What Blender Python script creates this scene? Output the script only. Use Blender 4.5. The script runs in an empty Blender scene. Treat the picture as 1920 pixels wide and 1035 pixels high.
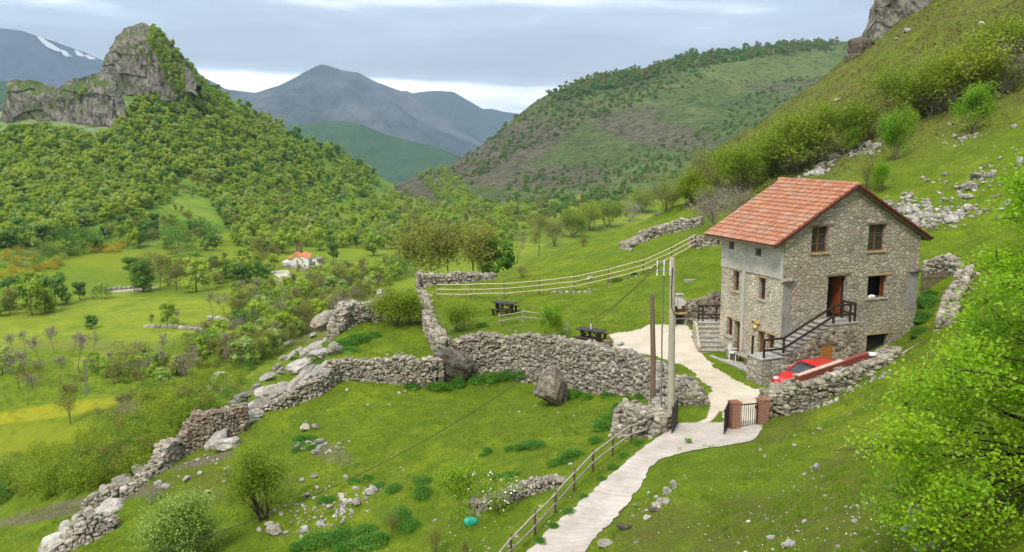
import bpy, bmesh, math, random
import numpy as np
from math import radians as RAD, sin, cos, pi
from mathutils import Vector, Matrix

# ------------------------------------------------------------ camera, sky, sun, exposure
sc = bpy.context.scene
CZ = 12.3; PITCH = RAD(9.1); FPX = 1600.0
cp, sp = cos(PITCH), sin(PITCH)
cam_d = bpy.data.cameras.new('camera'); cam = bpy.data.objects.new('camera', cam_d)
sc.collection.objects.link(cam); sc.camera = cam
cam.location = (0, 0, CZ); cam.rotation_euler = (pi/2 - PITCH, 0, 0)
cam_d.sensor_width = 36; cam_d.lens = 36*FPX/1920; cam_d.clip_start = .1; cam_d.clip_end = 60000

SUN_EL, SUN_AZ = RAD(52), RAD(205)       # azimuth clockwise from +Y
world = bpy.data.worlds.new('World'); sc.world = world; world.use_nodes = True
def build_world():
    nt = world.node_tree; N = nt.nodes; L = nt.links; N.clear()
    out = N.new('ShaderNodeOutputWorld'); bg = N.new('ShaderNodeBackground')
    sky = N.new('ShaderNodeTexSky'); sky.sky_type = 'NISHITA'; sky.sun_disc = False
    sky.sun_elevation = SUN_EL; sky.sun_rotation = SUN_AZ
    tc = N.new('ShaderNodeTexCoord'); sx = N.new('ShaderNodeSeparateXYZ'); L.new(tc.outputs['Generated'], sx.inputs[0])
    def m(op, a, b=None, c=None):
        n = N.new('ShaderNodeMath'); n.operation = op
        for i, v in enumerate((a, b, c)):
            if v is None: continue
            if isinstance(v, (int, float)): n.inputs[i].default_value = v
            else: L.new(v, n.inputs[i])
        return n.outputs[0]
    z = m('MAXIMUM', sx.outputs[2], 0.0); k = m('ADD', z, .05)
    px, py = m('DIVIDE', sx.outputs[0], k), m('DIVIDE', sx.outputs[1], k)
    cb = N.new('ShaderNodeCombineXYZ'); L.new(m('MULTIPLY', px, .55), cb.inputs[0]); L.new(m('MULTIPLY', py, .9), cb.inputs[1])
    def noise(sc_, det, rough, w):
        n = N.new('ShaderNodeTexNoise'); n.noise_dimensions = '4D'; n.inputs['Scale'].default_value = sc_; n.inputs['Detail'].default_value = det
        n.inputs['Roughness'].default_value = rough; n.inputs['W'].default_value = w; n.inputs['Distortion'].default_value = .35
        L.new(cb.outputs[0], n.inputs['Vector']); return n.outputs[0]
    n1 = noise(.50, 7, .6, 3.1)
    # stratus layers: noise stretched along the horizon, in (azimuth, elevation)
    az = m('ARCTAN2', sx.outputs[0], sx.outputs[1])
    def layer(fa, fe, det, rough, off, dist=.3):
        c_ = N.new('ShaderNodeCombineXYZ'); L.new(m('MULTIPLY', az, fa), c_.inputs[0]); L.new(m('MULTIPLY', sx.outputs[2], fe), c_.inputs[1]); c_.inputs[2].default_value = off
        n = N.new('ShaderNodeTexNoise'); n.inputs['Scale'].default_value = 1; n.inputs['Detail'].default_value = det; n.inputs['Roughness'].default_value = rough; n.inputs['Distortion'].default_value = dist
        L.new(c_.outputs[0], n.inputs['Vector']); return n.outputs[0]
    n2 = layer(2.0, 12.0, 8, .55, 1.7); n3 = layer(5.0, 60.0, 6, .6, 5.2, .5); n4 = layer(2.6, 9.0, 3, .5, 8.8)
    band = N.new('ShaderNodeValToRGB'); cr = band.color_ramp          # mean brightness of the cloud deck by elevation
    for p_, v in ((0.0, 1.0), (.035, 1.1), (.060, 1.02), (.072, .60), (.080, .34), (.108, .30), (.126, .55), (.145, .80), (.2, .72), (.5, .7), (1, .7)):
        e = cr.elements.new(p_); e.color = (v, v, v, 1)
    cr.elements.remove(cr.elements[0]); cr.elements.remove(cr.elements[-1])
    zz = m('ADD', sx.outputs[2], m('MULTIPLY', m('SUBTRACT', n4, .5), .06)); zz = m('ADD', zz, m('MULTIPLY', m('SUBTRACT', n2, .5), .035)); L.new(zz, band.inputs[0])
    tot = m('ADD', band.outputs[0], m('MULTIPLY', m('SUBTRACT', n2, .5), 1.5)); tot = m('ADD', tot, m('MULTIPLY', m('SUBTRACT', n3, .5), .4)); tot = m('ADD', tot, m('MULTIPLY', m('SUBTRACT', n1, .5), .35))
    rr = N.new('ShaderNodeMapRange'); L.new(az, rr.inputs[0]); rr.inputs[1].default_value = .08; rr.inputs[2].default_value = .35
    tot = m('SUBTRACT', tot, m('ADD', m('MULTIPLY', rr.outputs[0], .22), .03))
    col = N.new('ShaderNodeValToRGB'); c2 = col.color_ramp
    c2.elements[0].position = .05; c2.elements[0].color = (.42, .45, .50, 1)
    c2.elements[1].position = .95; c2.elements[1].color = (1.0, .98, .95, 1)
    e = c2.elements.new(.40); e.color = (.57, .60, .64, 1)
    e = c2.elements.new(.68); e.color = (.72, .78, .86, 1)
    L.new(tot, col.inputs[0])
    mx = N.new('ShaderNodeMixRGB'); mx.inputs[0].default_value = .93
    sm = N.new('ShaderNodeMixRGB'); sm.blend_type = 'MULTIPLY'; sm.inputs[0].default_value = 1; sm.inputs[2].default_value = (.1, .1, .1, 1)
    L.new(sky.outputs[0], sm.inputs[1]); L.new(sm.outputs[0], mx.inputs[1]); L.new(col.outputs[0], mx.inputs[2])
    L.new(mx.outputs[0], bg.inputs[0])
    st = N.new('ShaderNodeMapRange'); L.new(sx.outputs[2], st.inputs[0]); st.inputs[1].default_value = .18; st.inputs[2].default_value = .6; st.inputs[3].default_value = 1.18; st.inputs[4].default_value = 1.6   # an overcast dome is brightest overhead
    br = N.new('ShaderNodeMapRange'); L.new(tot, br.inputs[0]); br.inputs[1].default_value = .62; br.inputs[2].default_value = 1.0; br.inputs[3].default_value = 1.0; br.inputs[4].default_value = 2.1
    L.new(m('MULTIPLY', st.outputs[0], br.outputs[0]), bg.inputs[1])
    L.new(bg.outputs[0], out.inputs[0])
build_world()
sun_d = bpy.data.lights.new('sun', 'SUN'); sun = bpy.data.objects.new('sun', sun_d); sc.collection.objects.link(sun)
sun_d.energy = 3.0; sun_d.angle = RAD(10); sun_d.color = (1, .93, .80)
_d = Vector((sin(SUN_AZ)*cos(SUN_EL), cos(SUN_AZ)*cos(SUN_EL), sin(SUN_EL)))
sun.rotation_euler = (-_d).to_track_quat('-Z', 'Y').to_euler(); sun.location = (0, 0, 80)
vs = sc.view_settings; sc.display_settings.display_device = 'sRGB'
vs.view_transform = 'Standard'; vs.look = 'None'; vs.gamma = 1; vs.use_curve_mapping = False; vs.exposure = 0.0
sc.cycles.use_denoising = True
sc.cycles.max_bounces = 5; sc.cycles.diffuse_bounces = 2; sc.cycles.glossy_bounces = 2
sc.cycles.transmission_bounces = 3; sc.cycles.transparent_max_bounces = 6; sc.cycles.volume_bounces = 0

# ------------------------------------------------------------ numpy helpers
rng = np.random.default_rng(7)
random.seed(7)
def hash2(ix, iy, seed):
    h = (ix.astype(np.int64)*374761393 + iy.astype(np.int64)*668265263 + seed*1442695041) & 0xffffffff
    h = ((h ^ (h >> 13))*1274126177) & 0xffffffff
    return ((h ^ (h >> 16)) & 0xffff)/65535.0
def vnoise(x, y, seed=0):
    ix, iy = np.floor(x), np.floor(y); fx, fy = x-ix, y-iy
    fx = fx*fx*(3-2*fx); fy = fy*fy*(3-2*fy)
    a, b = hash2(ix, iy, seed), hash2(ix+1, iy, seed); c, d = hash2(ix, iy+1, seed), hash2(ix+1, iy+1, seed)
    return (a*(1-fx)+b*fx)*(1-fy)+(c*(1-fx)+d*fx)*fy
def fbm(x, y, oct=4, seed=0, ridged=False, gain=.5):
    s = 0; a = 1; t = 0
    x = np.asarray(x, float); y = np.asarray(y, float)
    for i in range(oct):
        n = vnoise(x+i*17.3, y-i*9.1, seed+i)*2-1
        if ridged: n = 1-2*np.abs(n)
        s = s+n*a; t += a; a *= gain; x, y = x*1.9*.8+y*1.9*.6, -x*1.9*.6+y*1.9*.8
    return s/t
def noise3(P, f, seed=0):
    P = P*f
    return (fbm(P[:, 0]+P[:, 2]*.73, P[:, 1]-P[:, 2]*.61, 3, seed)+fbm(P[:, 1]+3.1, P[:, 2]+P[:, 0]*.31, 3, seed+9))*.7
def sstep(x, a, b):
    t = np.clip((x-a)/(b-a), 0, 1); return t*t*(3-2*t)

def make_mesh(name, chunks, mats):
    """chunks: list of (verts Nx3, faces MxK, material index, tint per vertex or scalar, smooth)"""
    V = []; LI = []; LS = []; LT = []; MI = []; T = []; SM = []; off = 0; ls = 0
    for c in chunks:
        v, f, mi, ti = c[0], c[1], c[2], c[3]; smz = c[4] if len(c) > 4 else False
        v = np.asarray(v, np.float32).reshape(-1, 3); f = np.asarray(f, np.int32)
        if len(f) == 0: continue
        k = f.shape[1]; V.append(v); LI.append((f+off).ravel())
        LS.append(ls+np.arange(len(f))*k); LT.append(np.full(len(f), k)); ls += len(f)*k
        MI.append(np.full(len(f), mi)); T.append(np.broadcast_to(np.asarray(ti, np.float32), (len(v),))); SM.append(np.full(len(f), smz)); off += len(v)
    V = np.concatenate(V); LI = np.concatenate(LI); LS = np.concatenate(LS); LT = np.concatenate(LT)
    me = bpy.data.meshes.new(name)
    me.vertices.add(len(V)); me.vertices.foreach_set('co', V.ravel())
    me.loops.add(len(LI)); me.loops.foreach_set('vertex_index', LI.astype(np.int32))
    me.polygons.add(len(LS)); me.polygons.foreach_set('loop_start', LS.astype(np.int32)); me.polygons.foreach_set('loop_total', LT.astype(np.int32))
    me.polygons.foreach_set('material_index', np.concatenate(MI).astype(np.int32))
    me.polygons.foreach_set('use_smooth', np.concatenate(SM))
    at = me.attributes.new('tint', 'FLOAT', 'POINT'); at.data.foreach_set('value', np.concatenate(T).astype(np.float32))
    for m_ in mats: me.materials.append(m_)
    me.update(calc_edges=True); me.validate(); return me
def link(name, me, parent=None, loc=None, rz=None):
    o = bpy.data.objects.new(name, me); sc.collection.objects.link(o)
    if parent: o.parent = parent
    if loc is not None: o.location = loc
    if rz is not None: o.rotation_euler = (0, 0, rz)
    return o
def tag(o, label=None, cat=None, group=None, kind=None):
    if label: o['label'] = label
    if cat: o['category'] = cat
    if group: o['group'] = group
    if kind: o['kind'] = kind
    return o
def thing(name, label, cat, loc=(0, 0, 0), rz=0, group=None):
    return tag(link(name, None, None, loc, rz), label, cat, group)
def structure(name, me): return tag(link(name, me), kind='structure')
def copy_tree(o, parent=None):
    c = o.copy(); sc.collection.objects.link(c); c.parent = parent
    for ch in o.children: copy_tree(ch, c)
    return c

BOXF = np.array([[0, 1, 3, 2], [4, 6, 7, 5], [0, 4, 5, 1], [2, 3, 7, 6], [0, 2, 6, 4], [1, 5, 7, 3]])
class MB:
    """collects boxes, tubes and raw pieces into one mesh"""
    def __init__(s): s.c = []
    def box(s, x0, x1, y0, y1, z0, z1, mi=0, t=0.0):
        v = [(x, y, z) for x in (x0, x1) for y in (y0, y1) for z in (z0, z1)]
        s.c.append((np.array(v), BOXF, mi, t)); return s
    def beam(s, a, b, w, h, mi=0, t=0.0, up=(0, 0, 1)):
        a, b = Vector(a), Vector(b); d = (b-a).normalized(); u = Vector(up)
        if abs(d.dot(u)) > .99: u = Vector((0, 1, 0))
        r = d.cross(u).normalized(); u = r.cross(d)
        v = [tuple(p+r*i*w/2+u*j*h/2) for p in (a, b) for i in (-1, 1) for j in (-1, 1)]
        s.c.append((np.array(v), BOXF, mi, t)); return s
    def tube(s, pts, rad, n=8, mi=0, t=0.0, caps=True):
        pts = np.asarray(pts, float); k = len(pts); rad = np.broadcast_to(rad, (k,))
        d = np.gradient(pts, axis=0) if k > 1 else None
        d /= np.linalg.norm(d, axis=1)[:, None]+1e-9
        up = np.where(np.abs(d[:, 2:3]) > .9, [[1., 0, 0]], [[0, 0, 1.]])
        r = np.cross(d, up); r /= np.linalg.norm(r, axis=1)[:, None]+1e-9; u = np.cross(r, d)
        a = np.arange(n)*2*pi/n
        v = (pts[:, None]+rad[:, None, None]*(r[:, None]*np.cos(a)[None, :, None]+u[:, None]*np.sin(a)[None, :, None])).reshape(-1, 3)
        i = np.arange(k-1)[:, None]*n; j = np.arange(n)[None]; j2 = (j+1) % n
        f = np.stack([i+j, i+j2, i+n+j2, i+n+j], -1).reshape(-1, 4)
        s.c.append((v, f, mi, t, True))
        if caps:
            for e, q in ((v[:n], 1), (v[-n:], -1)):
                c = e.mean(0); vv = np.vstack([e, c]); ff = np.array([[x, (x+1) % n, n][::-q] for x in range(n)])
                s.c.append((vv, ff, mi, t))
        return s
    def raw(s, v, f, mi=0, t=0.0, smooth=False): s.c.append((np.asarray(v, float), np.asarray(f), mi, t, smooth)); return s
    def prism(s, poly, axis, a, b, mi=0, t=0.0):
        """poly: list of 2D points; axis 'x','y','z' extruded from a to b"""
        n = len(poly); v = []
        for q in (a, b):
            for p, r in poly: v.append({'x': (q, p, r), 'y': (p, q, r), 'z': (p, r, q)}[axis])
        s.c.append((np.array(v, float), np.array([[i, (i+1) % n, n+(i+1) % n, n+i] for i in range(n)]), mi, t))
        s.c.append((np.array(v, float), np.array([list(range(n))[::-1], list(range(n, 2*n))]), mi, t)); return s
    def build(s, name, mats, parent=None, loc=None, rz=None):
        if not isinstance(mats, (list, tuple)): mats = [mats]
        return link(name, make_mesh(name, s.c, mats), parent, loc, rz)

def ico(sub):
    bm = bmesh.new(); bmesh.ops.create_icosphere(bm, subdivisions=sub, radius=1)
    v = np.array([x.co[:] for x in bm.verts]); f = np.array([[q.index for q in x.verts] for x in bm.faces]); bm.free(); return v, f
ICO1, ICO2, ICO3, ICO4, ICO5 = ico(1), ico(2), ico(3), ico(4), ico(5)
def rot_z(v, a): c, s_ = cos(a), sin(a); return np.stack([v[:, 0]*c-v[:, 1]*s_, v[:, 0]*s_+v[:, 1]*c, v[:, 2]], 1)

# ------------------------------------------------------------ materials
class Mat:
    def __init__(s, name, rough=.9, spec=.2):
        s.m = bpy.data.materials.new(name); s.m.use_nodes = True; s.nt = s.m.node_tree; s.N = s.nt.nodes; s.L = s.nt.links
        s.b = s.N['Principled BSDF']; s.b.inputs['Roughness'].default_value = rough; s.b.inputs['Specular IOR Level'].default_value = spec
        s.tc = s.N.new('ShaderNodeTexCoord')
    def pos(s, world=False, scale=(1, 1, 1), rot=(0, 0, 0)):
        if world: o = s.N.new('ShaderNodeNewGeometry').outputs['Position']
        else: o = s.tc.outputs['Object']
        mp = s.N.new('ShaderNodeMapping'); mp.inputs['Scale'].default_value = scale; mp.inputs['Rotation'].default_value = rot
        s.L.new(o, mp.inputs[0]); return mp.outputs[0]
    def noise(s, vec, scale, det=4, rough=.55, dist=0.0):
        n = s.N.new('ShaderNodeTexNoise'); s.L.new(vec, n.inputs['Vector']); n.inputs['Scale'].default_value = scale
        n.inputs['Detail'].default_value = det; n.inputs['Roughness'].default_value = rough; n.inputs['Distortion'].default_value = dist; return n.outputs[0]
    def vor(s, vec, scale, feat='F1', rnd=1.0, out='Distance'):
        n = s.N.new('ShaderNodeTexVoronoi'); n.feature = feat; s.L.new(vec, n.inputs['Vector']); n.inputs['Scale'].default_value = scale
        n.inputs['Randomness'].default_value = rnd; return n.outputs[out]
    def ramp(s, fac, stops, interp='LINEAR'):
        n = s.N.new('ShaderNodeValToRGB'); r = n.color_ramp; r.interpolation = interp
        while len(r.elements) < len(stops): r.elements.new(.5)
        for e, (p_, c) in zip(r.elements, stops): e.position = p_; e.color = (*c, 1) if hasattr(c, '__len__') else (c, c, c, 1)
        s.L.new(fac, n.inputs[0]); return n.outputs[0]
    def mix(s, fac, a, b, mode='MIX'):
        n = s.N.new('ShaderNodeMixRGB'); n.blend_type = mode
        for i, v in enumerate((fac, a, b)):
            if isinstance(v, (int, float)): n.inputs[i].default_value = v if i == 0 else (v, v, v, 1)
            elif isinstance(v, tuple): n.inputs[i].default_value = (*v, 1)
            else: s.L.new(v, n.inputs[i])
        return n.outputs[0]
    def math(s, op, a, b=0.0):
        n = s.N.new('ShaderNodeMath'); n.operation = op
        for i, v in enumerate((a, b)):
            if isinstance(v, (int, float)): n.inputs[i].default_value = v
            else: s.L.new(v, n.inputs[i])
        return n.outputs[0]
    def attr(s, name='tint'):
        n = s.N.new('ShaderNodeAttribute'); n.attribute_name = name; return n.outputs['Fac']
    def rand(s): return s.N.new('ShaderNodeObjectInfo').outputs['Random']
    def col(s, c):
        if isinstance(c, tuple): s.b.inputs['Base Color'].default_value = (*c, 1)
        else: s.L.new(c, s.b.inputs['Base Color'])
        return s
    def bump(s, h, strength=.5, dist=.05):
        n = s.N.new('ShaderNodeBump'); n.inputs['Strength'].default_value = strength; n.inputs['Distance'].default_value = dist
        s.L.new(h, n.inputs['Height']); s.L.new(n.outputs[0], s.b.inputs['Normal']); return s

def plain(name, c, rough=.6, spec=.3, var=.15, scale=6, metal=0):
    m = Mat(name, rough, spec); v = m.pos(); n = m.noise(v, scale, 5, .6)
    m.col(m.ramp(n, [(.3, tuple(x*(1-var) for x in c)), (.7, tuple(min(1, x*(1+var)) for x in c))])); m.b.inputs['Metallic'].default_value = metal
    m.bump(n, .15, .01); return m.m
def leaf_mat(name, stops, trans=.35, rough=.6):
    """foliage: colour ramp over per-clump tint + per-object random"""
    m = Mat(name, rough, .25)
    f = m.math('FRACT', m.math('ADD', m.attr(), m.rand()))
    c = m.ramp(f, stops); g = m.noise(m.pos(True), .9, 3)
    c = m.mix(m.math('MULTIPLY', g, .55), c, tuple(x*1.25 for x in stops[len(stops)//2][1]))
    m.col(c)
    tr = m.N.new('ShaderNodeBsdfTranslucent'); m.L.new(c, tr.inputs[0]); mx = m.N.new('ShaderNodeMixShader'); mx.inputs[0].default_value = trans
    out = m.N['Material Output']; m.L.new(m.b.outputs[0], mx.inputs[1]); m.L.new(tr.outputs[0], mx.inputs[2]); m.L.new(mx.outputs[0], out.inputs[0])
    return m.m
def grass_mat(name, world_scale=1.0, near=True):
    m = Mat(name, .95, .1); p = m.pos(True)
    big = m.noise(p, .10, 4, .55); mid = m.noise(p, .7, 5, .65, .6); fine = m.noise(p, 7, 4, .7); 
    c = m.ramp(big, [(.28, (.135, .20, .010)), (.5, (.195, .265, .012)), (.72, (.25, .295, .018))])
    c = m.mix(m.ramp(mid, [(.38, 0.0), (.60, .95)]), c, (.105, .165, .010))
    c = m.mix(m.ramp(m.noise(p, .33, 5, .7, 1.0), [(.54, 0.0), (.74, .6)]), c, (.26, .28, .03))
    c = m.mix(m.ramp(fine, [(.38, .65), (.6, 0.0)]), c, (.07, .125, .01))
    c = m.mix(m.ramp(m.noise(p, 1.4, 6, .75, .4), [(.62, 0.0), (.76, .55)]), c, (.17, .15, .05))
    br = m.attr('brown')
    c = m.mix(m.math('MULTIPLY', br, m.ramp(m.noise(p, .55, 6, .7), [(.35, .25), (.62, 1.0)])), c, m.ramp(fine, [(.3, (.075, .06, .022)), (.6, (.13, .125, .035)), (.75, (.10, .15, .03))]))
    c = m.mix(m.attr('dirt'), c, m.ramp(fine, [(.3, (.10, .075, .05)), (.7, (.24, .20, .15))]))
    c = m.mix(m.attr('yellow'), c, m.ramp(mid, [(.3, (.20, .25, .015)), (.6, (.34, .31, .015))]))
    m.col(c); m.bump(m.math('ADD', m.math('MULTIPLY', mid, 1.5), m.math('ADD', fine, m.noise(p, 22, 3, .7))), .9, .10); return m.m
M = {}
M['grass'] = grass_mat('grass_ground')
def stone_mat(name, lo, mid, hi, scale=3.0, moss=.3):
    m = Mat(name, .95, .15); p = m.pos(True); n = m.noise(p, scale, 6, .7); t = m.math('FRACT', m.math('ADD', m.attr(), m.rand()))
    c = m.ramp(n, [(.3, lo), (.5, mid), (.7, hi)]); c = m.mix(.85, c, m.ramp(t, [(0, (.50, .47, .43)), (.3, (.95, .90, .82)), (.6, (.85, .86, .88)), (.85, (1.15, 1.1, 1.0)), (1, (1.35, 1.33, 1.3))]), 'MULTIPLY')
    c = m.mix(m.ramp(m.noise(p, .8, 5, .65), [(.52, 0.0), (.7, moss)]), c, (.11, .12, .04))
    c = m.mix(m.ramp(m.noise(p, scale*4, 4, .7), [(.3, .6), (.5, 0.0)]), c, tuple(x*.4 for x in lo))
    m.col(c); m.bump(m.noise(p, scale*3, 6, .7), .8, .06); return m.m
M['wallstone'] = stone_mat('dry_stone', (.16, .14, .118), (.31, .28, .24), (.50, .465, .41), 2.5, .35)
M['brownstone'] = stone_mat('brown_rubble', (.12, .095, .07), (.24, .20, .155), (.38, .34, .29), 2.5, .3)
M['limestone'] = stone_mat('limestone', (.19, .18, .165), (.34, .325, .30), (.52, .505, .48), 1.6, .35)
M['darkrock'] = stone_mat('dark_rock', (.05, .04, .032), (.135, .115, .095), (.27, .24, .205), 2.5, .35)
# ------------------------------------------------------------ survey points -> height functions
def pray(px, py):
    u = (px-960)/FPX; v = (517.5-py)/FPX; return u, cp+v*sp, -sp+v*cp
def onz(px, py, z):                      # where the sight line meets the level z
    u, dy, dz = pray(px, py); t = (z-CZ)/dz; return (u*t, dy*t, z)
def onY(px, py, Y):
    u, dy, dz = pray(px, py); t = Y/dy; return (u*t, Y, CZ+dz*t)
def seg_nodes(P):
    return np.array(P, float)
class TPS:
    def __init__(s, X, Z, lam=1e-3):
        X = np.asarray(X, float); n = len(X); K = s.k(np.hypot(*(X[:, None]-X[None]).transpose(2, 0, 1)))+lam*np.eye(n)*n
        A = np.zeros((n+3, n+3)); A[:n, :n] = K; A[:n, n] = 1; A[:n, n+1:] = X; A[n, :n] = 1; A[n+1:, :n] = X.T
        w = np.linalg.solve(A, np.concatenate([Z, np.zeros(3)])); s.X, s.w = X, w
    def k(s, r): return np.where(r > 1e-9, r*r*np.log(np.maximum(r, 1e-9)), 0)
    def __call__(s, x, y):
        x = np.asarray(x, float); sh = x.shape; x = x.ravel(); y = np.asarray(y, float).ravel(); out = np.empty(len(x)); n = len(s.X)
        for i in range(0, len(x), 40000):
            a, b = x[i:i+40000], y[i:i+40000]
            r2 = (a[:, None]-s.X[None, :, 0])**2+(b[:, None]-s.X[None, :, 1])**2
            out[i:i+40000] = (.5*r2*np.log(np.maximum(r2, 1e-12))) @ s.w[:n]+s.w[n]+s.w[n+1]*a+s.w[n+2]*b
        return out.reshape(sh)
def fitTPS(P, lam=2e-4):
    P = np.array(P, float); L = lambda x, y: (x/np.maximum(y, 3)*60, np.log(np.maximum(y, 3))*45)   # polar-log chart
    a, b = L(P[:, 0], P[:, 1]); t = TPS(np.stack([a, b], 1)/30, P[:, 2], lam)
    return lambda x, y: t(*(q/30 for q in L(np.asarray(x, float), np.asarray(y, float))))

COMMON = [onY(980, 490, 90), onY(1100, 450, 92), onY(1180, 425, 94), onY(1050, 468, 92), onY(925, 522, 84), onY(860, 528, 81),
          (6, 104, -2.5), (15, 108, .5), (-4, 102, -7), (14, 125, -8), (0, 125, -16), (-12, 92, -6.5), (-15, 85, -5.5), (-30, 110, -24), (25, 125, 2.5),
          onY(1250, 402, 97), onY(1350, 383, 92), onY(1450, 335, 92), onY(1600, 305, 84), onY(1700, 325, 72), onY(1900, 380, 60), onY(1900, 250, 72),
          onY(1800, 290, 76), onY(1280, 322, 140), onY(1340, 290, 145), onY(1400, 252, 148), onY(1500, 192, 150), onY(1560, 145, 148), onY(1620, 95, 146), onY(1680, 52, 142), onY(1760, 0, 142), onY(1830, -45, 142),
          onY(1900, 100, 105), onY(1900, 0, 122), onY(1800, 100, 115), onY(1700, 180, 108), onY(1600, 230, 112), onY(1500, 260, 118), onY(1400, 310, 118), onY(1320, 350, 115), onY(2050, 0, 110), onY(2100, 200, 70),
          onY(1650, 150, 125), onY(1800, 30, 130),
          (40, 200, -6), (22, 180, -14), (60, 210, 8), (85, 215, 18), (110, 200, 45), (130, 150, 62), (10, 160, -26), (20, 220, -34), (50, 260, -30), (90, 280, -10), (-10, 150, -32),
          # towards the camera's own slope, right
          onz(1740, 575, 2.9), onz(1840, 505, 4.5), (31, 53, 6.0), (24, 40, 4.7), (20.2, 41.5, 2.7), (17.3, 38, 2.0), (22, 34, 4.6), (28, 34, 7.2), (34, 44, 8.0), (45, 50, 13), (60, 60, 20),
          onz(1850, 800, 4.0), onz(1700, 850, 2.2), onz(1500, 900, 1.0), onz(1500, 1035, 2.5), onz(1900, 1035, 5.6), (12, 12, 9), (6, 10, 6.0), (3, 6, 5.5), (-3, 8, 2), (20, 14, 13),
          onz(1600, 780, 1.1), onz(1300, 1035, .7), (30, 20, 17), (-12, 8, -4), (-30, 10, -10), (-45, 20, -14)]
ROAD_L = [onz(985, 1035, -1.1), onz(1060, 965, -1.0), onz(1130, 905, -.75), onz(1190, 850, -.5), onz(1262, 797, -.25)]
ROAD_R = [onz(1105, 1035, -1.1), onz(1150, 985, -1.0), onz(1200, 925, -.75), onz(1243, 868, -.5), onz(1262, 842, -.38)]
ROAD0 = [(-3.1, 18.0, -1.6), (-1.2, 21.5, -1.35)]
UP = [*ROAD_L, *ROAD_R, *ROAD0, onz(1380, 830, -.25), onz(1400, 800, -.2), onz(1330, 745, -.1), onz(1400, 700, 0), onz(1460, 705, 0), onz(1330, 670, 0), onz(1250, 650, 0), onz(1200, 625, 0), onz(1160, 640, 0), onz(1150, 655, 0),
      onz(1250, 690, 0), onz(1290, 720, 0), onz(1340, 640, .05), onz(1200, 608, .15), onz(1060, 640, -.1), onz(960, 625, -.2), onz(880, 625, -.3), onz(830, 640, -.5), onz(820, 600, -.5),
      onz(800, 560, -.5), onz(945, 590, -.15), onz(1050, 600, 0), onz(980, 556, -.2), onz(1100, 538, .35), onz(1230, 497, 2.0), onz(1300, 458, 3.5), onz(1200, 560, .8), onz(1280, 560, 1.2), onz(1300, 600, .9), onz(1340, 530, 1.9),
      onz(1272, 608, .55), onz(1340, 480, 3.4), onz(1130, 500, 1.4), onz(1050, 520, .6), onz(900, 545, -.35), onz(790, 527, -.5), onz(1250, 440, 3.2),
      (12.3, 50.5, .2), (20.4, 46.2, .2), (22.3, 46.6, .9), (19, 44, .2), (14, 52, 1.2), (18, 53, 1.8), (23, 52, 2.6), (15.5, 40.5, .1), (18.5, 42.5, .3), (21, 44.5, .9), (18, 47, .5), onz(1437, 782, -.15), onz(1500, 762, .25), onz(1580, 720, .9), onz(1650, 690, 1.6),
      onz(1262, 850, .1), onz(1320, 850, .15), onz(1290, 900, .1), onz(1243, 940, -.1), onz(1250, 1000, .1), onz(1180, 1010, -.35), onz(1400, 850, .25), onz(1420, 880, .5), onz(1350, 950, .35), onz(1130, 1050, -.7), (3.5, 22, -.6)]
LOW = [*ROAD_L[:4], (-3.4, 18, -1.8), onz(1262, 797, -.6), onz(1200, 800, -1.0), onz(1240, 745, -1.5), onz(1150, 738, -2.4), onz(1050, 722, -2.8), onz(950, 708, -3.0), onz(880, 706, -3.1), onz(830, 713, -3.15), onz(810, 727, -3.2),
       onz(700, 722, -3.3), onz(625, 725, -3.4), onz(560, 770, -4.1), onz(490, 776, -4.5), onz(700, 800, -3.5), onz(850, 800, -3.1), onz(1000, 800, -2.7), onz(1100, 800, -2.0), onz(850, 900, -3.4), onz(1000, 900, -2.0), onz(1050, 925, -1.3),
       onz(700, 900, -3.9), onz(700, 1000, -4.2), onz(850, 1000, -3.3), onz(940, 1020, -2.2), onz(560, 850, -4.5), onz(560, 950, -4.9), onz(420, 850, -5.2), onz(400, 950, -5.6), onz(300, 1035, -6.3),
       onz(340, 850, -5.6), onz(250, 915, -6.4), onz(160, 1000, -7.2), onz(100, 1035, -7.6), onz(460, 750, -4.2), onz(500, 720, -3.3), onz(560, 668, -2.2), onz(600, 640, -1.6), onz(640, 612, -1.2), onz(700, 575, -.9), onz(770, 545, -.7),
       onz(600, 700, -2.6), onz(550, 735, -3.5),
       (-19.5, 58, -8.5), (-18.5, 65, -8), (-16.5, 72, -7), (-15, 80, -6.5), (-24, 54, -10), (-26, 48, -10.5), (-28, 42, -10), (-31, 38, -10.5), onz(60, 935, -11), onz(0, 960, -12), onz(0, 1035, -10), onz(100, 990, -9),
       (-30, 60, -17), (-36, 55, -18), (-40, 47, -16), (-28, 75, -20), (-25, 90, -20), onY(200, 850, 76), onY(100, 860, 84), onY(330, 800, 74), onY(420, 730, 86), onY(300, 740, 110), onY(200, 770, 112), onY(380, 715, 122),
       (-60, 60, -26), (-60, 90, -30), (-90, 60, -34), (-75, 125, -32.5), (-60, 150, -33), (-40, 125, -28.5), (-40, 150, -31), (-20, 110, -23), (-25, 140, -30), (-100, 130, -34), (-100, 90, -35), (-60, 30, -20), (-90, 30, -30),
       (-120, 200, -34), (-60, 200, -34), (0, 200, -36), (-30, 200, -36)]
TERR = [onz(625, 672, -1.45), onz(700, 672, -1.4), onz(810, 668, -1.4), onz(720, 640, -1.25), onz(650, 615, -1.2), onz(790, 620, -1.1), onz(700, 590, -1.0), onz(780, 560, -.8), onz(830, 650, -1.3), onz(640, 655, -1.4), onz(600, 668, -1.9)]
fU = fitTPS(COMMON+UP); fL = fitTPS(COMMON+LOW); fT = fitTPS(TERR, 1e-3)

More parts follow.
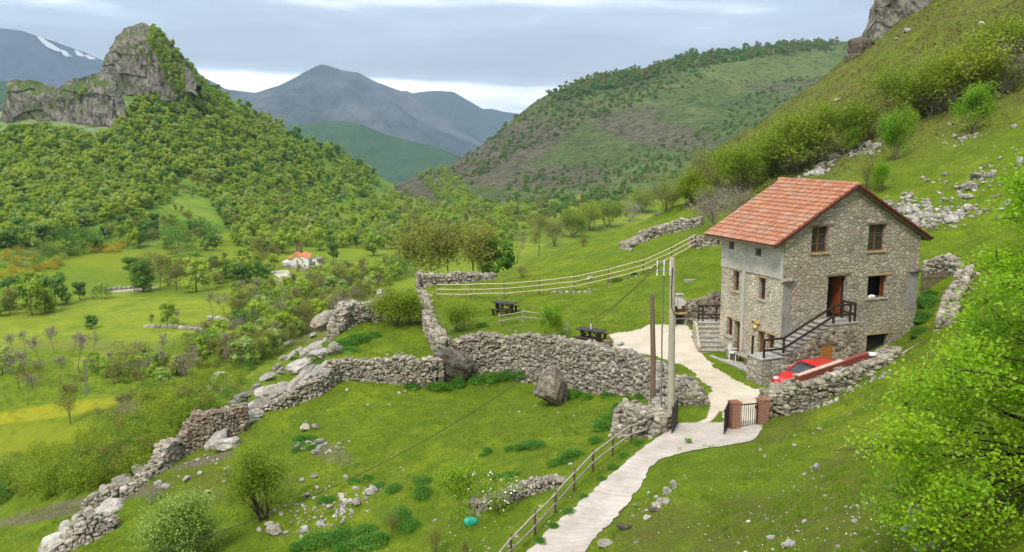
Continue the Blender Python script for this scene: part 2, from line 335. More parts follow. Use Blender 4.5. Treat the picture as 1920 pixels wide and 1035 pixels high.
# retaining-wall line: plan polygons of the upper yard and of the small terrace
def xy(p): return (p[0], p[1])
WALLMAIN = [onz(1243, 768, -.9), onz(1240, 745, -1.5), onz(1200, 742, -2.1), onz(1150, 738, -2.4), onz(1095, 729, -2.65), onz(1050, 720, -2.8), onz(950, 706, -3.0), onz(880, 706, -3.1), onz(835, 712, -3.15)]
YARD_L = [onz(828, 641, -.5), onz(806, 605, -.5), onz(790, 560, -.5), onz(782, 527, -.5)]
TERR_F = [onz(812, 725, -3.2), onz(760, 724, -3.25), onz(700, 722, -3.3), onz(625, 724, -3.4)]
polyU = [xy(p) for p in [(-4.2, 16, 0), ROAD0[1], *ROAD_L]]+[xy(p) for p in WALLMAIN]+[xy(p) for p in YARD_L]+[(-9, 90), (-20, 130), (-40, 400), (500, 400), (500, 0), (-4.2, 0)]
soft = [1.0]*7+[.22]*(len(WALLMAIN)+2)+[.5, 1.5, 6, 6, 6, 6, 6, 6, 6]
polyU[0] = (-4.6, 16); polyU[1] = (polyU[1][0]-.9, polyU[1][1])
polyT = [xy(p) for p in TERR_F]+[xy(onz(598, 690, -2.3)), xy(onz(640, 612, -1.2)), xy(onz(700, 575, -1.0)), xy(onz(770, 540, -.7)), xy(YARD_L[2]), xy(YARD_L[1]), xy(YARD_L[0]), xy(WALLMAIN[-1])]
softT = [.2]*3+[.6, 1.2, 1.2, 1.2, .5, .2, .2, .2, .2]
def poly_sd(poly, x, y, softs):
    x = np.asarray(x, float); y = np.asarray(y, float); best = np.full(x.shape, 1e9); sf = np.full(x.shape, 1.0); ins = np.zeros(x.shape, bool); n = len(poly)
    for i in range(n):
        ax, ay = poly[i]; bx, by = poly[(i+1) % n]; dx, dy = bx-ax, by-ay
        t = np.clip(((x-ax)*dx+(y-ay)*dy)/(dx*dx+dy*dy+1e-9), 0, 1); d = np.hypot(x-ax-t*dx, y-ay-t*dy)
        m = d < best; best = np.where(m, d, best); sf = np.where(m, softs[min(i, len(softs)-1)], sf)
        c = ((ay > y) != (by > y)) & (x < (bx-ax)*(y-ay)/((by-ay) if abs(by-ay) > 1e-9 else 1e-9)+ax); ins ^= c
    return np.where(ins, best, -best), sf
def h_base(x, y):
    x = np.asarray(x, float); y = np.asarray(y, float)
    u, l = fU(x, y), fL(x, y)
    sd, sf = poly_sd(polyT, x, y, softT); z = l+(fT(x, y)-l)*sstep(sd/sf, -.6, .6)
    sd, sf = poly_sd(polyU, x, y, soft); return z+(u-z)*sstep(sd/sf, -.6, .6)
# flat, graded ground: road + yard + house pad keep free of bumps
YARD = [xy(onz(*q, 0)) for q in [(1150, 660), (1142, 628), (1215, 618), (1290, 624), (1312, 655), (1322, 668), (1345, 690), (1378, 708), (1418, 722), (1447, 724)]]+[(16.8, 41.6), (20.5, 44.4), (21.6, 43.4), (18.5, 40.6), (14.0, 38.2)]+\
       [xy(onz(*q, -.15)) for q in [(1440, 760), (1424, 792), (1405, 806), (1340, 806), (1290, 792), (1318, 762), (1328, 728), (1300, 700), (1262, 684), (1230, 672)]]
def smooth_mask(x, y):
    sd, _ = poly_sd(YARD, x, y, [1]); m = sstep(sd, -1.2, .2)
    R_ = [xy(p) for p in ROAD0]+[xy(p) for p in ROAD_L]+[xy(onz(1330, 800, -.2)), xy(onz(1424, 792, -.2)), xy(onz(1400, 838, -.2))]+[xy(p) for p in ROAD_R[::-1]]+[(.8, 21), (-1, 17.5)]
    sd, _ = poly_sd(R_, x, y, [1]); return np.maximum(m, sstep(sd, -.8, .15))
def h_near(x, y):
    x = np.asarray(x, float); y = np.asarray(y, float); z = h_base(x, y); k = 1-smooth_mask(x, y)
    far = sstep(np.hypot(x, y), 60, 130)
    right = sstep(x-.28*y, 2, 9)      # rough slope above the house
    left = sstep(-x-.33*y, -1, 4)
    a = .05+.13*right+.2*left+.5*far
    n = fbm(x/3.2, y/3.2, 4, 3)*a*1.3+fbm(x/.8, y/.8, 3, 5)*(.035+.05*right+.05*left)
    n += fbm(x/14, y/14, 3, 8, True)*(.9*far+.25*left)
    n += sstep(fbm(x/1.1, y/1.1, 4, 21), .18, .5)*.22*(right*.7+.15+far)
    return z+n*k

FAR = []
def F(px, py, t):
    u, dy, dz = pray(px, py); FAR.append((u*t, dy*t, CZ+dz*t))
for px, py in [(-100, 600), (0, 560), (100, 600), (200, 560), (300, 600), (400, 560), (500, 540), (560, 500), (650, 520), (100, 520), (250, 500), (700, 560), (800, 520)]:
    x, y, z = onz(px, py, -32); FAR.append((x, y, z))
for x, y in [(-300, 100), (-150, 100), (0, 100), (150, 100), (300, 100), (-100, 150), (100, 150), (-50, 60), (50, 60), (0, 200), (120, 250), (60, 300), (200, 300)]: FAR.append((x, y, -34))
for p in [(150, 468, 306), (250, 470, 310), (50, 470, 300), (0, 440, 300), (50, 400, 360), (360, 390, 395), (440, 440, 375), (50, 330, 400), (50, 275, 440), (50, 240, 470), (0, 248, 465), (-100, 260, 465), (-100, 420, 340),
          (120, 215, 490), (200, 190, 510), (300, 190, 530), (250, 160, 540), (380, 160, 560), (450, 194, 600), (550, 238, 640), (650, 275, 680), (712, 335, 700), (300, 250, 480), (300, 350, 430), (150, 300, 430), (150, 380, 370),
          (500, 330, 520), (600, 380, 520), (450, 250, 545), (400, 380, 420), (520, 420, 400), (680, 405, 520), (700, 365, 620), (600, 300, 620), (640, 440, 400), (760, 440, 420), (900, 430, 450), (1000, 385, 600), (1100, 400, 520), (750, 400, 520),
          (820, 312, 900), (780, 335, 880), (860, 345, 860), (900, 385, 700), (840, 372, 720), (950, 385, 650), (760, 350, 800),
          (803, 300, 1100), (870, 240, 1150), (1000, 180, 1200), (1100, 152, 1250), (1200, 125, 1280), (1300, 108, 1300), (1400, 92, 1330), (1500, 80, 1350), (1600, 77, 1360), (1750, 70, 1400), (1900, 60, 1400), (2100, 60, 1400),
          (1000, 300, 950), (1000, 240, 1080), (930, 270, 1000), (1200, 300, 850), (1200, 200, 1080), (1100, 350, 700), (1300, 250, 900), (1450, 150, 1150), (1500, 200, 950), (1100, 250, 1020), (1350, 180, 1100), (1300, 330, 650),
          (880, 300, 1010), (930, 345, 820), (1600, 150, 1100), (1800, 200, 900), (1500, 300, 700), (1700, 400, 500), (900, 350, 800)]: F(*p)
for x, y, z in [(-500, 560, 30), (-420, 700, 10), (-300, 800, -40), (-200, 850, -60), (-100, 900, -60), (-90, 1000, -75), (-90, 1300, -80), (-600, 900, -40), (-300, 1200, -80), (-600, 1400, -60), (0, 1500, 10), (200, 1800, 40), (600, 1900, 110), (-200, 1900, -90), (1200, 1900, 150),
                (1400, 1300, 180), (900, 600, 60), (600, 400, 0), (-130, 760, -45), (-60, 1150, -55), (-350, 640, 20)]: FAR.append((x, y, z))
fF = fitTPS(FAR, 1e-4)
def proj(x, y, z):
    w = y*cp-(z-CZ)*sp; w = np.maximum(w, 1e-3); return 960+FPX*x/w, 517.5-FPX*((z-CZ)*cp+y*sp)/w
def h_far(x, y, detail=True):
    z = fF(x, y)
    if not detail: return z
    hill = sstep(z, -31, -10)
    far = sstep(y, 620, 900)*sstep(x+.1*y, -60, 60)
    z = z+hill*(1-far)*(fbm(x/60, y/60, 5, 31)*5+fbm(x/14, y/14, 3, 33)*1.2)
    z = z+far*((fbm(x/170, y/170, 5, 41, True)*13-5)*sstep(z, -40, 30)+fbm(x/30, y/30, 4, 43)*3)
    z = z+fbm(x/45, y/45, 3, 51)*.8
    return z
def h_all(x, y):
    x = np.asarray(x, float); y = np.asarray(y, float)
    zf = h_far(x, y, False) if np.ndim(x) == 0 else h_far(x, y)
    r = np.hypot(x, y); zn = np.where(r < 235, h_near(x, np.minimum(y, 400)), -1e3); return np.maximum(zn, zf)

# ------------------------------------------------------------ ground meshes (fan-shaped grids, finer close by)
def fan(hf, a0, a1, na, y0, y1, ny):
    a = np.linspace(a0, a1, na); Y = np.exp(np.linspace(math.log(y0), math.log(y1), ny)); AA, YY = np.meshgrid(a, Y); X = AA*YY
    Z = hf(X.ravel(), YY.ravel()).reshape(X.shape); return X, YY, Z
def grid_faces(ny, na):
    i = np.arange(ny-1)[:, None]*na+np.arange(na-1)[None]; return np.stack([i, i+1, i+na+1, i+na], -1).reshape(-1, 4)
def sub_mesh(name, V, Fc, mats, attrs):
    used = np.unique(Fc); mp = np.zeros(len(V), np.int32); mp[used] = np.arange(len(used))
    me = make_mesh(name, [(V[used], mp[Fc], 0, attrs.get('tint', np.zeros(len(V)))[used], True)], mats)
    for k_, v_ in attrs.items():
        if k_ != 'tint': at = me.attributes.new(k_, 'FLOAT', 'POINT'); at.data.foreach_set('value', v_[used].astype(np.float32))
    return structure(name, me)
NA, NY = 1000, 900
Xn, Yn, Zn = fan(h_near, -1.15, 1.15, NA, 5.5, 235, NY)
Vn = np.stack([Xn.ravel(), Yn.ravel(), Zn.ravel()], 1)
rr = np.hypot(Vn[:, 0], Vn[:, 1]); Vn[:, 2] -= sstep(rr, 205, 235)*8*(Vn[:, 0] < 30)
px_, py_ = proj(Vn[:, 0], Vn[:, 1], Vn[:, 2])
def blob(px, py, cx, cy, rx, ry, ang=0):
    c, s_ = cos(RAD(ang)), sin(RAD(ang)); dx, dy = px-cx, py-cy; return sstep(1.25-np.hypot((dx*c+dy*s_)/rx, (-dx*s_+dy*c)/ry), 0, .5)
brown = np.clip(sstep(Vn[:, 1], 66, 92)*sstep(Vn[:, 0]-.2*Vn[:, 1], -2, 8)*1.0, 0, 1)
brown = np.maximum(brown, .75*blob(px_, py_, 1450, 1000, 330, 70)); brown = np.maximum(brown, .6*blob(px_, py_, 1600, 900, 120, 60, -30)); brown = np.maximum(brown, .6*blob(px_, py_, 420, 900, 140, 45)); brown = np.maximum(brown, .7*blob(px_, py_, 1470, 800, 70, 22, -30))
brown = np.maximum(brown, .5*blob(px_, py_, 300, 830, 200, 70, -20))
dirt = .95*np.maximum(blob(px_, py_, 140, 950, 160, 13, -13), blob(px_, py_, 380, 865, 60, 8, -15))
dirt = np.maximum(dirt, .5*blob(px_, py_, 620, 850, 45, 18, 20)); dirt = np.maximum(dirt, .6*blob(px_, py_, 1395, 730, 30, 10)*0)
sdy, _ = poly_sd(YARD, Vn[:, 0], Vn[:, 1], [1])
sub_mesh('hillside_ground', Vn, grid_faces(NY, NA), [M['grass']], {'brown': brown, 'dirt': dirt, 'yellow': .8*blob(px_, py_, 90, 772, 190, 13, -8)+.4*blob(px_, py_, 60, 825, 150, 30, -5)})

# valley, wooded hill, distant hill: one sheet cut in three
def valley_mat():
    m = Mat('valley_meadow', .95, .1); p = m.pos(True); f1 = m.noise(p, .02, 3); f2 = m.noise(p, .12, 6, .7); f3 = m.noise(p, .7, 5, .7)
    v = m.vor(p, .012, out='Color'); sx = m.N.new('ShaderNodeSeparateColor'); m.L.new(v, sx.inputs[0])
    c = m.ramp(sx.outputs[0], [(.2, (.14, .20, .010)), (.5, (.19, .245, .011)), (.8, (.22, .26, .018))], 'LINEAR')
    c = m.mix(m.ramp(f2, [(.4, 0.0), (.62, .75)]), c, (.105, .165, .012)); c = m.mix(m.ramp(f3, [(.35, .4), (.6, 0.0)]), c, (.08, .14, .02))
    c = m.mix(m.attr('yellow'), c, (.36, .32, .015)); c = m.mix(m.attr('brown'), c, (.11, .105, .045)); c = m.mix(m.attr('path'), c, (.42, .38, .31))
    m.col(c); m.bump(f3, .6, .5); return m.m
M['valley'] = valley_mat()
def hill_mat():
    m = Mat('wooded_slope', .95, .1); p = m.pos(True); f2 = m.noise(p, .06, 6, .65); f3 = m.noise(p, .5, 5, .7)
    c = m.ramp(f2, [(.35, (.08, .16, .018)), (.5, (.14, .24, .025)), (.68, (.19, .28, .035))]); c = m.mix(m.ramp(f3, [(.35, .6), (.6, 0.0)]), c, (.05, .085, .02))
    c = m.mix(m.attr('yellow'), c, (.20, .28, .03))
    rk = m.math('MULTIPLY', m.attr('rock'), m.ramp(m.noise(p, .12, 6, .7), [(.42, 0.0), (.52, 1.0)])); c = m.mix(rk, c, (.30, .28, .26))
    m.col(c); m.bump(f3, .8, 1.0); return m.m
M['hill'] = hill_mat()
def heath_mat():
    m = Mat('heath_slope', .95, .1); p = m.pos(True); f1 = m.noise(p, .006, 5, .6); f2 = m.noise(p, .02, 8, .7, .8); f3 = m.noise(p, .13, 5, .75); f4 = m.noise(p, .009, 4, .6, 1.0)
    c = m.ramp(f2, [(.34, (.06, .11, .03)), (.48, (.10, .155, .04)), (.6, (.155, .20, .055)), (.74, (.22, .22, .09))])
    c = m.mix(m.ramp(f4, [(.5, 0.0), (.64, .8)]), c, (.115, .165, .04))
    c = m.mix(m.attr('brown'), c, m.ramp(f3, [(.35, (.10, .09, .055)), (.65, (.19, .17, .105))])); c = m.mix(m.attr('yellow'), c, m.ramp(f2, [(.35, (.12, .18, .045)), (.65, (.19, .235, .07))]))
    c = m.mix(m.ramp(f3, [(.36, .8), (.52, 0.0)]), c, (.025, .045, .018))
    m.col(c); m.bump(m.math('ADD', f3, f2), 1.0, 8.0); return m.m
M['heath'] = heath_mat()
NA2, NY2 = 760, 560
Xf, Yf, Zf = fan(h_far, -1.15, 1.15, NA2, 95, 2200, NY2)
Vf = np.stack([Xf.ravel(), Yf.ravel(), Zf.ravel()], 1); pfx, pfy = proj(Vf[:, 0], Vf[:, 1], Vf[:, 2])
Vf[:, 2] -= 6*(1-sstep(np.hypot(Vf[:, 0], Vf[:, 1]), 100, 215))      # runs underneath the near sheet
B_ = lambda *a: blob(pfx, pfy, *a)
near_ok = (Vf[:, 1] < 600)
yel = np.maximum.reduce([B_(90, 785, 190, 26, -6)*.9, B_(330, 800, 20, 10)*0, B_(40, 810, 120, 20)*.5, .1*B_(240, 487, 90, 22)])*near_ok
yel = np.maximum(yel, .35*B_(370, 392, 45, 22, 20)); yel = np.maximum(yel, .12*B_(240, 490, 140, 30)*(fbm(Vf[:, 0]/20, Vf[:, 1]/20, 3, 77) > 0))
brn = np.maximum.reduce([.6*B_(640, 600, 180, 60), .35*B_(300, 650, 400, 12), .6*B_(420, 610, 60, 10)])*near_ok
pth = np.maximum.reduce([B_(370, 722, 70, 5, -18), .8*B_(250, 543, 45, 3, -6), .7*B_(545, 527, 40, 2, 4)])*near_ok
rck = np.maximum.reduce([B_(120, 215, 150, 50), B_(270, 120, 90, 60)])*.4*(Vf[:, 1] > 400)
wood = (Vf[:, 2] > -26) & (Vf[:, 1] < 1000) & (Vf[:, 0] < .02*Vf[:, 1]) | ((Vf[:, 0] < -.05*Vf[:, 1]) & (Vf[:, 2] > -28))
faz = Vf[:, 0]/Vf[:, 1]
far_h = (Vf[:, 1] > 640) & (faz > -.14) | (faz > .08) & (Vf[:, 1] > 560)
cls = np.where(far_h, 2, np.where(wood, 1, 0))
hb = np.clip(np.maximum.reduce([B_(900, 300, 190, 45, -22), .9*B_(1230, 250, 120, 25, 10), .7*B_(1150, 210, 100, 20), .9*B_(1000, 330, 180, 22), .6*B_(1480, 160, 90, 18)]), 0, 1)*(Vf[:, 1] > 560)
hy = np.clip(np.maximum.reduce([B_(1450, 130, 160, 22, -4), .6*B_(1250, 175, 160, 18, -10), .8*B_(1080, 380, 260, 26, -8), .6*B_(1200, 330, 120, 22, -14), .7*B_(1550, 95, 90, 10)]), 0, 1)
yel = np.where(cls == 2, hy, yel); brn = np.where(cls == 2, hb, brn)
Ff = grid_faces(NY2, NA2); fc = cls[Ff[:, 0]]
at_ = {'yellow': yel, 'brown': brn, 'path': pth, 'rock': rck}
for k_, (nm, mm) in enumerate([('valley_floor', 'valley'), ('wooded_hill', 'hill'), ('heath_hill', 'heath')]): sub_mesh(nm, Vf, Ff[fc == k_], [M[mm]], at_)

# base sheet to the horizon, beneath everything
mb = MB(); g = np.linspace(-1, 1, 41); gx, gy = np.meshgrid(np.sign(g)*np.abs(g)**2*13400, np.sign(g)*np.abs(g)**2*11700+0*g[:, None])
mb.raw(np.stack([gx.ravel(), gy.ravel(), np.full(gx.size, -140.)], 1), grid_faces(41, 41), 0, 0); structure('ground', make_mesh('ground', mb.c, [M['valley']]))

# ------------------------------------------------------------ far mountains: heightfields along a crest line
def mountain(name, prof, D, depth, mat, seed, rough=1.0, foot=-140, lean=.0):
    """prof: crest points in the photograph at forward distance D"""
    P = [onY(px, py, D) for px, py in prof]; xs = np.array([p[0] for p in P]); zs = np.array([p[2] for p in P])
    na, nr = 420, 160; x = np.linspace(xs[0], xs[-1], na); r = np.linspace(-1, 1, nr); XX, RR = np.meshgrid(x, r)
    crest = np.interp(XX, xs, zs); yy = D+RR*depth+fbm(XX/depth*2, XX*0+seed, 3, seed)*depth*.12
    fall = 1-np.abs(RR)**.85; H = foot+(crest-foot)*fall
    amp = (crest-foot)*.22*rough*np.clip(np.abs(RR)*3.2, 0, 1)*(1-np.abs(RR)**3)
    H = H+amp*fbm(XX/depth*5, yy/depth*2.2, 6, seed+3, True, .55)+(crest-foot)*.018*rough*fbm(XX/depth*26, yy/depth*26, 4, seed+5)
    V = np.stack([XX.ravel(), yy.ravel(), H.ravel()], 1)
    return structure(name, make_mesh(name, [(V, grid_faces(nr, na), 0, 0., True)], [mat]))
def mtn_mat(name, lo, hi, rock, snow=None, rk=(.5, .62), sc_=.0016):
    m = Mat(name, .95, .1); p = m.pos(True); n = m.noise(p, sc_, 8, .62); n2 = m.noise(p, sc_*3.5, 6, .7)
    c = m.ramp(n2, [(.35, lo), (.65, hi)]); c = m.mix(m.ramp(n, [(rk[0], 0.0), (rk[1], 1.0)]), c, m.ramp(n2, [(.3, tuple(x*.75 for x in rock)), (.7, rock)]))
    m.col(c); m.bump(n2, .8, 30); return m
m1 = mtn_mat('grey_peak', (.035, .05, .05), (.065, .08, .075), (.15, .155, .165), rk=(.46, .66))
mountain('grey_peak', [(300, 130), (370, 135), (420, 165), (480, 172), (520, 160), (560, 138), (590, 121), (603, 118), (640, 130), (668, 133), (700, 150), (760, 172), (800, 200), (850, 222), (900, 260), (1000, 330), (1150, 420)], 6200, 2600, m1.m, 11, 1.0)
m2 = mtn_mat('dark_ridge', (.03, .05, .045), (.055, .075, .06), (.09, .095, .10), rk=(.6, .75))
mountain('blue_ridge', [(600, 300), (700, 215), (740, 185), (780, 172), (815, 168), (850, 170), (880, 188), (905, 203), (950, 210), (1100, 230), (1300, 300)], 7800, 2200, m2.m, 23, .4)
mountain('distant_ridge', [(500, 260), (700, 175), (760, 168), (830, 195), (900, 203), (920, 202), (945, 208), (1000, 215), (1200, 220)], 9500, 2000, m2.m, 29, .3)
m3 = mtn_mat('green_foothill', (.03, .075, .03), (.05, .105, .035), (.08, .10, .05), rk=(.6, .8), sc_=.004)
mountain('green_foothill', [(380, 330), (450, 250), (520, 232), (560, 232), (600, 226), (640, 225), (680, 232), (720, 250), (780, 266), (820, 275), (880, 300), (960, 350)], 2900, 900, m3.m, 37, .5)
snowm = mtn_mat('snow_ridge', (.022, .034, .042), (.045, .055, .06), (.09, .09, .095), rk=(.5, .8))
mountain('snow_ridge', [(-500, 160), (-300, 90), (-150, 52), (-60, 47), (0, 50), (40, 55), (90, 72), (140, 92), (190, 112), (230, 140), (300, 190), (420, 260), (500, 330)], 8200, 2600, snowm.m, 53, .35)
mountain('teal_hill', [(-500, 130), (-300, 110), (-100, 140), (0, 150), (30, 152), (80, 175), (150, 210), (260, 260)], 2600, 800, m3.m, 61, .4)
# snow patches lie on the ridge
def snow_patch(pts, D=8200, wdt=14):
    P = [onY(px, py, D-60-(i % 2)*0) for i, (px, py) in enumerate(pts)]
    v = []; 
    for j, p in enumerate(P):
        w_ = wdt*(1.2+.6*hash2(np.array(j), np.array(int(pts[0][0])), 3))*sin(pi*(j+.35)/(len(P)-.3)); v += [(p[0]-w_*.6, p[1]-25, p[2]-w_*1.6), (p[0]+w_*.6, p[1]-25, p[2]+w_*.7), (p[0], p[1]+60, p[2]-w_*.4)]
    f = []
    for j in range(len(P)-1):
        a = j*3; b = a+3; f += [(a, a+1, b+1, b), (a+1, a+2, b+2, b+1), (a+2, a, b, b+2)]
    return v, f
M['snow'] = plain('snow', (.80, .82, .85), .6, .3, .03)
for q, pts in enumerate([[(73, 69), (82, 75), (92, 82), (103, 88), (114, 96)], [(117, 94), (122, 98), (130, 105)], [(143, 95), (149, 99), (157, 105)], [(163, 103), (170, 107), (180, 110)]]):
    v, f = snow_patch(pts, 8200, 12 if q == 0 else 9); mb = MB(); mb.raw(v, f, 0, 0, False); structure('snow_patch', make_mesh('snow_patch', mb.c, [M['snow']]))

# ------------------------------------------------------------ sight-line table, to stand things on the ground they stand on in the photo
GA = np.linspace(-1.0, 1.0, 1201); GY = np.exp(np.linspace(math.log(8), math.log(1900), 1400)); _A, _Y = np.meshgrid(GA, GY)
GZ = h_all((_A*_Y).ravel(), _Y.ravel()).reshape(_A.shape); GS = (GZ-CZ)/_Y
def hit(px, py):
    u, dy, dz = pray(px, py); a = u/dy; s_ = dz/dy; j = (a+1)/2*1200; j0 = int(np.clip(j, 0, 1199)); w = j-j0
    col = GS[:, j0]*(1-w)+GS[:, j0+1]*w; k = np.argmax(col >= s_)
    if col[k] < s_: return None
    if k > 0: t = (s_-col[k-1])/(col[k]-col[k-1]+1e-12); Y = GY[k-1]+(GY[k]-GY[k-1])*t
    else: Y = GY[0]
    x = a*Y; return (x, Y, CZ+s_*Y)
def gz(x, y): return float(h_all(np.array([x, x]), np.array([y, y]))[0])
# ------------------------------------------------------------ road and yard sheets
def concrete_mat():
    m = Mat('ribbed_concrete', .9, .15); p = m.pos(True); n = m.noise(p, .9, 6, .65); n2 = m.noise(p, 7, 5, .7); t = m.attr('tint')
    c = m.ramp(n, [(.3, (.33, .295, .255)), (.7, (.49, .445, .395))])
    wob = m.math('ADD', t, m.math('MULTIPLY', m.math('SUBTRACT', m.noise(p, 2.2, 3), .5), .22))
    fr = m.math('FRACT', m.math('MULTIPLY', wob, 2.6)); groove = m.ramp(fr, [(.0, 1.0), (.10, .0), (.9, 0.0), (1.0, 1.0)])
    c = m.mix(m.math('MULTIPLY', groove, m.ramp(n2, [(.35, .15), (.65, .75)])), c, (.24, .22, .19))
    fr2 = m.math('FRACT', m.math('MULTIPLY', t, .21)); c = m.mix(m.math('MULTIPLY', m.ramp(fr2, [(0, 1.0), (.012, 0.0)]), .7), c, (.16, .15, .13))
    c = m.mix(m.ramp(m.noise(p, 1.7, 6, .7, .6), [(.56, 0.0), (.74, .55)]), c, (.30, .27, .22))
    m.col(c); m.bump(m.math('SUBTRACT', n2, groove), .5, .02); return m.m
M['concrete'] = concrete_mat()
def gravel_mat():
    m = Mat('pale_gravel', .95, .1); p = m.pos(True); n = m.noise(p, .45, 6, .65, .6); n2 = m.noise(p, 14, 5, .75); n3 = m.noise(p, 3, 5, .7)
    c = m.ramp(n, [(.3, (.39, .34, .255)), (.5, (.51, .455, .36)), (.7, (.61, .555, .46))])
    c = m.mix(m.ramp(n2, [(.35, .5), (.55, 0.0)]), c, (.27, .235, .18)); c = m.mix(m.ramp(n3, [(.62, 0.0), (.78, .6)]), c, (.20, .20, .07))
    m.col(c); m.bump(n2, .6, .03); return m.m
M['gravel'] = gravel_mat()
# road strip
def catmull(P, n):
    P = np.array(P, float); out = []
    for i in range(len(P)-1):
        a, b, c, d = P[max(i-1, 0)], P[i], P[i+1], P[min(i+2, len(P)-1)]
        for t in np.linspace(0, 1, n, endpoint=False): out.append(.5*((2*b)+(-a+c)*t+(2*a-5*b+4*c-d)*t*t+(-a+3*b-3*c+d)*t**3))
    out.append(P[-1]); return np.array(out)
RL = catmull([(-3.6, 17.6)]+[xy(ROAD0[1])]+[xy(p) for p in ROAD_L]+[xy(onz(1278, 791, -.2))], 24)
RR = catmull([(-1.0, 17.0)]+[(.6, 21.0)]+[xy(p) for p in ROAD_R[:-1]]+[xy(onz(1405, 838, -.2)), xy(onz(1428, 792, -.2))], 24)
k = min(len(RL), len(RR)); idx = np.linspace(0, 1, 260)
RL = np.stack([np.interp(idx, np.linspace(0, 1, len(RL)), RL[:, j]) for j in (0, 1)], 1); RR = np.stack([np.interp(idx, np.linspace(0, 1, len(RR)), RR[:, j]) for j in (0, 1)], 1)
w = np.linspace(0, 1, 30)
jl = (fbm(np.arange(260)/4., np.zeros(260), 3, 5)*.12)[:, None]; jr = (fbm(np.arange(260)/4., np.zeros(260)+9, 3, 5)*.12)[:, None]
dR = RR-RL; dR /= np.linalg.norm(dR, axis=1)[:, None]; RL = RL+dR*jl; RR = RR+dR*jr
RXY = RL[:, None]*(1-w)[None, :, None]+RR[:, None]*w[None, :, None]
rz_ = h_near(RXY[..., 0].ravel(), RXY[..., 1].ravel())+.035
mid = RXY[:, 15]; s_al = np.concatenate([[0], np.cumsum(np.linalg.norm(np.diff(mid, axis=0), axis=1))])
RV = np.stack([RXY[..., 0].ravel(), RXY[..., 1].ravel(), rz_], 1); tint = np.repeat(s_al, 30)
structure('concrete_road', make_mesh('concrete_road', [(RV, grid_faces(260, 30), 0, tint, True)], [M['concrete']]))
# gravel yard (fine grid cut to an uneven outline)
gx = np.arange(4.0, 24.0, .1); gy = np.arange(33.0, 57.0, .1); GX, GY_ = np.meshgrid(gx, gy)
sd, _ = poly_sd(YARD, GX, GY_, [1])
GRASS_IS = [xy(onz(1262, 745, -.1)), xy(onz(1300, 728, 0)), xy(onz(1328, 752, -.1)), xy(onz(1326, 782, -.2)), xy(onz(1292, 797, -.2)), xy(onz(1262, 800, -.3)), xy(onz(1240, 770, -.3))]
sdi, _ = poly_sd(GRASS_IS, GX, GY_, [1])
STRIP = [xy(onz(*q, 0)) for q in [(1300, 650), (1322, 655), (1360, 680), (1405, 700), (1445, 716), (1440, 724), (1400, 710), (1350, 690)]]
sds, _ = poly_sd(STRIP, GX, GY_, [1])
TRI = [xy(onz(*q, -.15)) for q in [(1330, 790), (1352, 770), (1362, 800), (1335, 803)]]; sdt, _ = poly_sd(TRI, GX, GY_, [1])
edge = fbm(GX/1.3, GY_/1.3, 4, 61)*.55+fbm(GX/.3, GY_/.3, 2, 63)*.16
ins = (sd+edge*.7 > 0) & (sdi+edge*.35 < 0) & (sds+edge*.4 < 0) & (sdt+edge*.3 < 0)
GV = np.stack([GX.ravel(), GY_.ravel(), h_near(GX.ravel(), GY_.ravel())+.02], 1); gf = grid_faces(len(gy), len(gx)); gf = gf[ins.ravel()[gf].all(1)]
sub_mesh('gravel_yard', GV, gf, [M['gravel']], {})

# ------------------------------------------------------------ rocks and dry-stone walls
def stone_template(seed, sub=ICO2, sq=.65, rough=.22):
    v, f = sub; v = np.sign(v)*np.abs(v)**sq; v = v+noise3(v+seed*7.7, .9, seed)[:, None]*v*rough*2.2+noise3(v+seed*3.1, 2.6, seed+2)[:, None]*v*rough*.7; return v, f
TST = [stone_template(i) for i in range(10)]; TSM = [stone_template(i+30, ICO1, .8, .2) for i in range(6)]
def euler_mats(a, b, c):
    ca, sa, cb, sb, cc, sc_ = np.cos(a), np.sin(a), np.cos(b), np.sin(b), np.cos(c), np.sin(c); n = len(a); Z = np.zeros(n); O_ = np.ones(n)
    Rx = np.stack([O_, Z, Z, Z, ca, -sa, Z, sa, ca], 1).reshape(n, 3, 3); Ry = np.stack([cb, Z, sb, Z, O_, Z, -sb, Z, cb], 1).reshape(n, 3, 3); Rz = np.stack([cc, -sc_, Z, sc_, cc, Z, Z, Z, O_], 1).reshape(n, 3, 3)
    return Rz @ Ry @ Rx
def inst(tv, tf, P, Mt, tint, mi=0, smooth=False):
    n = len(P)
    V = np.einsum('nij,vj->nvi', Mt, tv)+P[:, None]; Fc = tf[None]+(np.arange(n)*len(tv))[:, None, None]
    return (V.reshape(-1, 3), Fc.reshape(-1, tf.shape[1]), mi, np.repeat(tint, len(tv)), smooth)
def stone_cloud(P, S, yaw, tilt=.25, mi=0, small=False, templates=None):
    P = np.asarray(P, float); n = len(P); S = np.asarray(S, float); out = []; T_ = templates or (TSM if small else TST); pick = rng.integers(0, len(T_), n)
    Mt = euler_mats(rng.normal(0, tilt, n), rng.normal(0, tilt, n), yaw+rng.normal(0, .12, n))*S[:, None, :]
    tn = rng.random(n)
    for i in range(len(T_)):
        q = pick == i
        if q.any(): out.append(inst(T_[i][0], T_[i][1], P[q], Mt[q], tn[q], mi))
    return out
M['gap'] = plain('dark_wall_core', (.055, .048, .038), .95, .1, .4, 6)  # dark stone core of the walls, showing in the gaps
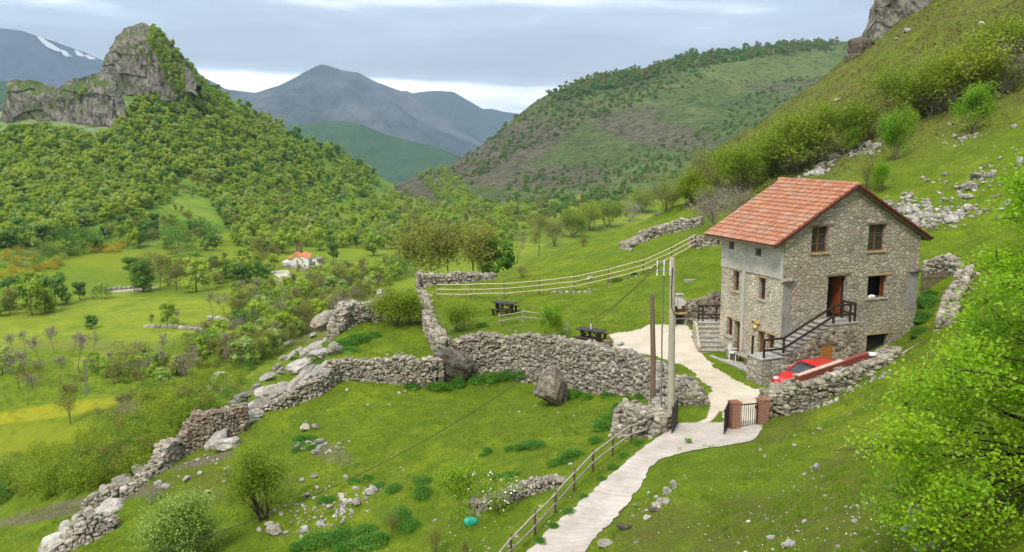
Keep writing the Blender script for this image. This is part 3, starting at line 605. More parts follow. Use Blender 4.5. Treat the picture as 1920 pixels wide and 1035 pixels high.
def wall(name, label, path, top, base=None, thick=.6, size=.3, mats=('wallstone',), group=None, ragged=.15, double=True, cat='stone wall', mound=0):
    """dry-stone wall along path [(x,y)..] with absolute top heights and foot heights"""
    path = np.array(path, float); s = np.concatenate([[0], np.cumsum(np.linalg.norm(np.diff(path, axis=0), axis=1))]); L_ = s[-1]; top = np.array(top, float)
    X = lambda q: np.interp(q, s, path[:, 0]); Y = lambda q: np.interp(q, s, path[:, 1]); Tp = lambda q: np.interp(q, s, top)+ragged*fbm(q/1.2+hash(name) % 7, q*0, 3, 4)
    def foot(x, y):
        return h_near(x, y)
    n = max(3, int(L_/.25)); q = np.linspace(0, L_, n); x, y = X(q), Y(q); tx = np.gradient(x); ty = np.gradient(y); ln = np.hypot(tx, ty); nx, ny = ty/ln, -tx/ln
    fr = foot(x+nx*.55, y+ny*.55); bk = foot(x-nx*.55, y-ny*.55); lo = np.minimum(fr, bk)-.25; hi = np.maximum(Tp(q)-.12, lo+.1)
    if base is not None: lo = np.minimum(lo, np.interp(q, s, base)-.2)
    hw = thick/2-.07; V = []
    for a_, zz, bt in ((1, lo, mound), (1, hi, 0), (-1, hi, 0), (-1, lo, mound)): V.append(np.stack([x+nx*a_*(hw+bt), y+ny*a_*(hw+bt), zz], 1))
    V = np.stack(V, 1).reshape(-1, 3); i = np.arange(n-1)[:, None]*4; j = np.arange(4)[None]; f = np.stack([i+j, i+(j+1) % 4, i+4+(j+1) % 4, i+4+j], -1).reshape(-1, 4)
    mb = MB(); mb.raw(V, f, 1, .1); mb.raw(V[:4], [[0, 1, 2, 3]], 1, .1); mb.raw(V[-4:], [[3, 2, 1, 0]], 1, .1)
    P = []; S = []; yaw = []
    for side in ((1, -1) if double else (-1,)):
        z0 = lo.min(); row = 0
        while z0 < hi.max()+.1:
            hh = size*rng.uniform(.5, .8); qq = rng.uniform(0, size)
            while qq < L_:
                w_ = size*rng.choice([.55, .8, 1.05, 1.4, 1.9], p=[.25, .3, .25, .14, .06]); c = qq+w_/2; qq += w_*.93
                if c > L_: break
                l_, t_ = np.interp(c, q, lo), np.interp(c, q, hi)
                if z0 < l_-.05 or z0 > t_+.05: continue
                g_ = np.interp(c, q, fr if side > 0 else bk)
                if z0+hh < g_-.2: continue
                a = math.atan2(np.interp(c, q, ty), np.interp(c, q, tx)); k_ = 1-(z0-l_)/max(t_-l_, .1)
                off = side*(hw+.02+mound*max(k_, 0)+rng.normal(0, .03))
                P.append((X(c)+np.interp(c, q, nx)*off, Y(c)+np.interp(c, q, ny)*off, z0+hh/2+rng.normal(0, .03))); S.append((w_*.52, .2*rng.uniform(.7, 1.3), hh*.56*rng.uniform(.8, 1.25))); yaw.append(a)
            z0 += hh*.9
    for e_, sg_ in ((0, -1), (n-1, 1)):      # the ends are faced too
        a = math.atan2(ty[e_], tx[e_]); z0 = lo[e_]
        while z0 < hi[e_]:
            hh = size*rng.uniform(.5, .8)
            for o_ in np.arange(-hw, hw+.05, size*.62): P.append((x[e_]+nx[e_]*o_+cos(a)*sg_*.06, y[e_]+ny[e_]*o_+sin(a)*sg_*.06, z0+hh/2)); S.append((.2, size*.42*rng.uniform(.8, 1.3), hh*.6)); yaw.append(a)
            z0 += hh*.85
    qq = 0                                   # capping stones
    while qq < L_:
        w_ = size*rng.uniform(.7, 1.6)
        for o_ in np.arange(-hw, hw+.05, .24):
            a = math.atan2(np.interp(qq, q, ty), np.interp(qq, q, tx))+rng.normal(0, .5)
            P.append((X(qq)+np.interp(qq, q, nx)*o_, Y(qq)+np.interp(qq, q, ny)*o_, np.interp(qq, q, hi)+rng.uniform(-.02, .12))); S.append((w_*.5, size*.42*rng.uniform(.7, 1.2), size*.36*rng.uniform(.6, 1.3))); yaw.append(a)
        qq += w_*.8
    mb.c += stone_cloud(P, S, np.array(yaw), .16)
    # loose stones at the foot
    nf = int(L_*1.2); c = rng.uniform(0, L_, nf); o_ = (hw+mound+.15+np.abs(rng.normal(0, .35, nf))); px2 = np.interp(c, s, path[:, 0])+np.interp(c, q, nx)*o_; py2 = np.interp(c, s, path[:, 1])+np.interp(c, q, ny)*o_
    sz = size*rng.uniform(.15, .5, nf); mb.c += stone_cloud(np.stack([px2, py2, h_near(px2, py2)+sz*.2], 1), np.stack([sz, sz*.8, sz*.6], 1), rng.uniform(0, 6, nf), .3)
    return tag(mb.build(name, [M[mats[0]], M['gap']]), label, cat, group)
wall('retaining_wall', 'long curved grey dry-stone retaining wall holding up the gravel yard above the lower field', [xy(onz(1243, 790, -.7))]+[xy(p) for p in WALLMAIN][1:], [0, .30, .32, .30, .25, .15, -.15, -.35, -.4], thick=.7, size=.26, double=False, ragged=.3, mound=.15)
wall('retaining_wall', 'low grey-brown dry-stone wall edging the small grassy terrace with a straight top', [xy(p) for p in [onz(822, 722, -3.15)]+TERR_F], [-1.45, -1.4, -1.4, -1.5, -1.65], size=.25, ragged=.2, double=False, mats=('wallstone',))
wall('retaining_wall', 'dry-stone wall stepping downhill from the terrace below the white rock outcrop', [xy(onz(628, 726, -3.35)), xy(onz(590, 752, -3.8)), xy(onz(540, 768, -4.1)), xy(onz(490, 774, -4.4))], [-1.6, -2.45, -3.0, -3.9], size=.22, ragged=.25, double=False)
wall('ruined_wall', 'tumbled stone wall dividing the yard from the small terrace behind the bushes', [xy(p) for p in YARD_L][::-1][:0]+[xy(YARD_L[0]), xy(YARD_L[1]), xy(YARD_L[2])], [-.25, -.1, .05], size=.3, ragged=.3)
wall('ruined_wall', 'short pale stone pile wall at the far edge of the small terrace beside the round bush', [xy(onz(628, 622, -1.25)), xy(onz(650, 606, -1.1)), xy(onz(715, 598, -1.0))], [-.75, .45, .4], size=.36, ragged=.35, thick=.9)
wall('ruined_wall', 'brown crumbling wall standing on the ridge between the field and the valley', [xy(onz(330, 830, -5.3)), xy(onz(365, 818, -5.1)), xy(onz(410, 818, -5.0)), xy(onz(459, 810, -4.9))], [-5.1, -4.0, -3.3, -3.1], size=.24, mats=('brownstone',), ragged=.5, mound=.2)
wall('ruined_wall', 'tumbled grey wall running downhill beyond the pale leafy shrub', [xy(onz(325, 838, -5.5)), xy(onz(300, 872, -5.9)), xy(onz(250, 905, -6.3)), xy(onz(215, 922, -6.6)), xy(onz(165, 935, -7.0))], [-4.9, -5.55, -6.0, -6.4, -7.0], size=.3, ragged=.75, mound=.35)
wall('ruined_wall', 'heap-like grey stone wall leaving the lower left corner of the picture', [xy(onz(208, 985, -6.9)), xy(onz(165, 1010, -7.2)), xy(onz(95, 1045, -7.7)), xy(onz(40, 1075, -8.0))], [-6.2, -6.4, -7.3, -7.6], size=.26, ragged=.7, mound=.6, thick=1.2)
wall('field_wall', 'tumbled stone wall on the far edge of the meadow behind the rail fence', [xy(onz(785, 533, -.4)), xy(onz(830, 530, -.35)), xy(onz(890, 526, -.3)), xy(onz(925, 523, -.3))], [.35, .4, .35, .05], size=.4, ragged=.35)
wall('field_wall', 'long tumbled stone wall lying diagonally in the meadow above the fence', [hit(1172, 466)[:2], hit(1210, 448)[:2], hit(1250, 435)[:2], hit(1312, 422)[:2]], [hit(1172, 466)[2]+.25, hit(1210, 448)[2]+.7, hit(1250, 435)[2]+.8, hit(1312, 422)[2]+.7], size=.42, ragged=.35, thick=.9, mats=('wallstone',))
wall('field_wall', 'short stone wall running into the left eave side of the house roof', [hit(1298, 463)[:2], hit(1345, 458)[:2], (hit(1345, 458)[0]+3, hit(1345, 458)[1]+1)], [hit(1298, 463)[2]+.7, hit(1345, 458)[2]+.8, hit(1345, 458)[2]+1.2], size=.35)
wall('yard_wall', 'stone wall with stepped top between the barbecue and the back of the house', [(11.2, 54.2), (12.0, 53.3), (12.6, 52.4), (13.2, 51.2)], [1.9, 2.2, 2.8, 2.9], size=.34, mats=('brownstone',), ragged=.06)
wall('parking_wall', 'dark grey dry-stone wall in front of the parked red car', [xy(onz(1437, 786, -.2)), xy(onz(1500, 765, .25)), xy(onz(1560, 735, .75)), xy(onz(1610, 712, 1.1)), xy(onz(1650, 684, 1.6)), xy(onz(1672, 662, 1.9))], [1.12, 1.52, 1.75, 1.85, 2.0, 2.2], size=.31, thick=.7, mats=('wallstone',), ragged=.12)
wall('slope_wall', 'pale rubble wall climbing from the right corner of the house past the wooden hurdle', [hit(1772, 612)[:2], hit(1785, 575)[:2], hit(1800, 548)[:2], hit(1812, 515)[:2], hit(1775, 508)[:2], hit(1738, 512)[:2]], [hit(1772, 612)[2]+.4, hit(1785, 575)[2]+.6, hit(1800, 548)[2]+.7, hit(1812, 515)[2]+.6, hit(1775, 508)[2]+.8, hit(1738, 512)[2]+.8], size=.36, ragged=.3)
wall('field_wall', 'low broken stone wall in the field beside the turquoise sack', [hit(892, 955)[:2], hit(930, 948)[:2], hit(985, 928)[:2], hit(1050, 905)[:2]], [hit(892, 955)[2]+.3, hit(930, 948)[2]+.5, hit(985, 928)[2]+.6, hit(1050, 905)[2]+.2], size=.2, thick=.5)
wall('road_bank_wall', 'stub of grey dry-stone wall under the poles at the left side of the gate', [xy(onz(1168, 815, -1.1)), xy(onz(1180, 800, -1.0)), xy(onz(1215, 812, -.8)), xy(onz(1248, 803, -.4))], [-.5, .25, .1, .3], size=.3, ragged=.2, thick=.9, mound=.15)
wall('rubble_heap', 'heap of broken pale stones beside the concrete pole at the yard edge', [xy(onz(1262, 720, 0)), xy(onz(1280, 735, 0)), xy(onz(1296, 752, 0))], [.45, .7, .35], size=.25, thick=1.0, mound=.3, cat='rubble')
0 and wall('road_bank_wall', 'low broken stone facing on the grass bank right of the road', [xy(onz(1248, 880, -.3)), xy(onz(1252, 905, -.25)), xy(onz(1246, 938, -.25))], [.15, .1, -.1], size=.22, thick=.4)

def rock(name, label, p, s, seed, mat='limestone', yaw=0, tilt=(0, 0), sub=ICO4, sq=.75, rough=.3, cat='rock', group=None, sink=.25, taper=0):
    v, f = sub; v = v*np.stack([1-taper*v[:, 2], 1-taper*v[:, 2], 1+0*v[:, 2]], 1); v = np.sign(v)*np.abs(v)**sq
    n1 = noise3(v+seed*5.3, .8, seed); n2 = noise3(v+seed*2.3, 2.2, seed+1); n3 = noise3(v+seed, 6.0, seed+2)
    rs = np.random.default_rng(seed)
    for _ in range(9):      # broken facets
        d_ = rs.normal(0, 1, 3); d_ /= np.linalg.norm(d_); k_ = v @ d_; lim = rs.uniform(.62, .85); v = v-np.maximum(k_-lim, 0)[:, None]*d_*.92
    v = v*(1+rough*(1.6*n1+.8*np.abs(n2)+.35*n3))[:, None]
    v = v*np.array(s); Rm = Matrix.Rotation(yaw, 3, 'Z') @ Matrix.Rotation(tilt[0], 3, 'X') @ Matrix.Rotation(tilt[1], 3, 'Y'); v = v @ np.array(Rm).T
    v[:, 2] -= v[:, 2].min()*(1-sink)
    o = link(name, make_mesh(name, [(v, f, 0, .5, False)], [M[mat]]), None, p); o.location.z = p[2]-.02; return tag(o, label, cat, group)

# named boulders
rock('boulder', 'big brown boulder leaning against the retaining wall in the field', onz(1036, 757, -2.9), (.85, .8, 1.2), 3, 'darkrock', .3, (.05, .22), ICO5, .9, .2, taper=.42)
rock('boulder', 'dark mossy rock mass built into the corner of the retaining wall', onz(850, 716, -3.2), (1.35, .9, 1.35), 5, 'darkrock', .1, (0, 0), ICO5, .8, .25)
rock('boulder', 'grey boulder perched at the far end of the terrace next to the pale stone pile', onz(606, 618, -1.4), (.95, .9, .65), 8, 'wallstone', .5, (0, -.5), ICO4, .85, .2)
rock('boulder', 'pale flat stone standing up behind the round bush', onz(718, 562, -.8), (.45, .4, .55), 9, 'limestone', .2, (0, 0), ICO3)
OUT = [((455, 752), 1.5, 1.0, .9, 0), ((478, 735), 1.3, .9, 1.0, .3), ((500, 712), 1.7, 1.1, .8, .4), ((527, 700), 1.1, .9, 1.0, .2), ((505, 742), 1.0, .6, .5, .1), ((545, 672), 2.1, .9, .45, .5), ((520, 690), 1.6, .6, .5, .5), ((560, 695), 1.0, .7, .5, .2), ((592, 648), 1.9, 1.3, .35, .3),
       ((608, 668), 1.0, .8, .45, .1), ((628, 664), .5, .6, .7, .2), ((575, 702), 1.0, .5, .35, .4), ((628, 700), .6, .5, .8, 0), ((560, 725), 1.3, .35, .3, .45), ((540, 645), 1.3, .8, .35, .5), ((585, 630), 1.2, .6, .35, .3), ((485, 768), .7, .6, .55, 0), ((470, 790), .9, .7, .6, 0), ((430, 838), 1.0, .6, .4, 0)]
for i, ((px, py), a, b, c, t) in enumerate(OUT):
    p = hit(px, py); rock('limestone_rock', 'pale limestone slab cropping out of the grassy ridge left of the terrace', p, (a*.95, b*.9, c*.75), 20+i, 'limestone', .9+rng.normal(0, .2), (rng.normal(0, .15), -t*.8), ICO4, .8, .26, group='limestone slabs along the ridge', sink=.35)
for i, (px, py, s_) in enumerate([(330, 838, .5), (318, 858, .45), (300, 852, .8), (275, 880, .7), (240, 905, .5), (195, 925, .6), (185, 985, .7), (130, 1005, .6), (345, 800, .4), (395, 818, .6), (440, 800, .6), (425, 770, .5)]):
    rock('ridge_rock', 'grey weathered rock among the tumbled walls of the lower left ridge', hit(px, py), (s_*.9, s_*.65, s_*.7), 60+i, 'limestone', rng.uniform(0, 3), (0, 0), ICO3, .8, .3, group='rocks among the ridge walls', sink=.4)
EX = [(350, 815, .6), (372, 790, .5), (398, 775, .5), (440, 760, .8), (452, 790, .7), (425, 818, .7), (410, 832, .6), (388, 832, .5), (360, 835, .5), (335, 848, .5), (310, 845, .6), (290, 868, .6), (262, 888, .6), (228, 905, .6), (210, 922, .5), (180, 935, .5), (205, 965, .6), (160, 990, .7), (150, 1015, .7), (115, 1020, .7), (100, 1035, .6), (195, 1000, .5), (520, 745, .5), (497, 758, .5), (535, 735, .5), (575, 712, .5), (600, 700, .5), (612, 688, .4), (640, 680, .3), (560, 660, .8), (580, 668, .7), (610, 640, .8), (470, 770, .6), (530, 675, .9), (546, 690, .8)]
for i, (px, py, s_) in enumerate(EX):
    rock('ridge_rock', 'grey weathered rock among the tumbled walls of the lower left ridge', hit(px, py), (s_*1.25, s_*.8, s_*.6), 260+i, 'limestone', rng.uniform(0, 3), (rng.normal(0, .2), -.3), ICO3, .8, .3, group='rocks among the ridge walls', sink=.4)
FR = [(572, 805, .38), (592, 802, .34), (600, 830, .25), (560, 835, .3), (592, 850, .28), (618, 848, .22), (636, 842, .2), (730, 760, .14), (836, 776, .12), (965, 768, .12), (973, 773, .12), (693, 925, .38), (668, 945, .34), (590, 895, .22), (566, 902, .22), (648, 895, .18), (595, 915, .2), (640, 930, .2),
      (575, 930, .25), (600, 985, .3), (572, 995, .28), (515, 1000, .5), (505, 985, .25), (487, 995, .2), (590, 935, .16), (557, 745, .16), (651, 732, .15), (760, 735, .16), (748, 738, .14), (1003, 762, .12), (900, 728, .12), (296, 912, .4), (310, 915, .3), (388, 925, .25), (350, 900, .25), (375, 890, .22), (420, 905, .2), (430, 880, .2)]
for i, (px, py, s_) in enumerate(FR):
    rock('field_stone', 'loose grey stone lying in the grass of the lower field', hit(px, py), (s_*.85, s_*.6, s_*.5), 90+i, 'limestone' if i % 3 else 'wallstone', rng.uniform(0, 3), (0, 0), ICO3, .8, .3, group='loose stones in the lower field', sink=.3)
for i, (px, py, a, b, c, lab) in enumerate([(1172, 992, .45, .2, .2, 'long brownish stone on the grass verge right of the road'), (1213, 972, .26, .2, .14, 'pale flat stone on the grass verge below the darker one'), (1228, 958, .4, .2, .15, 'dark pitted stone on the grass verge right of the road'), (1248, 925, .22, .2, .3, 'upright white stone in the grass bank right of the road'),
        (1264, 915, .2, .15, .3, 'pale upright stone at the right end of the grass bank stones'), (1133, 1022, .35, .4, .15, 'flat pitted stone at the bottom edge of the picture beside the road'), (1530, 880, .22, .2, .22, 'small white stone alone in the middle of the right slope'), (1192, 1018, .13, .1, .1, 'small white stone in the grass near the bottom of the picture'), (1538, 806, .18, .15, .1, 'small grey stone high on the slope below the car wall'),
        (1480, 1025, .3, .25, .2, 'low pale stone at the bottom edge of the right slope'), (1715, 1000, .3, .25, .6, 'tall pale rock rising beside the leafy tree at lower right'), (1760, 1030, .35, .3, .25, 'pale rock at the foot of the leafy tree'), (1700, 1010, .2, .2, .3, 'small pale rock left of the tall one under the leafy tree')]):
    rock('bank_stone', lab, hit(px, py), (a*.62, b*.62, c*.62), 140+i, 'limestone' if i not in (0, 2) else 'darkrock', -.3+rng.normal(0, .2), (0, 0), ICO3, .8, .28, sink=.25)
HR = [(1818, 355, .9), (1832, 335, .7), (1815, 372, .6), (1800, 368, .4), (1560, 295, .7), (1635, 292, .6), (1545, 285, .6), (1585, 280, .5), (1890, 385, .5), (1878, 395, .4), (1738, 340, .4), (1730, 335, .35), (1495, 320, .5), (1120, 408, .9), (1205, 405, .9), (1232, 404, .8), (1190, 403, .8), (1212, 408, .7), (1290, 345, 1.4), (1280, 350, 1.0), (1325, 330, .8), (1660, 262, .5), (1900, 240, .5), (1840, 50, 1.0), (1865, 180, .6), (1600, 200, .7), (1585, 205, .6), (1490, 245, .5), (1540, 215, .6), (1700, 60, .8), (1680, 75, .6), (1105, 525, .55), (1182, 470, .4), (1870, 410, .3), (1780, 235, .4), (1570, 190, .6)]
for i, (px, py, s_) in enumerate(HR):
    p = hit(px, py)
    if p: rock('hillside_rock', 'grey rock cropping out of the grassy hillside', p, (s_*.62, s_*.5, s_*.42), 180+i, 'limestone', rng.uniform(0, 3), (0, 0), ICO3, .8, .3, group='rocks on the hillside above the house', sink=.35)
# skyline crags at top right
def crag(name, label, lobes, mat, kind=None, seed=0, flute=.25, res=ICO5):
    ch = []
    for i, (p, s, yaw) in enumerate(lobes):
        v, f = res; v = np.sign(v)*np.abs(v)**.62; q = v*np.array(s)
        sc_ = max(s); a = np.arctan2(v[:, 1], v[:, 0])
        d = fbm(a*2.2+seed+i*3, v[:, 2]*.7, 4, seed+i, True)*flute+noise3(q/sc_+seed+i*9.1, 2.2, seed+3+i)*flute*.9+noise3(q/sc_, 7, seed+i)*flute*.35+noise3(q/sc_, 17, seed+i)*flute*.16
        q = q*(1+d[:, None]*np.array([1, 1, .45])); q = rot_z(q, yaw)+np.array(p); ch.append((q, f, 0, .5, False))
    o = link(name, make_mesh(name, ch, [M[mat]])); return tag(o, kind='structure') if kind else tag(o, label, 'rock')
def cliff_mat():
    m = Mat('cliff_rock', .95, .1); p = m.pos(True); pv = m.pos(True, (1, 1, .35)); n = m.noise(pv, .09, 7, .68, .5); n2 = m.noise(pv, .45, 7, .72); n3 = m.noise(p, .05, 5, .6)
    c = m.ramp(n, [(.3, (.15, .135, .115)), (.5, (.30, .275, .245)), (.68, (.46, .41, .36))]); c = m.mix(m.ramp(n2, [(.36, .85), (.52, 0.0)]), c, (.06, .058, .045))
    c = m.mix(m.ramp(n3, [(.52, 0.0), (.62, .75)]), c, (.085, .13, .025))
    g = m.N.new('ShaderNodeNewGeometry'); s_ = m.N.new('ShaderNodeSeparateXYZ'); m.L.new(g.outputs['Normal'], s_.inputs[0])
    c = m.mix(m.ramp(m.math('ADD', s_.outputs[2], m.math('MULTIPLY', m.math('SUBTRACT', n2, .5), .7)), [(.62, 0.0), (.78, .9)]), c, (.085, .15, .02))
    m.col(c); m.bump(n2, 1.0, 3.0); return m.m
M['cliff'] = cliff_mat()
def up(px, py, Y): return np.array(onY(px, py, Y))
def crag_wall(crest, foot, D, front, back, seed, amp, mat='cliff', ns=420, nt=110, jag=.25):
    """a cliff: front face from foot line up to the crest line, then a back slope; fluted by noise"""
    cx_ = np.array([p[0] for p in crest], float); cy_ = np.array([p[1] for p in crest], float); fx_ = np.array([p[0] for p in foot], float); fy_ = np.array([p[1] for p in foot], float)
    s_ = np.linspace(0, 1, ns); lc = np.concatenate([[0], np.cumsum(np.hypot(np.diff(cx_), np.diff(cy_)))]); lc /= lc[-1]; lf = np.concatenate([[0], np.cumsum(np.hypot(np.diff(fx_), np.diff(fy_)))]); lf /= lf[-1]
    C_ = np.array([onY(np.interp(q, lc, cx_), np.interp(q, lc, cy_), D) for q in s_]); F_ = np.array([onY(np.interp(q, lf, fx_), np.interp(q, lf, fy_), D-front) for q in s_])
    t = np.linspace(0, 1, nt); P = []
    H_ = (C_[:, 2]-F_[:, 2])
    for q in t:
        if q < .7: k_ = q/.7; base = F_+(C_-F_)*np.array([1, 0, 1])*k_; base[:, 1] = F_[:, 1]+front*(k_**1.0*.55+.45*sstep(k_, .75, 1.0))
        else: k_ = (q-.7)/.3; base = C_+np.array([0, back, 0])*k_-np.array([0, 0, 1.])*(H_+12)[:, None]*k_
        P.append(base)
    P = np.array(P); ss = (s_*(abs(C_[-1, 0]-C_[0, 0])+10))[None, :]+P[:, :, 2]*.25; zz = P[:, :, 2]
    w_ = np.minimum(1, np.minimum(t[:, None]/.06, 1))
    n1 = fbm(ss/amp/2.6, zz/amp/7+seed, 5, seed, True); n2 = fbm(ss/amp/.7, zz/amp/1.2+seed, 4, seed+5); st = np.floor(zz/amp/1.6+fbm(ss/amp/5, zz*0, 2, seed)*1.2)
    led = (hash2(st, np.floor(ss/amp/4), seed)-.5)*.5
    P[:, :, 1] -= (n1*.9+n2*.45+led)*amp*w_; P[:, :, 0] += fbm(ss/amp/1.5+9, zz/amp/1.5, 3, seed+7)*amp*.5*w_
    P[:, :, 2] += (fbm(ss/amp/1.1, np.zeros_like(ss)+seed, 4, seed+9)*amp*jag+fbm(ss/amp*1.5, zz/amp, 3, seed+12)*amp*.12)*sstep(t[:, None], .3, .65)
    structure('rock_crag', make_mesh('rock_crag', [(P.reshape(-1, 3), grid_faces(nt, ns), 0, .5, False)], [M[mat]]))
crag_wall([(186, 150), (194, 112), (203, 92), (214, 78), (226, 62), (240, 50), (252, 45), (262, 41), (275, 44), (288, 50), (300, 60), (318, 78), (335, 95), (350, 110), (366, 134), (376, 158)], [(186, 185), (196, 185), (215, 190), (240, 195), (262, 192), (285, 190), (310, 188), (328, 190), (348, 178), (364, 176), (376, 182)], 545, 15, 30, 3, 4.0)
crag_wall([(-60, 240), (0, 226), (14, 205), (20, 152), (32, 147), (60, 151), (90, 158), (112, 166), (130, 152), (160, 145), (190, 136), (208, 142), (225, 170), (240, 205)], [(-60, 275), (0, 270), (20, 272), (60, 270), (100, 262), (130, 262), (160, 272), (190, 265), (215, 240), (240, 230)], 497, 13, 30, 13, 3.6)
crag_wall([(1631, 78), (1634, 50), (1638, 20), (1650, -30), (1680, -70), (1760, -110), (1850, -150), (1900, -160)], [(1631, 80), (1650, 84), (1665, 80), (1700, 58), (1740, 28), (1790, -5), (1840, -30), (1900, -60)], 150, 5, 14, 23, 1.2, 'cliff', 360, 100)
crag('rock_pinnacle', 'round knob of dark rock perched on the hillside skyline below the cliff', [(up(1612, 90, 146), (1.5, 1.5, 1.7), .2), (up(1609, 112, 146.5), (1.1, 1.2, 1.3), 0), (up(1603, 112, 145), (1.3, 1.4, 1.0), .2)], 'darkrock', None, 33, .16, ICO4)

# haze between the camera and the far ridges
hz = MB(); hz.box(-13500, 13500, -200, 11800, -141.5, 1750); ho = hz.build('haze', [])
hm = bpy.data.materials.new('haze'); hm.use_nodes = True; hm.node_tree.nodes.clear(); _o = hm.node_tree.nodes.new('ShaderNodeOutputMaterial'); _v = hm.node_tree.nodes.new('ShaderNodeVolumePrincipled')
_v.inputs['Color'].default_value = (.52, .73, 1.0, 1); _v.inputs['Density'].default_value = HAZE = .00007; _v.inputs['Anisotropy'].default_value = .0
hm.node_tree.links.new(_v.outputs[0], _o.inputs['Volume']); ho.data.materials.clear(); ho.data.materials.append(hm); tag(ho, kind='stuff')
# ------------------------------------------------------------ the stone house
def masonry(name, mortar, lo, mid, hi, warm, scale=3.0, plaster=0.0, contrast=1.0):
    m = Mat(name, .95, .12); p0 = m.pos(False, (1, 1, 1.55)); 
    ds = m.N.new('ShaderNodeTexNoise'); m.L.new(p0, ds.inputs['Vector']); ds.inputs['Scale'].default_value = 2.2; ds.inputs['Detail'].default_value = 3
    mxv = m.N.new('ShaderNodeVectorMath'); mxv.operation = 'MULTIPLY_ADD'; m.L.new(ds.outputs['Color'], mxv.inputs[0]); mxv.inputs[1].default_value = (.27, .27, .27); m.L.new(p0, mxv.inputs[2]); p = mxv.outputs[0]
    cell = m.vor(p, scale, 'F1', 1.0, 'Color'); edge = m.vor(p, scale, 'DISTANCE_TO_EDGE'); sx = m.N.new('ShaderNodeSeparateColor'); m.L.new(cell, sx.inputs[0])
    pw = m.pos(False); n = m.noise(pw, 5, 6, .7); n2 = m.noise(pw, .7, 5, .6)
    c = m.ramp(sx.outputs[0], [(.05, lo), (.45, mid), (.85, hi)]); c = m.mix(m.ramp(sx.outputs[1], [(.84, 0.0), (.9, .75)], 'LINEAR'), c, warm)
    c = m.mix(m.ramp(n, [(.3, .55), (.6, 0.0)]), c, tuple(x*.55 for x in lo))
    mk = m.ramp(m.math('ADD', edge, m.math('MULTIPLY', m.math('SUBTRACT', n, .5), .06)), [(.025, 1.0), (.075, 0.0)])
    c = m.mix(mk, c, m.ramp(n, [(.3, tuple(x*.7 for x in mortar)), (.7, mortar)]))
    if plaster: c = m.mix(m.ramp(m.noise(pw, 1.1, 6, .68, .4), [(.44, plaster), (.62, 0.0)]), c, m.ramp(n, [(.3, tuple(x*.82 for x in mortar)), (.7, tuple(x*1.1 for x in mortar))]))
    c = m.mix(m.ramp(m.noise(pw, .55, 5, .7, .8), [(.48, 0.0), (.66, .45)]), c, (.44, .35, .22)); c = m.mix(m.ramp(m.noise(pw, 1.6, 6, .75), [(.58, 0.0), (.7, .5)]), c, (.22, .20, .165))
    c = m.mix(m.ramp(n2, [(.4, .22), (.65, 0.0)]), c, (.12, .11, .095))
    m.col(c); h = m.math('ADD', m.ramp(edge, [(.0, 0.0), (.13, 1.0)]), m.math('MULTIPLY', n, .5)); m.bump(h, .9, .07); return m.m
M['masonry'] = masonry('rubble_masonry', (.45, .40, .33), (.24, .21, .17), (.38, .34, .28), (.56, .51, .43), (.46, .30, .18), 3.1, .6)
M['masonry_left'] = masonry('pointed_masonry', (.64, .58, .46), (.36, .31, .24), (.51, .45, .345), (.64, .58, .46), (.50, .41, .27), 3.6, .75)
def plaster_mat(name, c0, c1, sc_=9):
    m = Mat(name, .95, .1); p = m.pos(False); n = m.noise(p, sc_, 6, .75); n2 = m.noise(p, .9, 5, .65)
    c = m.ramp(n, [(.32, tuple(x*.55 for x in c0)), (.48, c0), (.66, c1)]); c = m.mix(m.ramp(n2, [(.4, .4), (.65, 0.0)]), c, (.22, .20, .17)); m.col(c); m.bump(n, .9, .05); return m.m
M['render'] = plaster_mat('rough_render', (.50, .48, .43), (.68, .655, .60), 10)
M['cement'] = plaster_mat('cement_patch', (.27, .255, .24), (.34, .325, .305), 2.5)
def tile_mat():
    m = Mat('clay_tile', .85, .2); p = m.pos(True); t = m.attr(); n = m.noise(p, 3.5, 5, .7)
    c = m.ramp(t, [(0, (.34, .15, .085)), (.3, (.39, .18, .105)), (.6, (.44, .215, .13)), (.86, (.49, .27, .175)), (.93, (.36, .25, .20)), (1, (.29, .23, .22))])
    c = m.mix(m.ramp(n, [(.35, .5), (.6, 0.0)]), c, (.30, .13, .08)); c = m.mix(m.ramp(m.noise(p, 1.3, 6, .72), [(.56, 0.0), (.7, .5)]), c, (.42, .32, .28)); m.col(c); m.bump(n, .4, .01); return m.m
M['tile'] = tile_mat()
M['dark_tile'] = plain('weathered_verge_tile', (.13, .035, .025), .8, .2, .4, 5)
M['dark_wood'] = plain('dark_stained_wood', (.035, .022, .016), .6, .3, .35, 9)
M['brown_wood'] = plain('brown_window_wood', (.16, .075, .03), .6, .3, .3, 9)
M['orange_wood'] = plain('orange_varnished_wood', (.33, .13, .03), .5, .3, .25, 5)
M['red_wood'] = plain('red_brown_door_wood', (.20, .055, .02), .5, .3, .25, 5)
M['grey_wood'] = plain('weathered_grey_wood', (.30, .27, .22), .85, .2, .3, 9)
M['pale_wood'] = plain('pale_rail_wood', (.50, .43, .30), .8, .2, .2, 9)
M['old_wood'] = plain('old_brown_wood', (.16, .12, .085), .85, .2, .35, 9)
M['inside'] = plain('dark_interior', (.03, .027, .024), .9, .1, .2, 3)
M['lintel'] = plain('ochre_lintel', (.36, .27, .13), .85, .2, .3, 5)
M['step_stone'] = plaster_mat('step_stone', (.36, .345, .32), (.52, .50, .47), 4)
M['iron'] = plain('dark_iron', (.05, .042, .038), .5, .4, .3, 9, .4)
M['galv'] = plain('grey_steel', (.22, .22, .21), .5, .4, .2, 9, .5)
def glass_mat():
    m = Mat('window_glass', .08, .5); n = m.noise(m.pos(), 1.5, 3); m.col(m.ramp(n, [(.3, (.012, .014, .016)), (.7, (.05, .055, .06))])); return m.m
M['glass'] = glass_mat()
M['white'] = plain('white_paint', (.75, .75, .73), .5, .3, .08, 6)
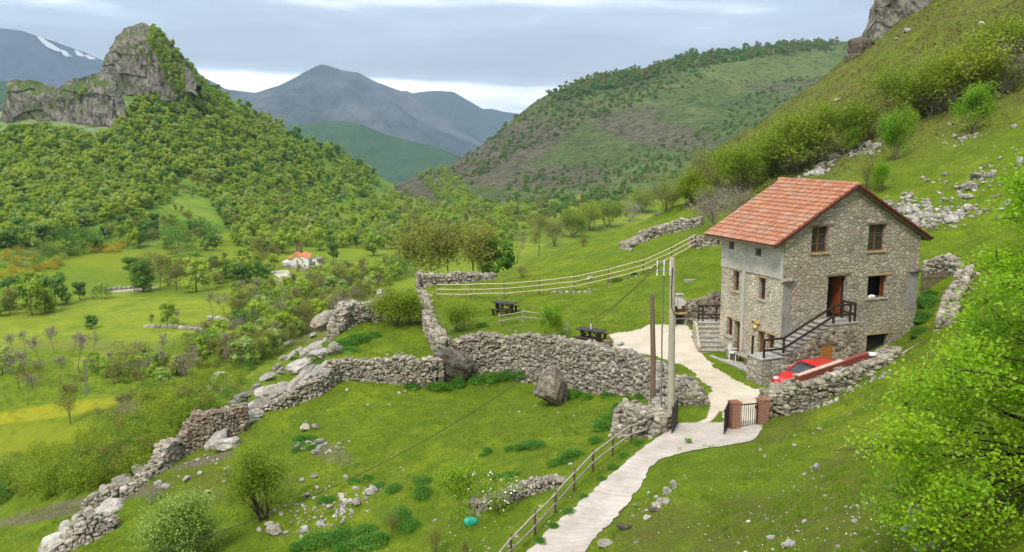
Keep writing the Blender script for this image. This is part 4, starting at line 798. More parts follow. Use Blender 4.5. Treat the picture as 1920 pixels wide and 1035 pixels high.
M['curtain'] = plain('brown_curtain', (.10, .06, .03), .9, .1, .4, 12)

TH = RAD(22.4); HO = onz(1460, 700, 0)
house = thing('stone_house', 'three-storey rubble-stone house with an orange clay-tiled gable roof beside the gravel yard', 'house', (HO[0], HO[1], 0), TH)
HM = Matrix.Translation(house.location) @ Matrix.Rotation(TH, 4, 'Z')
HW, HD, RX, RZ, EL, ER, EZL, EZR = 9.5, 5.3, 4.4, 9.86, -.85, 9.95, 6.86, 6.80
def holed_wall(holes, u0, u1, z0, z1, fn, clip=None, reveal=.34, sub=.6):
    """panel with rectangular openings; fn(u, depth, z) -> local point"""
    us = sorted({u0, u1, *[h[0] for h in holes], *[h[1] for h in holes]}); zs = sorted({z0, z1, *[h[2] for h in holes], *[h[3] for h in holes]})
    V = []; Fc = []
    for a, b in zip(us, us[1:]):
        for c, d in zip(zs, zs[1:]):
            cu, cz = (a+b)/2, (c+d)/2
            if any(h[0] < cu < h[1] and h[2] < cz < h[3] for h in holes): continue
            i = len(V); V += [(a, 0, c), (b, 0, c), (b, 0, d), (a, 0, d)]; Fc.append((i, i+1, i+2, i+3))
    bm = bmesh.new(); vs_ = [bm.verts.new(v) for v in V]; [bm.faces.new([vs_[k] for k in f]) for f in Fc]
    bmesh.ops.remove_doubles(bm, verts=bm.verts, dist=1e-4)
    if clip:
        for co, no in clip: bmesh.ops.bisect_plane(bm, geom=bm.verts[:]+bm.edges[:]+bm.faces[:], plane_co=co, plane_no=no, clear_outer=True)
    for h in holes:
        a, b, c, d = h[:4]; q = [(a, c), (b, c), (b, d), (a, d)]
        for k_ in range(4):
            (p, r), (p2, r2) = q[k_], q[(k_+1) % 4]; bm.faces.new([bm.verts.new(x) for x in ((p, 0, r), (p, reveal, r), (p2, reveal, r2), (p2, 0, r2))])
    for v in bm.verts: v.co = Vector(fn(v.co.x, v.co.y, v.co.z))
    bm.normal_update(); me = bpy.data.meshes.new('wall'); bm.to_mesh(me); bm.free(); return me
GH = [(1.72, 2.85, 6.36, 7.76), (5.62, 6.86, 6.26, 7.72), (3.0, 4.28, 2.74, 5.02), (5.80, 7.2, 3.62, 4.88), (6.0, 7.55, .5, 1.54)]
sl = (RZ-EZL)/(RX-EL); sr = (RZ-EZR)/(ER-RX)
clip = [((RX, 0, RZ-.12), (-sl, 0, 1)), ((RX, 0, RZ-.12), (sr, 0, 1))]
def part(me, name, mat, parent=house):
    if mat: me.materials.append(M[mat])
    return link(name, me, parent)
part(holed_wall(GH, 0, HW, -.6, 10, lambda u, d, z: (u, d, z), clip), 'front_wall', 'masonry')
part(holed_wall([], 0, HW, -.6, 10, lambda u, d, z: (u, HD-d, z), clip), 'rear_wall', 'masonry')
LHo = [(4.18, 4.62, 6.15, 6.62), (1.80, 2.28, 6.05, 6.48), (3.68, 4.24, 3.8, 4.96), (1.40, 1.98, 3.7, 4.9), (4.12, 4.64, 1.1, 2.2), (3.25, 3.92, .12, 2.12), (1.30, 1.86, .12, 1.96), (.46, 1.08, .9, 1.95), (.92, 1.06, 3.72, 4.22)]
part(holed_wall(LHo, 0, HD, -.6, EZL+.42, lambda u, d, z: (d, u, z)), 'left_wall', 'masonry_left')
part(holed_wall([], 0, HD, -.6, EZR+.2, lambda u, d, z: (HW-d, u, z)), 'right_wall', 'masonry')
# rough render band on the upper left wall, standing proud, and the strip down the middle
bnd = holed_wall([LHo[0], LHo[1]], -.03, HD+.02, 5.1, EZL+.30, lambda u, d, z: (-.07+d, u, z), None, .07); part(bnd, 'rendered_band', 'render')
mb = MB(); mb.box(-.07, 0, -.03, HD, 5.06, 5.10).box(-.10, -.0, 3.05, 3.28, 0, 7.0); mb.build('render_strip', M['render'], house)
mb = MB()
for (x0, x1, z0, z1) in [(.02, .75, 1.2, 2.9), (.02, .55, 2.9, 4.9), (.75, 1.3, 1.4, 2.3)]: mb.box(x0, x1, -.025-.004*x0, .01, z0, z1)
mb.build('cement_patch', M['cement'], house); mb = MB(); mb.box(8.6, 9.48, -.022, .01, 2.8, 4.9); mb.build('cement_patch', M['cement'], house)
mb = MB(); mb.raw(*((lambda v, f: (v*np.array([.42, .22, .13])+np.array([.30, -.06, 5.0]), f))(*TST[2]))); mb.build('corbel_stone', M['wallstone'], house); mb = MB(); mb.raw(*((lambda v, f: (v*np.array([.4, .2, .13])+np.array([9.2, -.04, 5.05]), f))(*TST[4]))); mb.build('corbel_stone', M['wallstone'], house)
# interior so that openings look into dark rooms
mb = MB(); mb.box(.40, HW-.4, .9, 1.0, -.4, 7.6).box(1.0, 1.1, .4, HD-.4, -.4, 6.6)
for z in (2.55, 5.4): mb.box(.4, HW-.4, .4, HD-.4, z, z+.1)
mb.build('interior', M['inside'], house)
def window(name, u0, u1, z0, z1, side='g', frame='brown_wood', style='casement', inset=.2, sill='lintel', lint=None, glass='glass'):
    """frame, glass and sill in an opening; side g = gable (along x), l = left wall (along y)"""
    T = (lambda a, b, c: (a, b, c)) if side == 'g' else (lambda a, b, c: (b, a, c))
    def bx(mb, a0, a1, b0, b1, c0, c1, mi=0):
        p, q = T(a0, b0, c0), T(a1, b1, c1); mb.box(min(p[0], q[0]), max(p[0], q[0]), min(p[1], q[1]), max(p[1], q[1]), c0, c1, mi)
    mb = MB(); t = .07; bx(mb, u0+.005, u0+t, inset, inset+.07, z0+.005, z1-.005); bx(mb, u1-t, u1-.005, inset, inset+.07, z0+.005, z1-.005); bx(mb, u0+t, u1-t, inset, inset+.07, z0+.005, z0+t); bx(mb, u0+t, u1-t, inset, inset+.07, z1-t, z1-.005)
    if style == 'casement':
        um = (u0+u1)/2; bx(mb, um-.05, um+.05, inset-.012, inset+.072, z0+t, z1-t)
        for k_ in (1, 2): z = z0+(z1-z0)*k_/3; bx(mb, u0+t, um-.05, inset+.01, inset+.05, z-.018, z+.018); bx(mb, um+.05, u1-t, inset+.01, inset+.05, z-.018, z+.018)
    w_ = mb.build(name, M[frame], house)
    if glass: g = MB(); bx(g, u0+.06, u1-.06, inset+.03, inset+.042, z0+.06, z1-.06); g.build('pane', M[glass], w_)
    if sill: s_ = MB(); bx(s_, u0-.1, u1+.1, -.07, inset-.005, z0-.09, z0-.004); s_.build('sill', M[sill], w_)
    if lint: s_ = MB(); bx(s_, u0-.15, u1+.28, -.035, .12, z1+.004, z1+.11); s_.build('lintel', M[lint], w_)
    return w_
window('window', *GH[0], lint='old_wood'); window('window', *GH[1], lint='old_wood')
w3 = window('window', *GH[3], style='open', glass=None, lint='lintel', sill='step_stone'); mb = MB(); mb.box(7.02, 7.09, .28, .36, 3.70, 4.80); mb.build('open_casement', M['red_wood'], w3)
v_, f_ = TST[1]; mb = MB(); mb.raw(v_*np.array([.26, .12, .09])+np.array([6.15, .05, 3.70]), f_); mb.build('cloth', M['white'], w3)
w4 = window('basement_window', *GH[4], style='plain', frame='inside', sill=None, lint='lintel', glass='inside', inset=.28)
dr = window('door_opening', *GH[2], style='plain', frame='inside', glass=None, sill='step_stone', lint='old_wood'); mb = MB(); mb.beam((4.22, .30, 3.87), (4.14, .92, 3.87), .05, 2.1); dd = mb.build('door', M['red_wood'], dr)
mb = MB(); mb.box(4.06, 4.12, .82, .88, 3.75, 3.85); mb.build('handle', M['iron'], dr)
for h in (LHo[0], LHo[1]): window('window', *h, side='l', style='plain', sill=None, inset=.16)
for h in (LHo[2], LHo[3]): window('window', *h, side='l', style='plain', inset=.2, sill='step_stone', frame='brown_wood', lint='lintel')
window('window', *LHo[4], side='l', style='plain', frame='red_wood', inset=.18, sill='step_stone'); window('window', *LHo[7], side='l', style='plain', frame='orange_wood', inset=.18, sill='step_stone', lint='lintel')
window('vent_slot', *LHo[8], side='l', style='plain', frame='white', inset=.05, sill=None)
for h in (LHo[5], LHo[6]):
    fr_ = window('door', *h, side='l', style='plain', frame='brown_wood', inset=.22, sill=None, lint='lintel', glass=None); mb = MB(); mb.box(.25, .31, h[0]+.07, h[1]-.07, h[2]+.02, h[3]-.07); mb.build('door_leaf', M['brown_wood'], fr_)
mb = MB(); mb.box(-.30, -.0, 1.72, 2.06, 2.30, 2.36).raw([(-.34, 1.66, 2.36), (-.34, 2.12, 2.36), (0, 2.12, 2.36), (0, 1.66, 2.36), (-.34, 1.89, 2.52), (0, 1.89, 2.52)], [[0, 1, 4, 4], [3, 2, 5, 5], [0, 4, 5, 3], [1, 2, 5, 4]]); lm = mb.build('wall_lantern', M['lintel'], house)
lme = bpy.data.materials.new('lantern_glow'); lme.use_nodes = True; b_ = lme.node_tree.nodes['Principled BSDF']; b_.inputs['Base Color'].default_value = (.9, .6, .15, 1); b_.inputs['Emission Color'].default_value = (1, .62, .15, 1); b_.inputs['Emission Strength'].default_value = 1.2
mb = MB(); mb.raw(ICO2[0]*np.array([.07, .07, .09])+np.array([-.17, 1.89, 2.2]), ICO2[1], 0, 0, True); mb.build('lamp_bulb', lme, lm)

# roof: each tile a curved patch, rows stepping down the slope
def tile_slope(r, e, y0, y1, flip):
    rx, rz = r; ex, ez = e; L_ = math.hypot(ex-rx, ez-rz); d = np.array([(ex-rx)/L_, (ez-rz)/L_]); nrm = np.array([-d[1], d[0]]) if d[0] > 0 else np.array([d[1], -d[0]])
    if nrm[1] < 0: nrm = -nrm
    rows, cols = 16, 32; V = []; Fc = []; T_ = []; k_ = 0; K = 7
    for i in range(rows):
        for j in range(cols):
            c = random.random(); j0 = random.uniform(-.008, .008)
            for q in range(2):
                s0 = (i+q*1.12)/rows*L_
                for a in range(K):
                    u = a/(K-1); prof = .052*max(0, sin(pi*min(1, u/.62)))**.8 if u < .62 else -.012*sin(pi*(u-.62)/.38)
                    h = prof+(.01+.055*q)+.05+j0*.7; y = y0+(j+u)/cols*(y1-y0)+j0
                    V.append((rx+d[0]*s0+nrm[0]*h, y, rz+d[1]*s0+nrm[1]*h)); T_.append(c)
            for a in range(K-1): Fc.append((k_+a, k_+a+1, k_+K+a+1, k_+K+a))
            k_ += 2*K
    return np.array(V), np.array(Fc), np.array(T_)
roof_y0, roof_y1 = -.28, 5.95
mb = MB()
for r, e in (((RX, RZ), (EL, EZL)), ((RX, RZ), (ER, EZR))):
    v, f, t = tile_slope(r, e, roof_y0, roof_y1, 0); mb.raw(v, f, 0, t)
roof = mb.build('roof', M['tile'], house)
mb = MB(); th_ = .14
for (rx, rz), (ex, ez) in (((RX, RZ), (EL, EZL)), ((RX, RZ), (ER, EZR))): mb.prism([(rx, rz+.02), (ex, ez+.02), (ex, ez-th_), (rx, rz-th_)] if ex < rx else [(ex, ez+.02), (rx, rz+.02), (rx, rz-th_), (ex, ez-th_)], 'y', roof_y0+.03, roof_y1-.03)
mb.build('roof_deck', M['old_wood'], roof)
mb = MB(); nT = 16
for i in range(nT):
    a = roof_y0-.05+(roof_y1-roof_y0+.1)*i/nT; mb.tube([(RX, a, RZ+.10), (RX, a+.42, RZ+.075)], [.135, .11], 10, 0, random.random())
mb.build('ridge_tiles', M['tile'], roof)
mb = MB()
for (ex, ez) in ((EL, EZL), (ER, EZR)):
    n_ = 14
    for i in range(n_):
        a, b = i/n_, (i+1.15)/n_; pa = np.array([RX+(ex-RX)*a, roof_y0-.02, RZ+(ez-RZ)*a+.045]); pb = np.array([RX+(ex-RX)*b, roof_y0-.02, RZ+(ez-RZ)*b+.065]); mb.tube([pa, pb], [.085, .095], 8, 0, random.random())
mb.build('verge_tiles', M['dark_tile'], roof)
mb = MB(); mb.box(-.02+EL, EL+.06, roof_y0+.05, roof_y1-.05, EZL-.10, EZL+.02); mb.build('eaves_board', M['old_wood'], roof)
mb = MB(); v_, f_ = TST[5]
mb.box(RX+.35, RX+.95, 4.5, 5.0, RZ-.5, RZ+.10); mb.box(RX+.28, RX+1.02, 4.43, 5.07, RZ+.10, RZ+.17); mb.build('chimney', M['tile'], roof)

# outside staircase along the gable
st = MB(); n_ = 9; x0, x1, zb, zt = -.75, 2.45, 1.28, 2.72
for i in range(n_):
    a = x0+(x1-x0)*i/n_; b = x0+(x1-x0)*(i+1)/n_; z = zb+(zt-zb)*(i+1)/n_; st.box(a, b+.0, -1.15+.003*(i % 2), -.002, -.5, z-.07); st.box(a-.05, b+.0, -1.19+.003*(i % 2), -.002, z-.067, z, 1)
st.box(x1, 4.15, -1.15, -.002, -.5, zt-.08); st.box(x1, 4.2, -1.2, -.002, zt-.077, zt, 1); st.box(-2.15, x0-.002, -1.25, -.05, -.6, zb-.05); st.box(-2.2, x0-.054, -1.3, -.05, zb-.047, zb+.02, 1)
st.box(-1.0, .6, -1.55, -1.254, -.6, .85)
stairs = st.build('outside_staircase', [M['masonry'], M['step_stone']], house)
mb = MB(); mb.box(1.70, 2.45, -1.21, -1.153, .78, 1.62); od = mb.build('hatch_door', M['orange_wood'], stairs); mb = MB(); mb.box(1.45, 2.75, -1.24, -1.153, 1.64, 1.74); mb.build('lintel', M['old_wood'], od)
P_, S_ = [], []
for _ in range(150): P_.append((rng.uniform(-1.2, 4.05), -1.17, rng.uniform(0, 2.5))); S_.append((rng.uniform(.10, .22), .05, rng.uniform(.06, .13)))
P_, S_ = np.array(P_), np.array(S_); kk = (P_[:, 2]+.12 < np.clip(zb+(zt-zb)*(P_[:, 0]-x0)/(x1-x0), zb-.15, zt-.25)) & ~((P_[:, 0] > 1.5) & (P_[:, 0] < 2.7) & (P_[:, 2] > .6) & (P_[:, 2] < 1.85)); mb = MB(); mb.c += stone_cloud(P_[kk], S_[kk], np.zeros(kk.sum()), .08); mb.build('stone_facing', M['brownstone'], stairs)
def rail(name, pts, posts, h=.9, parent=None, mat='dark_wood', w=.09):
    mb = MB()
    for a, b in zip(pts, pts[1:]):
        for dz in (h, h*.42): mb.beam((a[0], a[1], a[2]+dz), (b[0], b[1], b[2]+dz), w*.8, w*1.1)
    for p in posts: mb.box(p[0]-w/2, p[0]+w/2, p[1]-w/2, p[1]+w/2, p[2]-.02, p[2]+h+.05)
    return mb.build(name, M[mat], parent)
rail('railing', [(-1.95, -1.12, zb), (-.72, -1.12, zb), (2.5, -1.08, zt), (3.95, -1.08, zt), (3.95, -.1, zt)], [(-1.95, -1.12, zb), (-.72, -1.12, zb), (2.5, -1.08, zt), (3.62, -1.08, zt), (3.95, -1.08, zt), (3.95, -.15, zt), (-1.95, -.2, zb)], .95, stairs)

# paved strip, steps to the upper lawn, furniture by the left wall
mb = MB(); mb.box(-1.35, -.02, -1.0, 4.4, -.3, .07); o = mb.build('paved_strip', M['step_stone'], None, (HO[0], HO[1], 0), TH); tag(o, kind='structure')
mb = MB()
for i in range(7): mb.box(-.66, .66, .28*i, .28*i+.35+(.5 if i == 6 else 0), -.3, .215*(i+1)-.06); mb.box(-.69, .68, .28*i-.04, .28*i+.27+(.6 if i == 6 else 0), .215*(i+1)-.057, .215*(i+1), 1)
mb.prism([(.1, -.3), (2.45, -.3), (2.45, 1.42), (1.7, 1.42), (.1, .35)], 'x', -.86, -.70)
stp = thing('stone_steps', 'grey stone steps with seven treads rising beside the far left corner of the house', 'steps', (11.68, 48.2, 0), -.07); mb.build('steps', [M['masonry_left'], M['step_stone']], stp)
rail('railing', [(-.62, 2.05, 1.5), (.25, 2.05, 1.5), (.9, 2.1, 1.5), (1.7, 2.5, 2.2)], [(-.62, 2.05, 1.5), (-.35, 2.05, 1.5), (.45, 2.05, 1.5)], .95, stp)
def H2W(x, y, z=0): return tuple(HM @ Vector((x, y, z)))
# garden bench, chair, planter
t = thing('garden_bench', 'small pale garden bench standing against the left house wall', 'bench', H2W(-.55, 2.35, .07), TH)
mb = MB(); [mb.box(-.25+.13*i, -.14+.13*i, -.6, .6, .42, .45) for i in range(4)]; mb.build('seat', M['grey_wood'], t)
for x in (-.22, .22):
    for y in (-.5, .5): mb = MB(); mb.box(x-.03, x+.03, y-.03, y+.03, 0, .42); mb.build('leg', M['old_wood'], t)
t = thing('garden_chair', 'white lattice garden chair by the left house wall', 'chair', H2W(-.65, 3.0, .07), TH+.5)
mb = MB(); mb.box(-.22, .22, -.22, .22, .42, .45); mb.build('seat', M['white'], t)
mb = MB(); [mb.beam((-.2+.1*i, .22, .45), (-.2+.1*i, .28, .95), .02, .02) for i in range(5)]; mb.beam((-.22, .28, .95), (.22, .28, .95), .03, .03); mb.beam((-.22, .25, .7), (.22, .25, .7), .02, .02); mb.build('backrest', M['white'], t)
for x in (-.19, .19):
    for y in (-.19, .19): mb = MB(); mb.box(x-.018, x+.018, y-.018, y+.018, 0, .42); mb.build('leg', M['white'], t)
mb = MB(); mb.tube([(0, 0, 0), (0, 0, .12), (0, 0, .5), (0, 0, .55)], [.24, .26, .30, .34], 16); t = mb.build('stone_planter', M['step_stone'], None, H2W(-.5, 3.45, .07)); tag(t, 'round pale stone planter pot at the foot of the house wall', 'planter')

# barbecue
BQ = (10.74, 53.9, gz(10.74, 53.9)-.02); t = thing('brick_barbecue', 'masonry barbecue with a white hood and orange brick firebox on the lawn edge', 'barbecue', BQ, .15)
mb = MB(); mb.box(-.48, -.30, -.35, .35, 0, .75).box(.30, .48, -.35, .35, 0, .75).box(-.30, .30, .20, .34, 0, .75).box(-.50, .50, -.38, .36, .42, .48); mb.build('base', M['cement'], t)
mb = MB(); mb.box(-.62, .62, -.50, .38, .75, .83); mb.build('shelf', M['lintel'], t)
M['firebrick'] = plain('orange_firebrick', (.50, .20, .08), .8, .2, .25, 8)
mb = MB(); mb.box(-.50, -.40, -.32, .34, .83, 1.28).box(.40, .50, -.32, .34, .83, 1.28).box(-.40, .40, .24, .34, .83, 1.28).box(-.05, .40, .05, .239, .83, 1.2); mb.build('firebox', M['firebrick'], t)
mb = MB(); hd = [(.54, .40, 1.28), (.50, .36, 1.36), (.20, .18, 1.72), (.20, .18, 1.90)]; V = []
for a, b, z in hd: V += [(-a, -b, z), (a, -b, z), (a, b, z), (-a, b, z)]
F4 = [[i*4+j, i*4+(j+1) % 4, i*4+4+(j+1) % 4, i*4+4+j] for i in range(3) for j in range(4)]+[[12, 13, 14, 15]]; mb.raw(V, F4); mb.build('hood', M['render'], t)
mb = MB(); mb.box(-.26, .26, -.24, .24, 1.94, 2.0).box(-.2, -.14, -.18, .18, 1.9, 1.94).box(.14, .2, -.18, .18, 1.9, 1.94); mb.tube([(.05, 0, 2.0), (.05, 0, 2.25)], .012, 6); mb.build('chimney_cap', M['step_stone'], t)

# picnic tables and benches
def plank_board(mb, L_, W_, z, th=.055, n=5):
    for i in range(n): a = -W_/2+W_*i/n; mb.box(-L_/2, L_/2, a+.004, a+W_/n-.004, z-th, z)
def picnic(p, rz, label, L_=1.75, W_=.85, h=.80):
    t = thing('picnic_table', label, 'table', p, rz); mb = MB(); plank_board(mb, L_, W_, h); mb.build('tabletop', M['dark_wood'], t)
    for x in (-L_*.33, L_*.33):
        mb = MB(); mb.prism([(-.30, 0), (-.2, 0), (-.13, .35), (-.26, h-.06), (.26, h-.06), (.13, .35), (.2, 0), (.30, 0), (.16, 0), (.05, .12), (-.05, .12), (-.16, 0)][:0] or [(-.27, 0), (.27, 0), (.17, .35), (.30, h-.06), (-.30, h-.06), (-.17, .35)], 'x', x-.045, x+.045); mb.build('leg', M['dark_wood'], t)
    mb = MB(); mb.beam((-L_*.33, 0, .3), (L_*.33, 0, .3), .06, .1); mb.beam((-L_*.3, 0, .32), (-.05, 0, h-.08), .05, .06); mb.beam((L_*.3, 0, .32), (.05, 0, h-.08), .05, .06); mb.build('brace', M['dark_wood'], t); return t
def bench(p, rz, label, L_=1.5):
    t = thing('picnic_bench', label, 'bench', p, rz, 'benches beside the picnic tables'); mb = MB(); plank_board(mb, L_, .3, .46, .05, 2); mb.build('seat', M['dark_wood'], t)
    for x in (-L_*.36, L_*.36): mb = MB(); mb.prism([(-.13, 0), (.13, 0), (.09, .2), (.13, .41), (-.13, .41), (-.09, .2)], 'x', x-.04, x+.04); mb.build('leg', M['dark_wood'], t)
def on_ground(px, py): return hit(px, py)
def table_set(px, py, rz, lab, la, lb):
    p = on_ground(px, py); picnic(p, rz, lab); n = Vector((-sin(rz), cos(rz), 0))
    for k_, l_ in ((-1, la), (1, lb)): q = (p[0]+n.x*.8*k_, p[1]+n.y*.8*k_); bench((q[0], q[1], gz(*q)), rz, l_)
table_set(946, 587, -.42, 'dark wooden picnic table on the lawn near the rail fence', 'near dark bench of the picnic table standing by the rail fence', 'far dark bench of the picnic table standing by the rail fence')
table_set(1108, 641, -.62, 'dark wooden picnic table at the edge of the gravel yard above the retaining wall', 'near dark bench of the picnic table beside the gravel yard', 'far dark bench of the picnic table beside the gravel yard')
p = on_ground(1108, 641); mb = MB(); mb.tube([(0, 0, 0), (0, 0, .2), (0, 0, .25), (0, 0, .32)], [.04, .04, .018, .018], 8); tag(mb.build('bottle', M['white'], None, (p[0], p[1]+.15, p[2]+.80)), 'pale bottle standing on the picnic table beside the gravel yard', 'bottle')
t = mb = MB(); mb.tube([(0, 0, 0), (0, 0, .34)], [.3, .27], 12); q = on_ground(1139, 648); tag(mb.build('tree_stump', M['old_wood'], None, q), 'short sawn log stool beside the picnic table at the yard edge', 'stump')
rock('field_boulder', 'flat pale stone on the gravel just right of the log stool', on_ground(1158, 648), (.42, .25, .16), 77, 'limestone', .2, (0, 0), ICO3)
mb = MB(); mb.beam((0, 0, .15), (3.4, .5, .22), .32, .2); mb.beam((1.9, .2, .24), (3.6, .45, .33), .3, .08); q = hit(1283, 531); tag(mb.build('fallen_log', M['grey_wood'], None, q), 'grey weathered log lying on the lawn left of the house', 'log')

# poles, bracket, cable
PX, PY, PZ = 7.25, 37.4, -.5
t = thing('concrete_pole', 'tall pale concrete utility pole at the left gate post', 'utility pole', (PX, PY, PZ)); mb = MB(); mb.tube([(0, 0, -.3), (-.07, 0, 3.8), (-.14, 0, 7.6)], [.175, .15, .12], 12); M['pole'] = plain('cast_concrete', (.36, .33, .26), .85, .2, .15, 3); mb.build('shaft', M['pole'], t)
mb = MB(); mb.box(.14, .31, -.1, .1, 5.35, 5.75); mb.build('meter_box', plain('meter_box_grey', (.42, .42, .40), .6, .3, .05), t)
mb = MB(); mb.tube([(-.16, -.14, 7.2), (-.18, -.15, 6.3), (-.15, -.16, 5.4), (-.02, -.17, 5.1), (.2, -.15, 5.2)], .022, 6); mb.build('cable_drop', M['iron'], t)
mb = MB()
for z in (7.05, 7.38): mb.beam((-.2, 0, z), (-.85, .05, z), .05, .05)
mb.build('crossarm', M['galv'], t)
for x in (-.25, -.52, -.82): mb = MB(); mb.tube([(x, -.05, 6.85), (x, -.05, 7.02), (x, -.05, 7.1), (x, -.05, 7.3), (x, -.05, 7.38), (x, -.05, 7.55)], [.035, .02, .035, .02, .035, .015], 8); mb.build('insulator', M['white'], t)
mb = MB(); mb.tube([(-.52, 0, 7.0), (-.50, .1, 4), (-.42, .15, .4)], .035, 6); mb.tube([(-.43, .12, 2.9), (0, 0, 2.9)], .02, 6); mb.build('steel_rod', M['galv'], t)
t = thing('wooden_pole', 'shorter weathered brown timber pole left of the concrete one', 'pole', (6.7, 39.4, -.8)); mb = MB(); mb.tube([(.05, 0, -.3), (0, 0, 3), (-.13, 0, 5.85)], [.14, .125, .105], 10); mb.build('shaft', M['old_wood'], t); mb = MB(); mb.box(-.17, .0, -.03, .03, 5.86, 5.96); mb.build('cap', M['galv'], t)
a = np.array([PX-.7, PY, PZ+7.3]); b = np.array(onY(150, 1075, 23)); ctl = np.array(onY(700, 868, 29.5))
tt = np.linspace(0, 1, 60)[:, None]; lin = a+(b-a)*tt; w_ = 4*tt*(1-tt)
ln_ = a+(b-a)*.5; cab = lin-np.array([[0, 0, 1.]])*w_*1.9
mb = MB(); mb.tube(cab, .013, 6); tag(mb.build('overhead_cable', M['iron']), 'black overhead cable sagging across the lower field from the concrete pole', 'cable')
hb = np.array([HO[0]+.2, HO[1]+HD, 6.0]); a2 = np.array([PX-.8, PY+.1, PZ+7.35]); c2 = np.array(onz(1050, 600, .8))+np.array([0, 2, 0])
mb = MB(); e2 = onz(1108, 600, 1.0); tt = np.linspace(0, 1, 30)[:, None]; lin = a2+(np.array(e2)-a2)*tt; mb.tube(lin-np.array([[0, 0, 1.]])*4*tt*(1-tt)*.3, .014, 5); tag(mb.build('guy_wire', M['iron']), 'thin wire slanting from the concrete pole down behind the yard picnic table', 'wire')
mb = MB(); mb.tube([e2, (e2[0], e2[1], gz(e2[0], e2[1])-.1)], .03, 6); tag(mb.build('wire_stake', M['galv']), 'short stake anchoring the thin slanting wire behind the picnic table', 'stake')

# gate
def gate_leaf(name, label, a, b, h=1.15, nb=9, sheet=False):
    t = thing(name, label, 'gate', a); a_, b_ = Vector((0, 0, 0)), Vector(b)-Vector(a); mb = MB()
    for z in (.08, h): mb.beam(a_+Vector((0, 0, z)), b_+Vector((0, 0, z)), .04, .05)
    for q in (0, 1): p = a_+(b_-a_)*q; mb.beam(p+Vector((0, 0, .02)), p+Vector((0, 0, h+.04)), .05, .05)
    mb.build('frame', M['iron'], t)
    mb = MB()
    for i in range(1, nb): p = a_+(b_-a_)*i/nb; mb.beam(p+Vector((0, 0, .08)), p+Vector((0, 0, h)), .022, .022)
    mb.build('bars', M['iron'], t)
    if sheet: d = (b_-a_).normalized(); mb = MB(); mb.beam(a_+Vector((0, 0, h/2+.05))+Vector((d.y, -d.x, 0))*.0, b_+Vector((0, 0, h/2+.05)), .008, h-.14); mb.build('sheet', M['galv'], t)
    mb = MB(); m_ = (b_-a_)*.92; mb.box(m_.x-.05, m_.x+.05, m_.y-.05, m_.y+.05, h-.18, h-.06); mb.build('latch', M['iron'], t); return t
g0 = onz(1269, 796, -.28); gate_leaf('metal_gate', 'open dark barred metal gate leaf at the foot of the concrete pole', g0, (g0[0]-.42, g0[1]-1.1, -.36), 1.2, 12, True)
bp = onz(1376, 805, -.25); g1 = (bp[0]-.22, bp[1]+.2, -.25); gate_leaf('metal_gate', 'open dark metal gate leaf hinged on the left side of the brick pillar', g1, (g1[0]-.42, g1[1]-1.05, -.3), 1.2, 12, True)
M['brick'] = None
def brick_mat():
    m = Mat('red_brick', .9, .15); b = m.N.new('ShaderNodeTexBrick'); p = m.pos(False, (1, 1, 1), (pi/2, 0, 0)); m.L.new(p, b.inputs['Vector']); b.inputs['Scale'].default_value = 1; b.inputs['Brick Width'].default_value = .24; b.inputs['Row Height'].default_value = .065; b.inputs['Mortar Size'].default_value = .008
    b.inputs['Color1'].default_value = (.30, .105, .06, 1); b.inputs['Color2'].default_value = (.20, .07, .042, 1); b.inputs['Mortar'].default_value = (.42, .33, .27, 1); m.col(m.mix(m.ramp(m.noise(m.pos(), 6, 4, .7), [(.3, .4), (.6, 0.0)]), b.outputs[0], (.2, .08, .05))); m.bump(b.outputs[1], -.5, .01); return m.m
M['brick'] = brick_mat()
def pillar(p, label):
    mb = MB(); mb.box(-.2, .2, -.2, .2, -.3, 1.22); mb.box(-.23, .23, -.23, .23, 1.223, 1.28); tag(mb.build('brick_pillar', M['brick'], None, p, .25), label, 'pillar')
pillar(bp, 'red brick gate pillar standing between the open gate leaf and the railing'); bp2 = onz(1428, 800, -.2); pillar(bp2, 'red brick pillar half hidden at the end of the grey parking wall')
t = gate_leaf('metal_railing', 'short dark metal railing between the two brick pillars', (bp[0]+.24, bp[1]+.06, -.24), (bp2[0]-.24, bp2[1]-.05, -.2), 1.08, 8); t['category'] = 'railing'

# fences
def fence(name, label, pts, h=1.0, nr=3, spacing=2.2, post='old_wood', railm='pale_wood', lean=0.03, prad=.055, rr=.045, box=False):
    t = thing(name, label, 'fence', pts[0]); pts = np.array(pts, float); s = np.concatenate([[0], np.cumsum(np.linalg.norm(np.diff(pts[:, :2], axis=0), axis=1))]); n_ = max(1, int(round(s[-1]/spacing))); q = np.linspace(0, s[-1], n_+1); Q = np.stack([np.interp(q, s, pts[:, j]) for j in (0, 1)], 1)
    Z = h_near(Q[:, 0], Q[:, 1]); o = pts[0]; tops = []
    for i in range(n_+1):
        l_ = rng.normal(0, lean, 2); b = np.array([Q[i, 0], Q[i, 1], Z[i]])-o; mb = MB(); mb.tube([b-[0, 0, .3], b+[l_[0], l_[1], h+.12]], [prad, prad*.9], 7); mb.build('post', M[post], t); tops.append((b, l_))
    for k_ in range(nr):
        f_ = (k_+1)/nr*.93 if nr > 2 else (.45, .93)[k_]
        for i in range(n_):
            (b0, l0), (b1, l1) = tops[i], tops[i+1]; p = b0+np.array([l0[0]*f_, l0[1]*f_-prad, h*f_+rng.normal(0, .015)]); r = b1+np.array([l1[0]*f_, l1[1]*f_-prad, h*f_+rng.normal(0, .015)]); d = (r-p)/np.linalg.norm(r-p)
            mb = MB(); mb.tube([p-d*.12, (p+r)/2+np.array([0, 0, rng.normal(0, .015)]), r+d*.12], [rr, rr*.9, rr], 6, 0, rng.random()); mb.build('rail', M[railm], t)
    return t
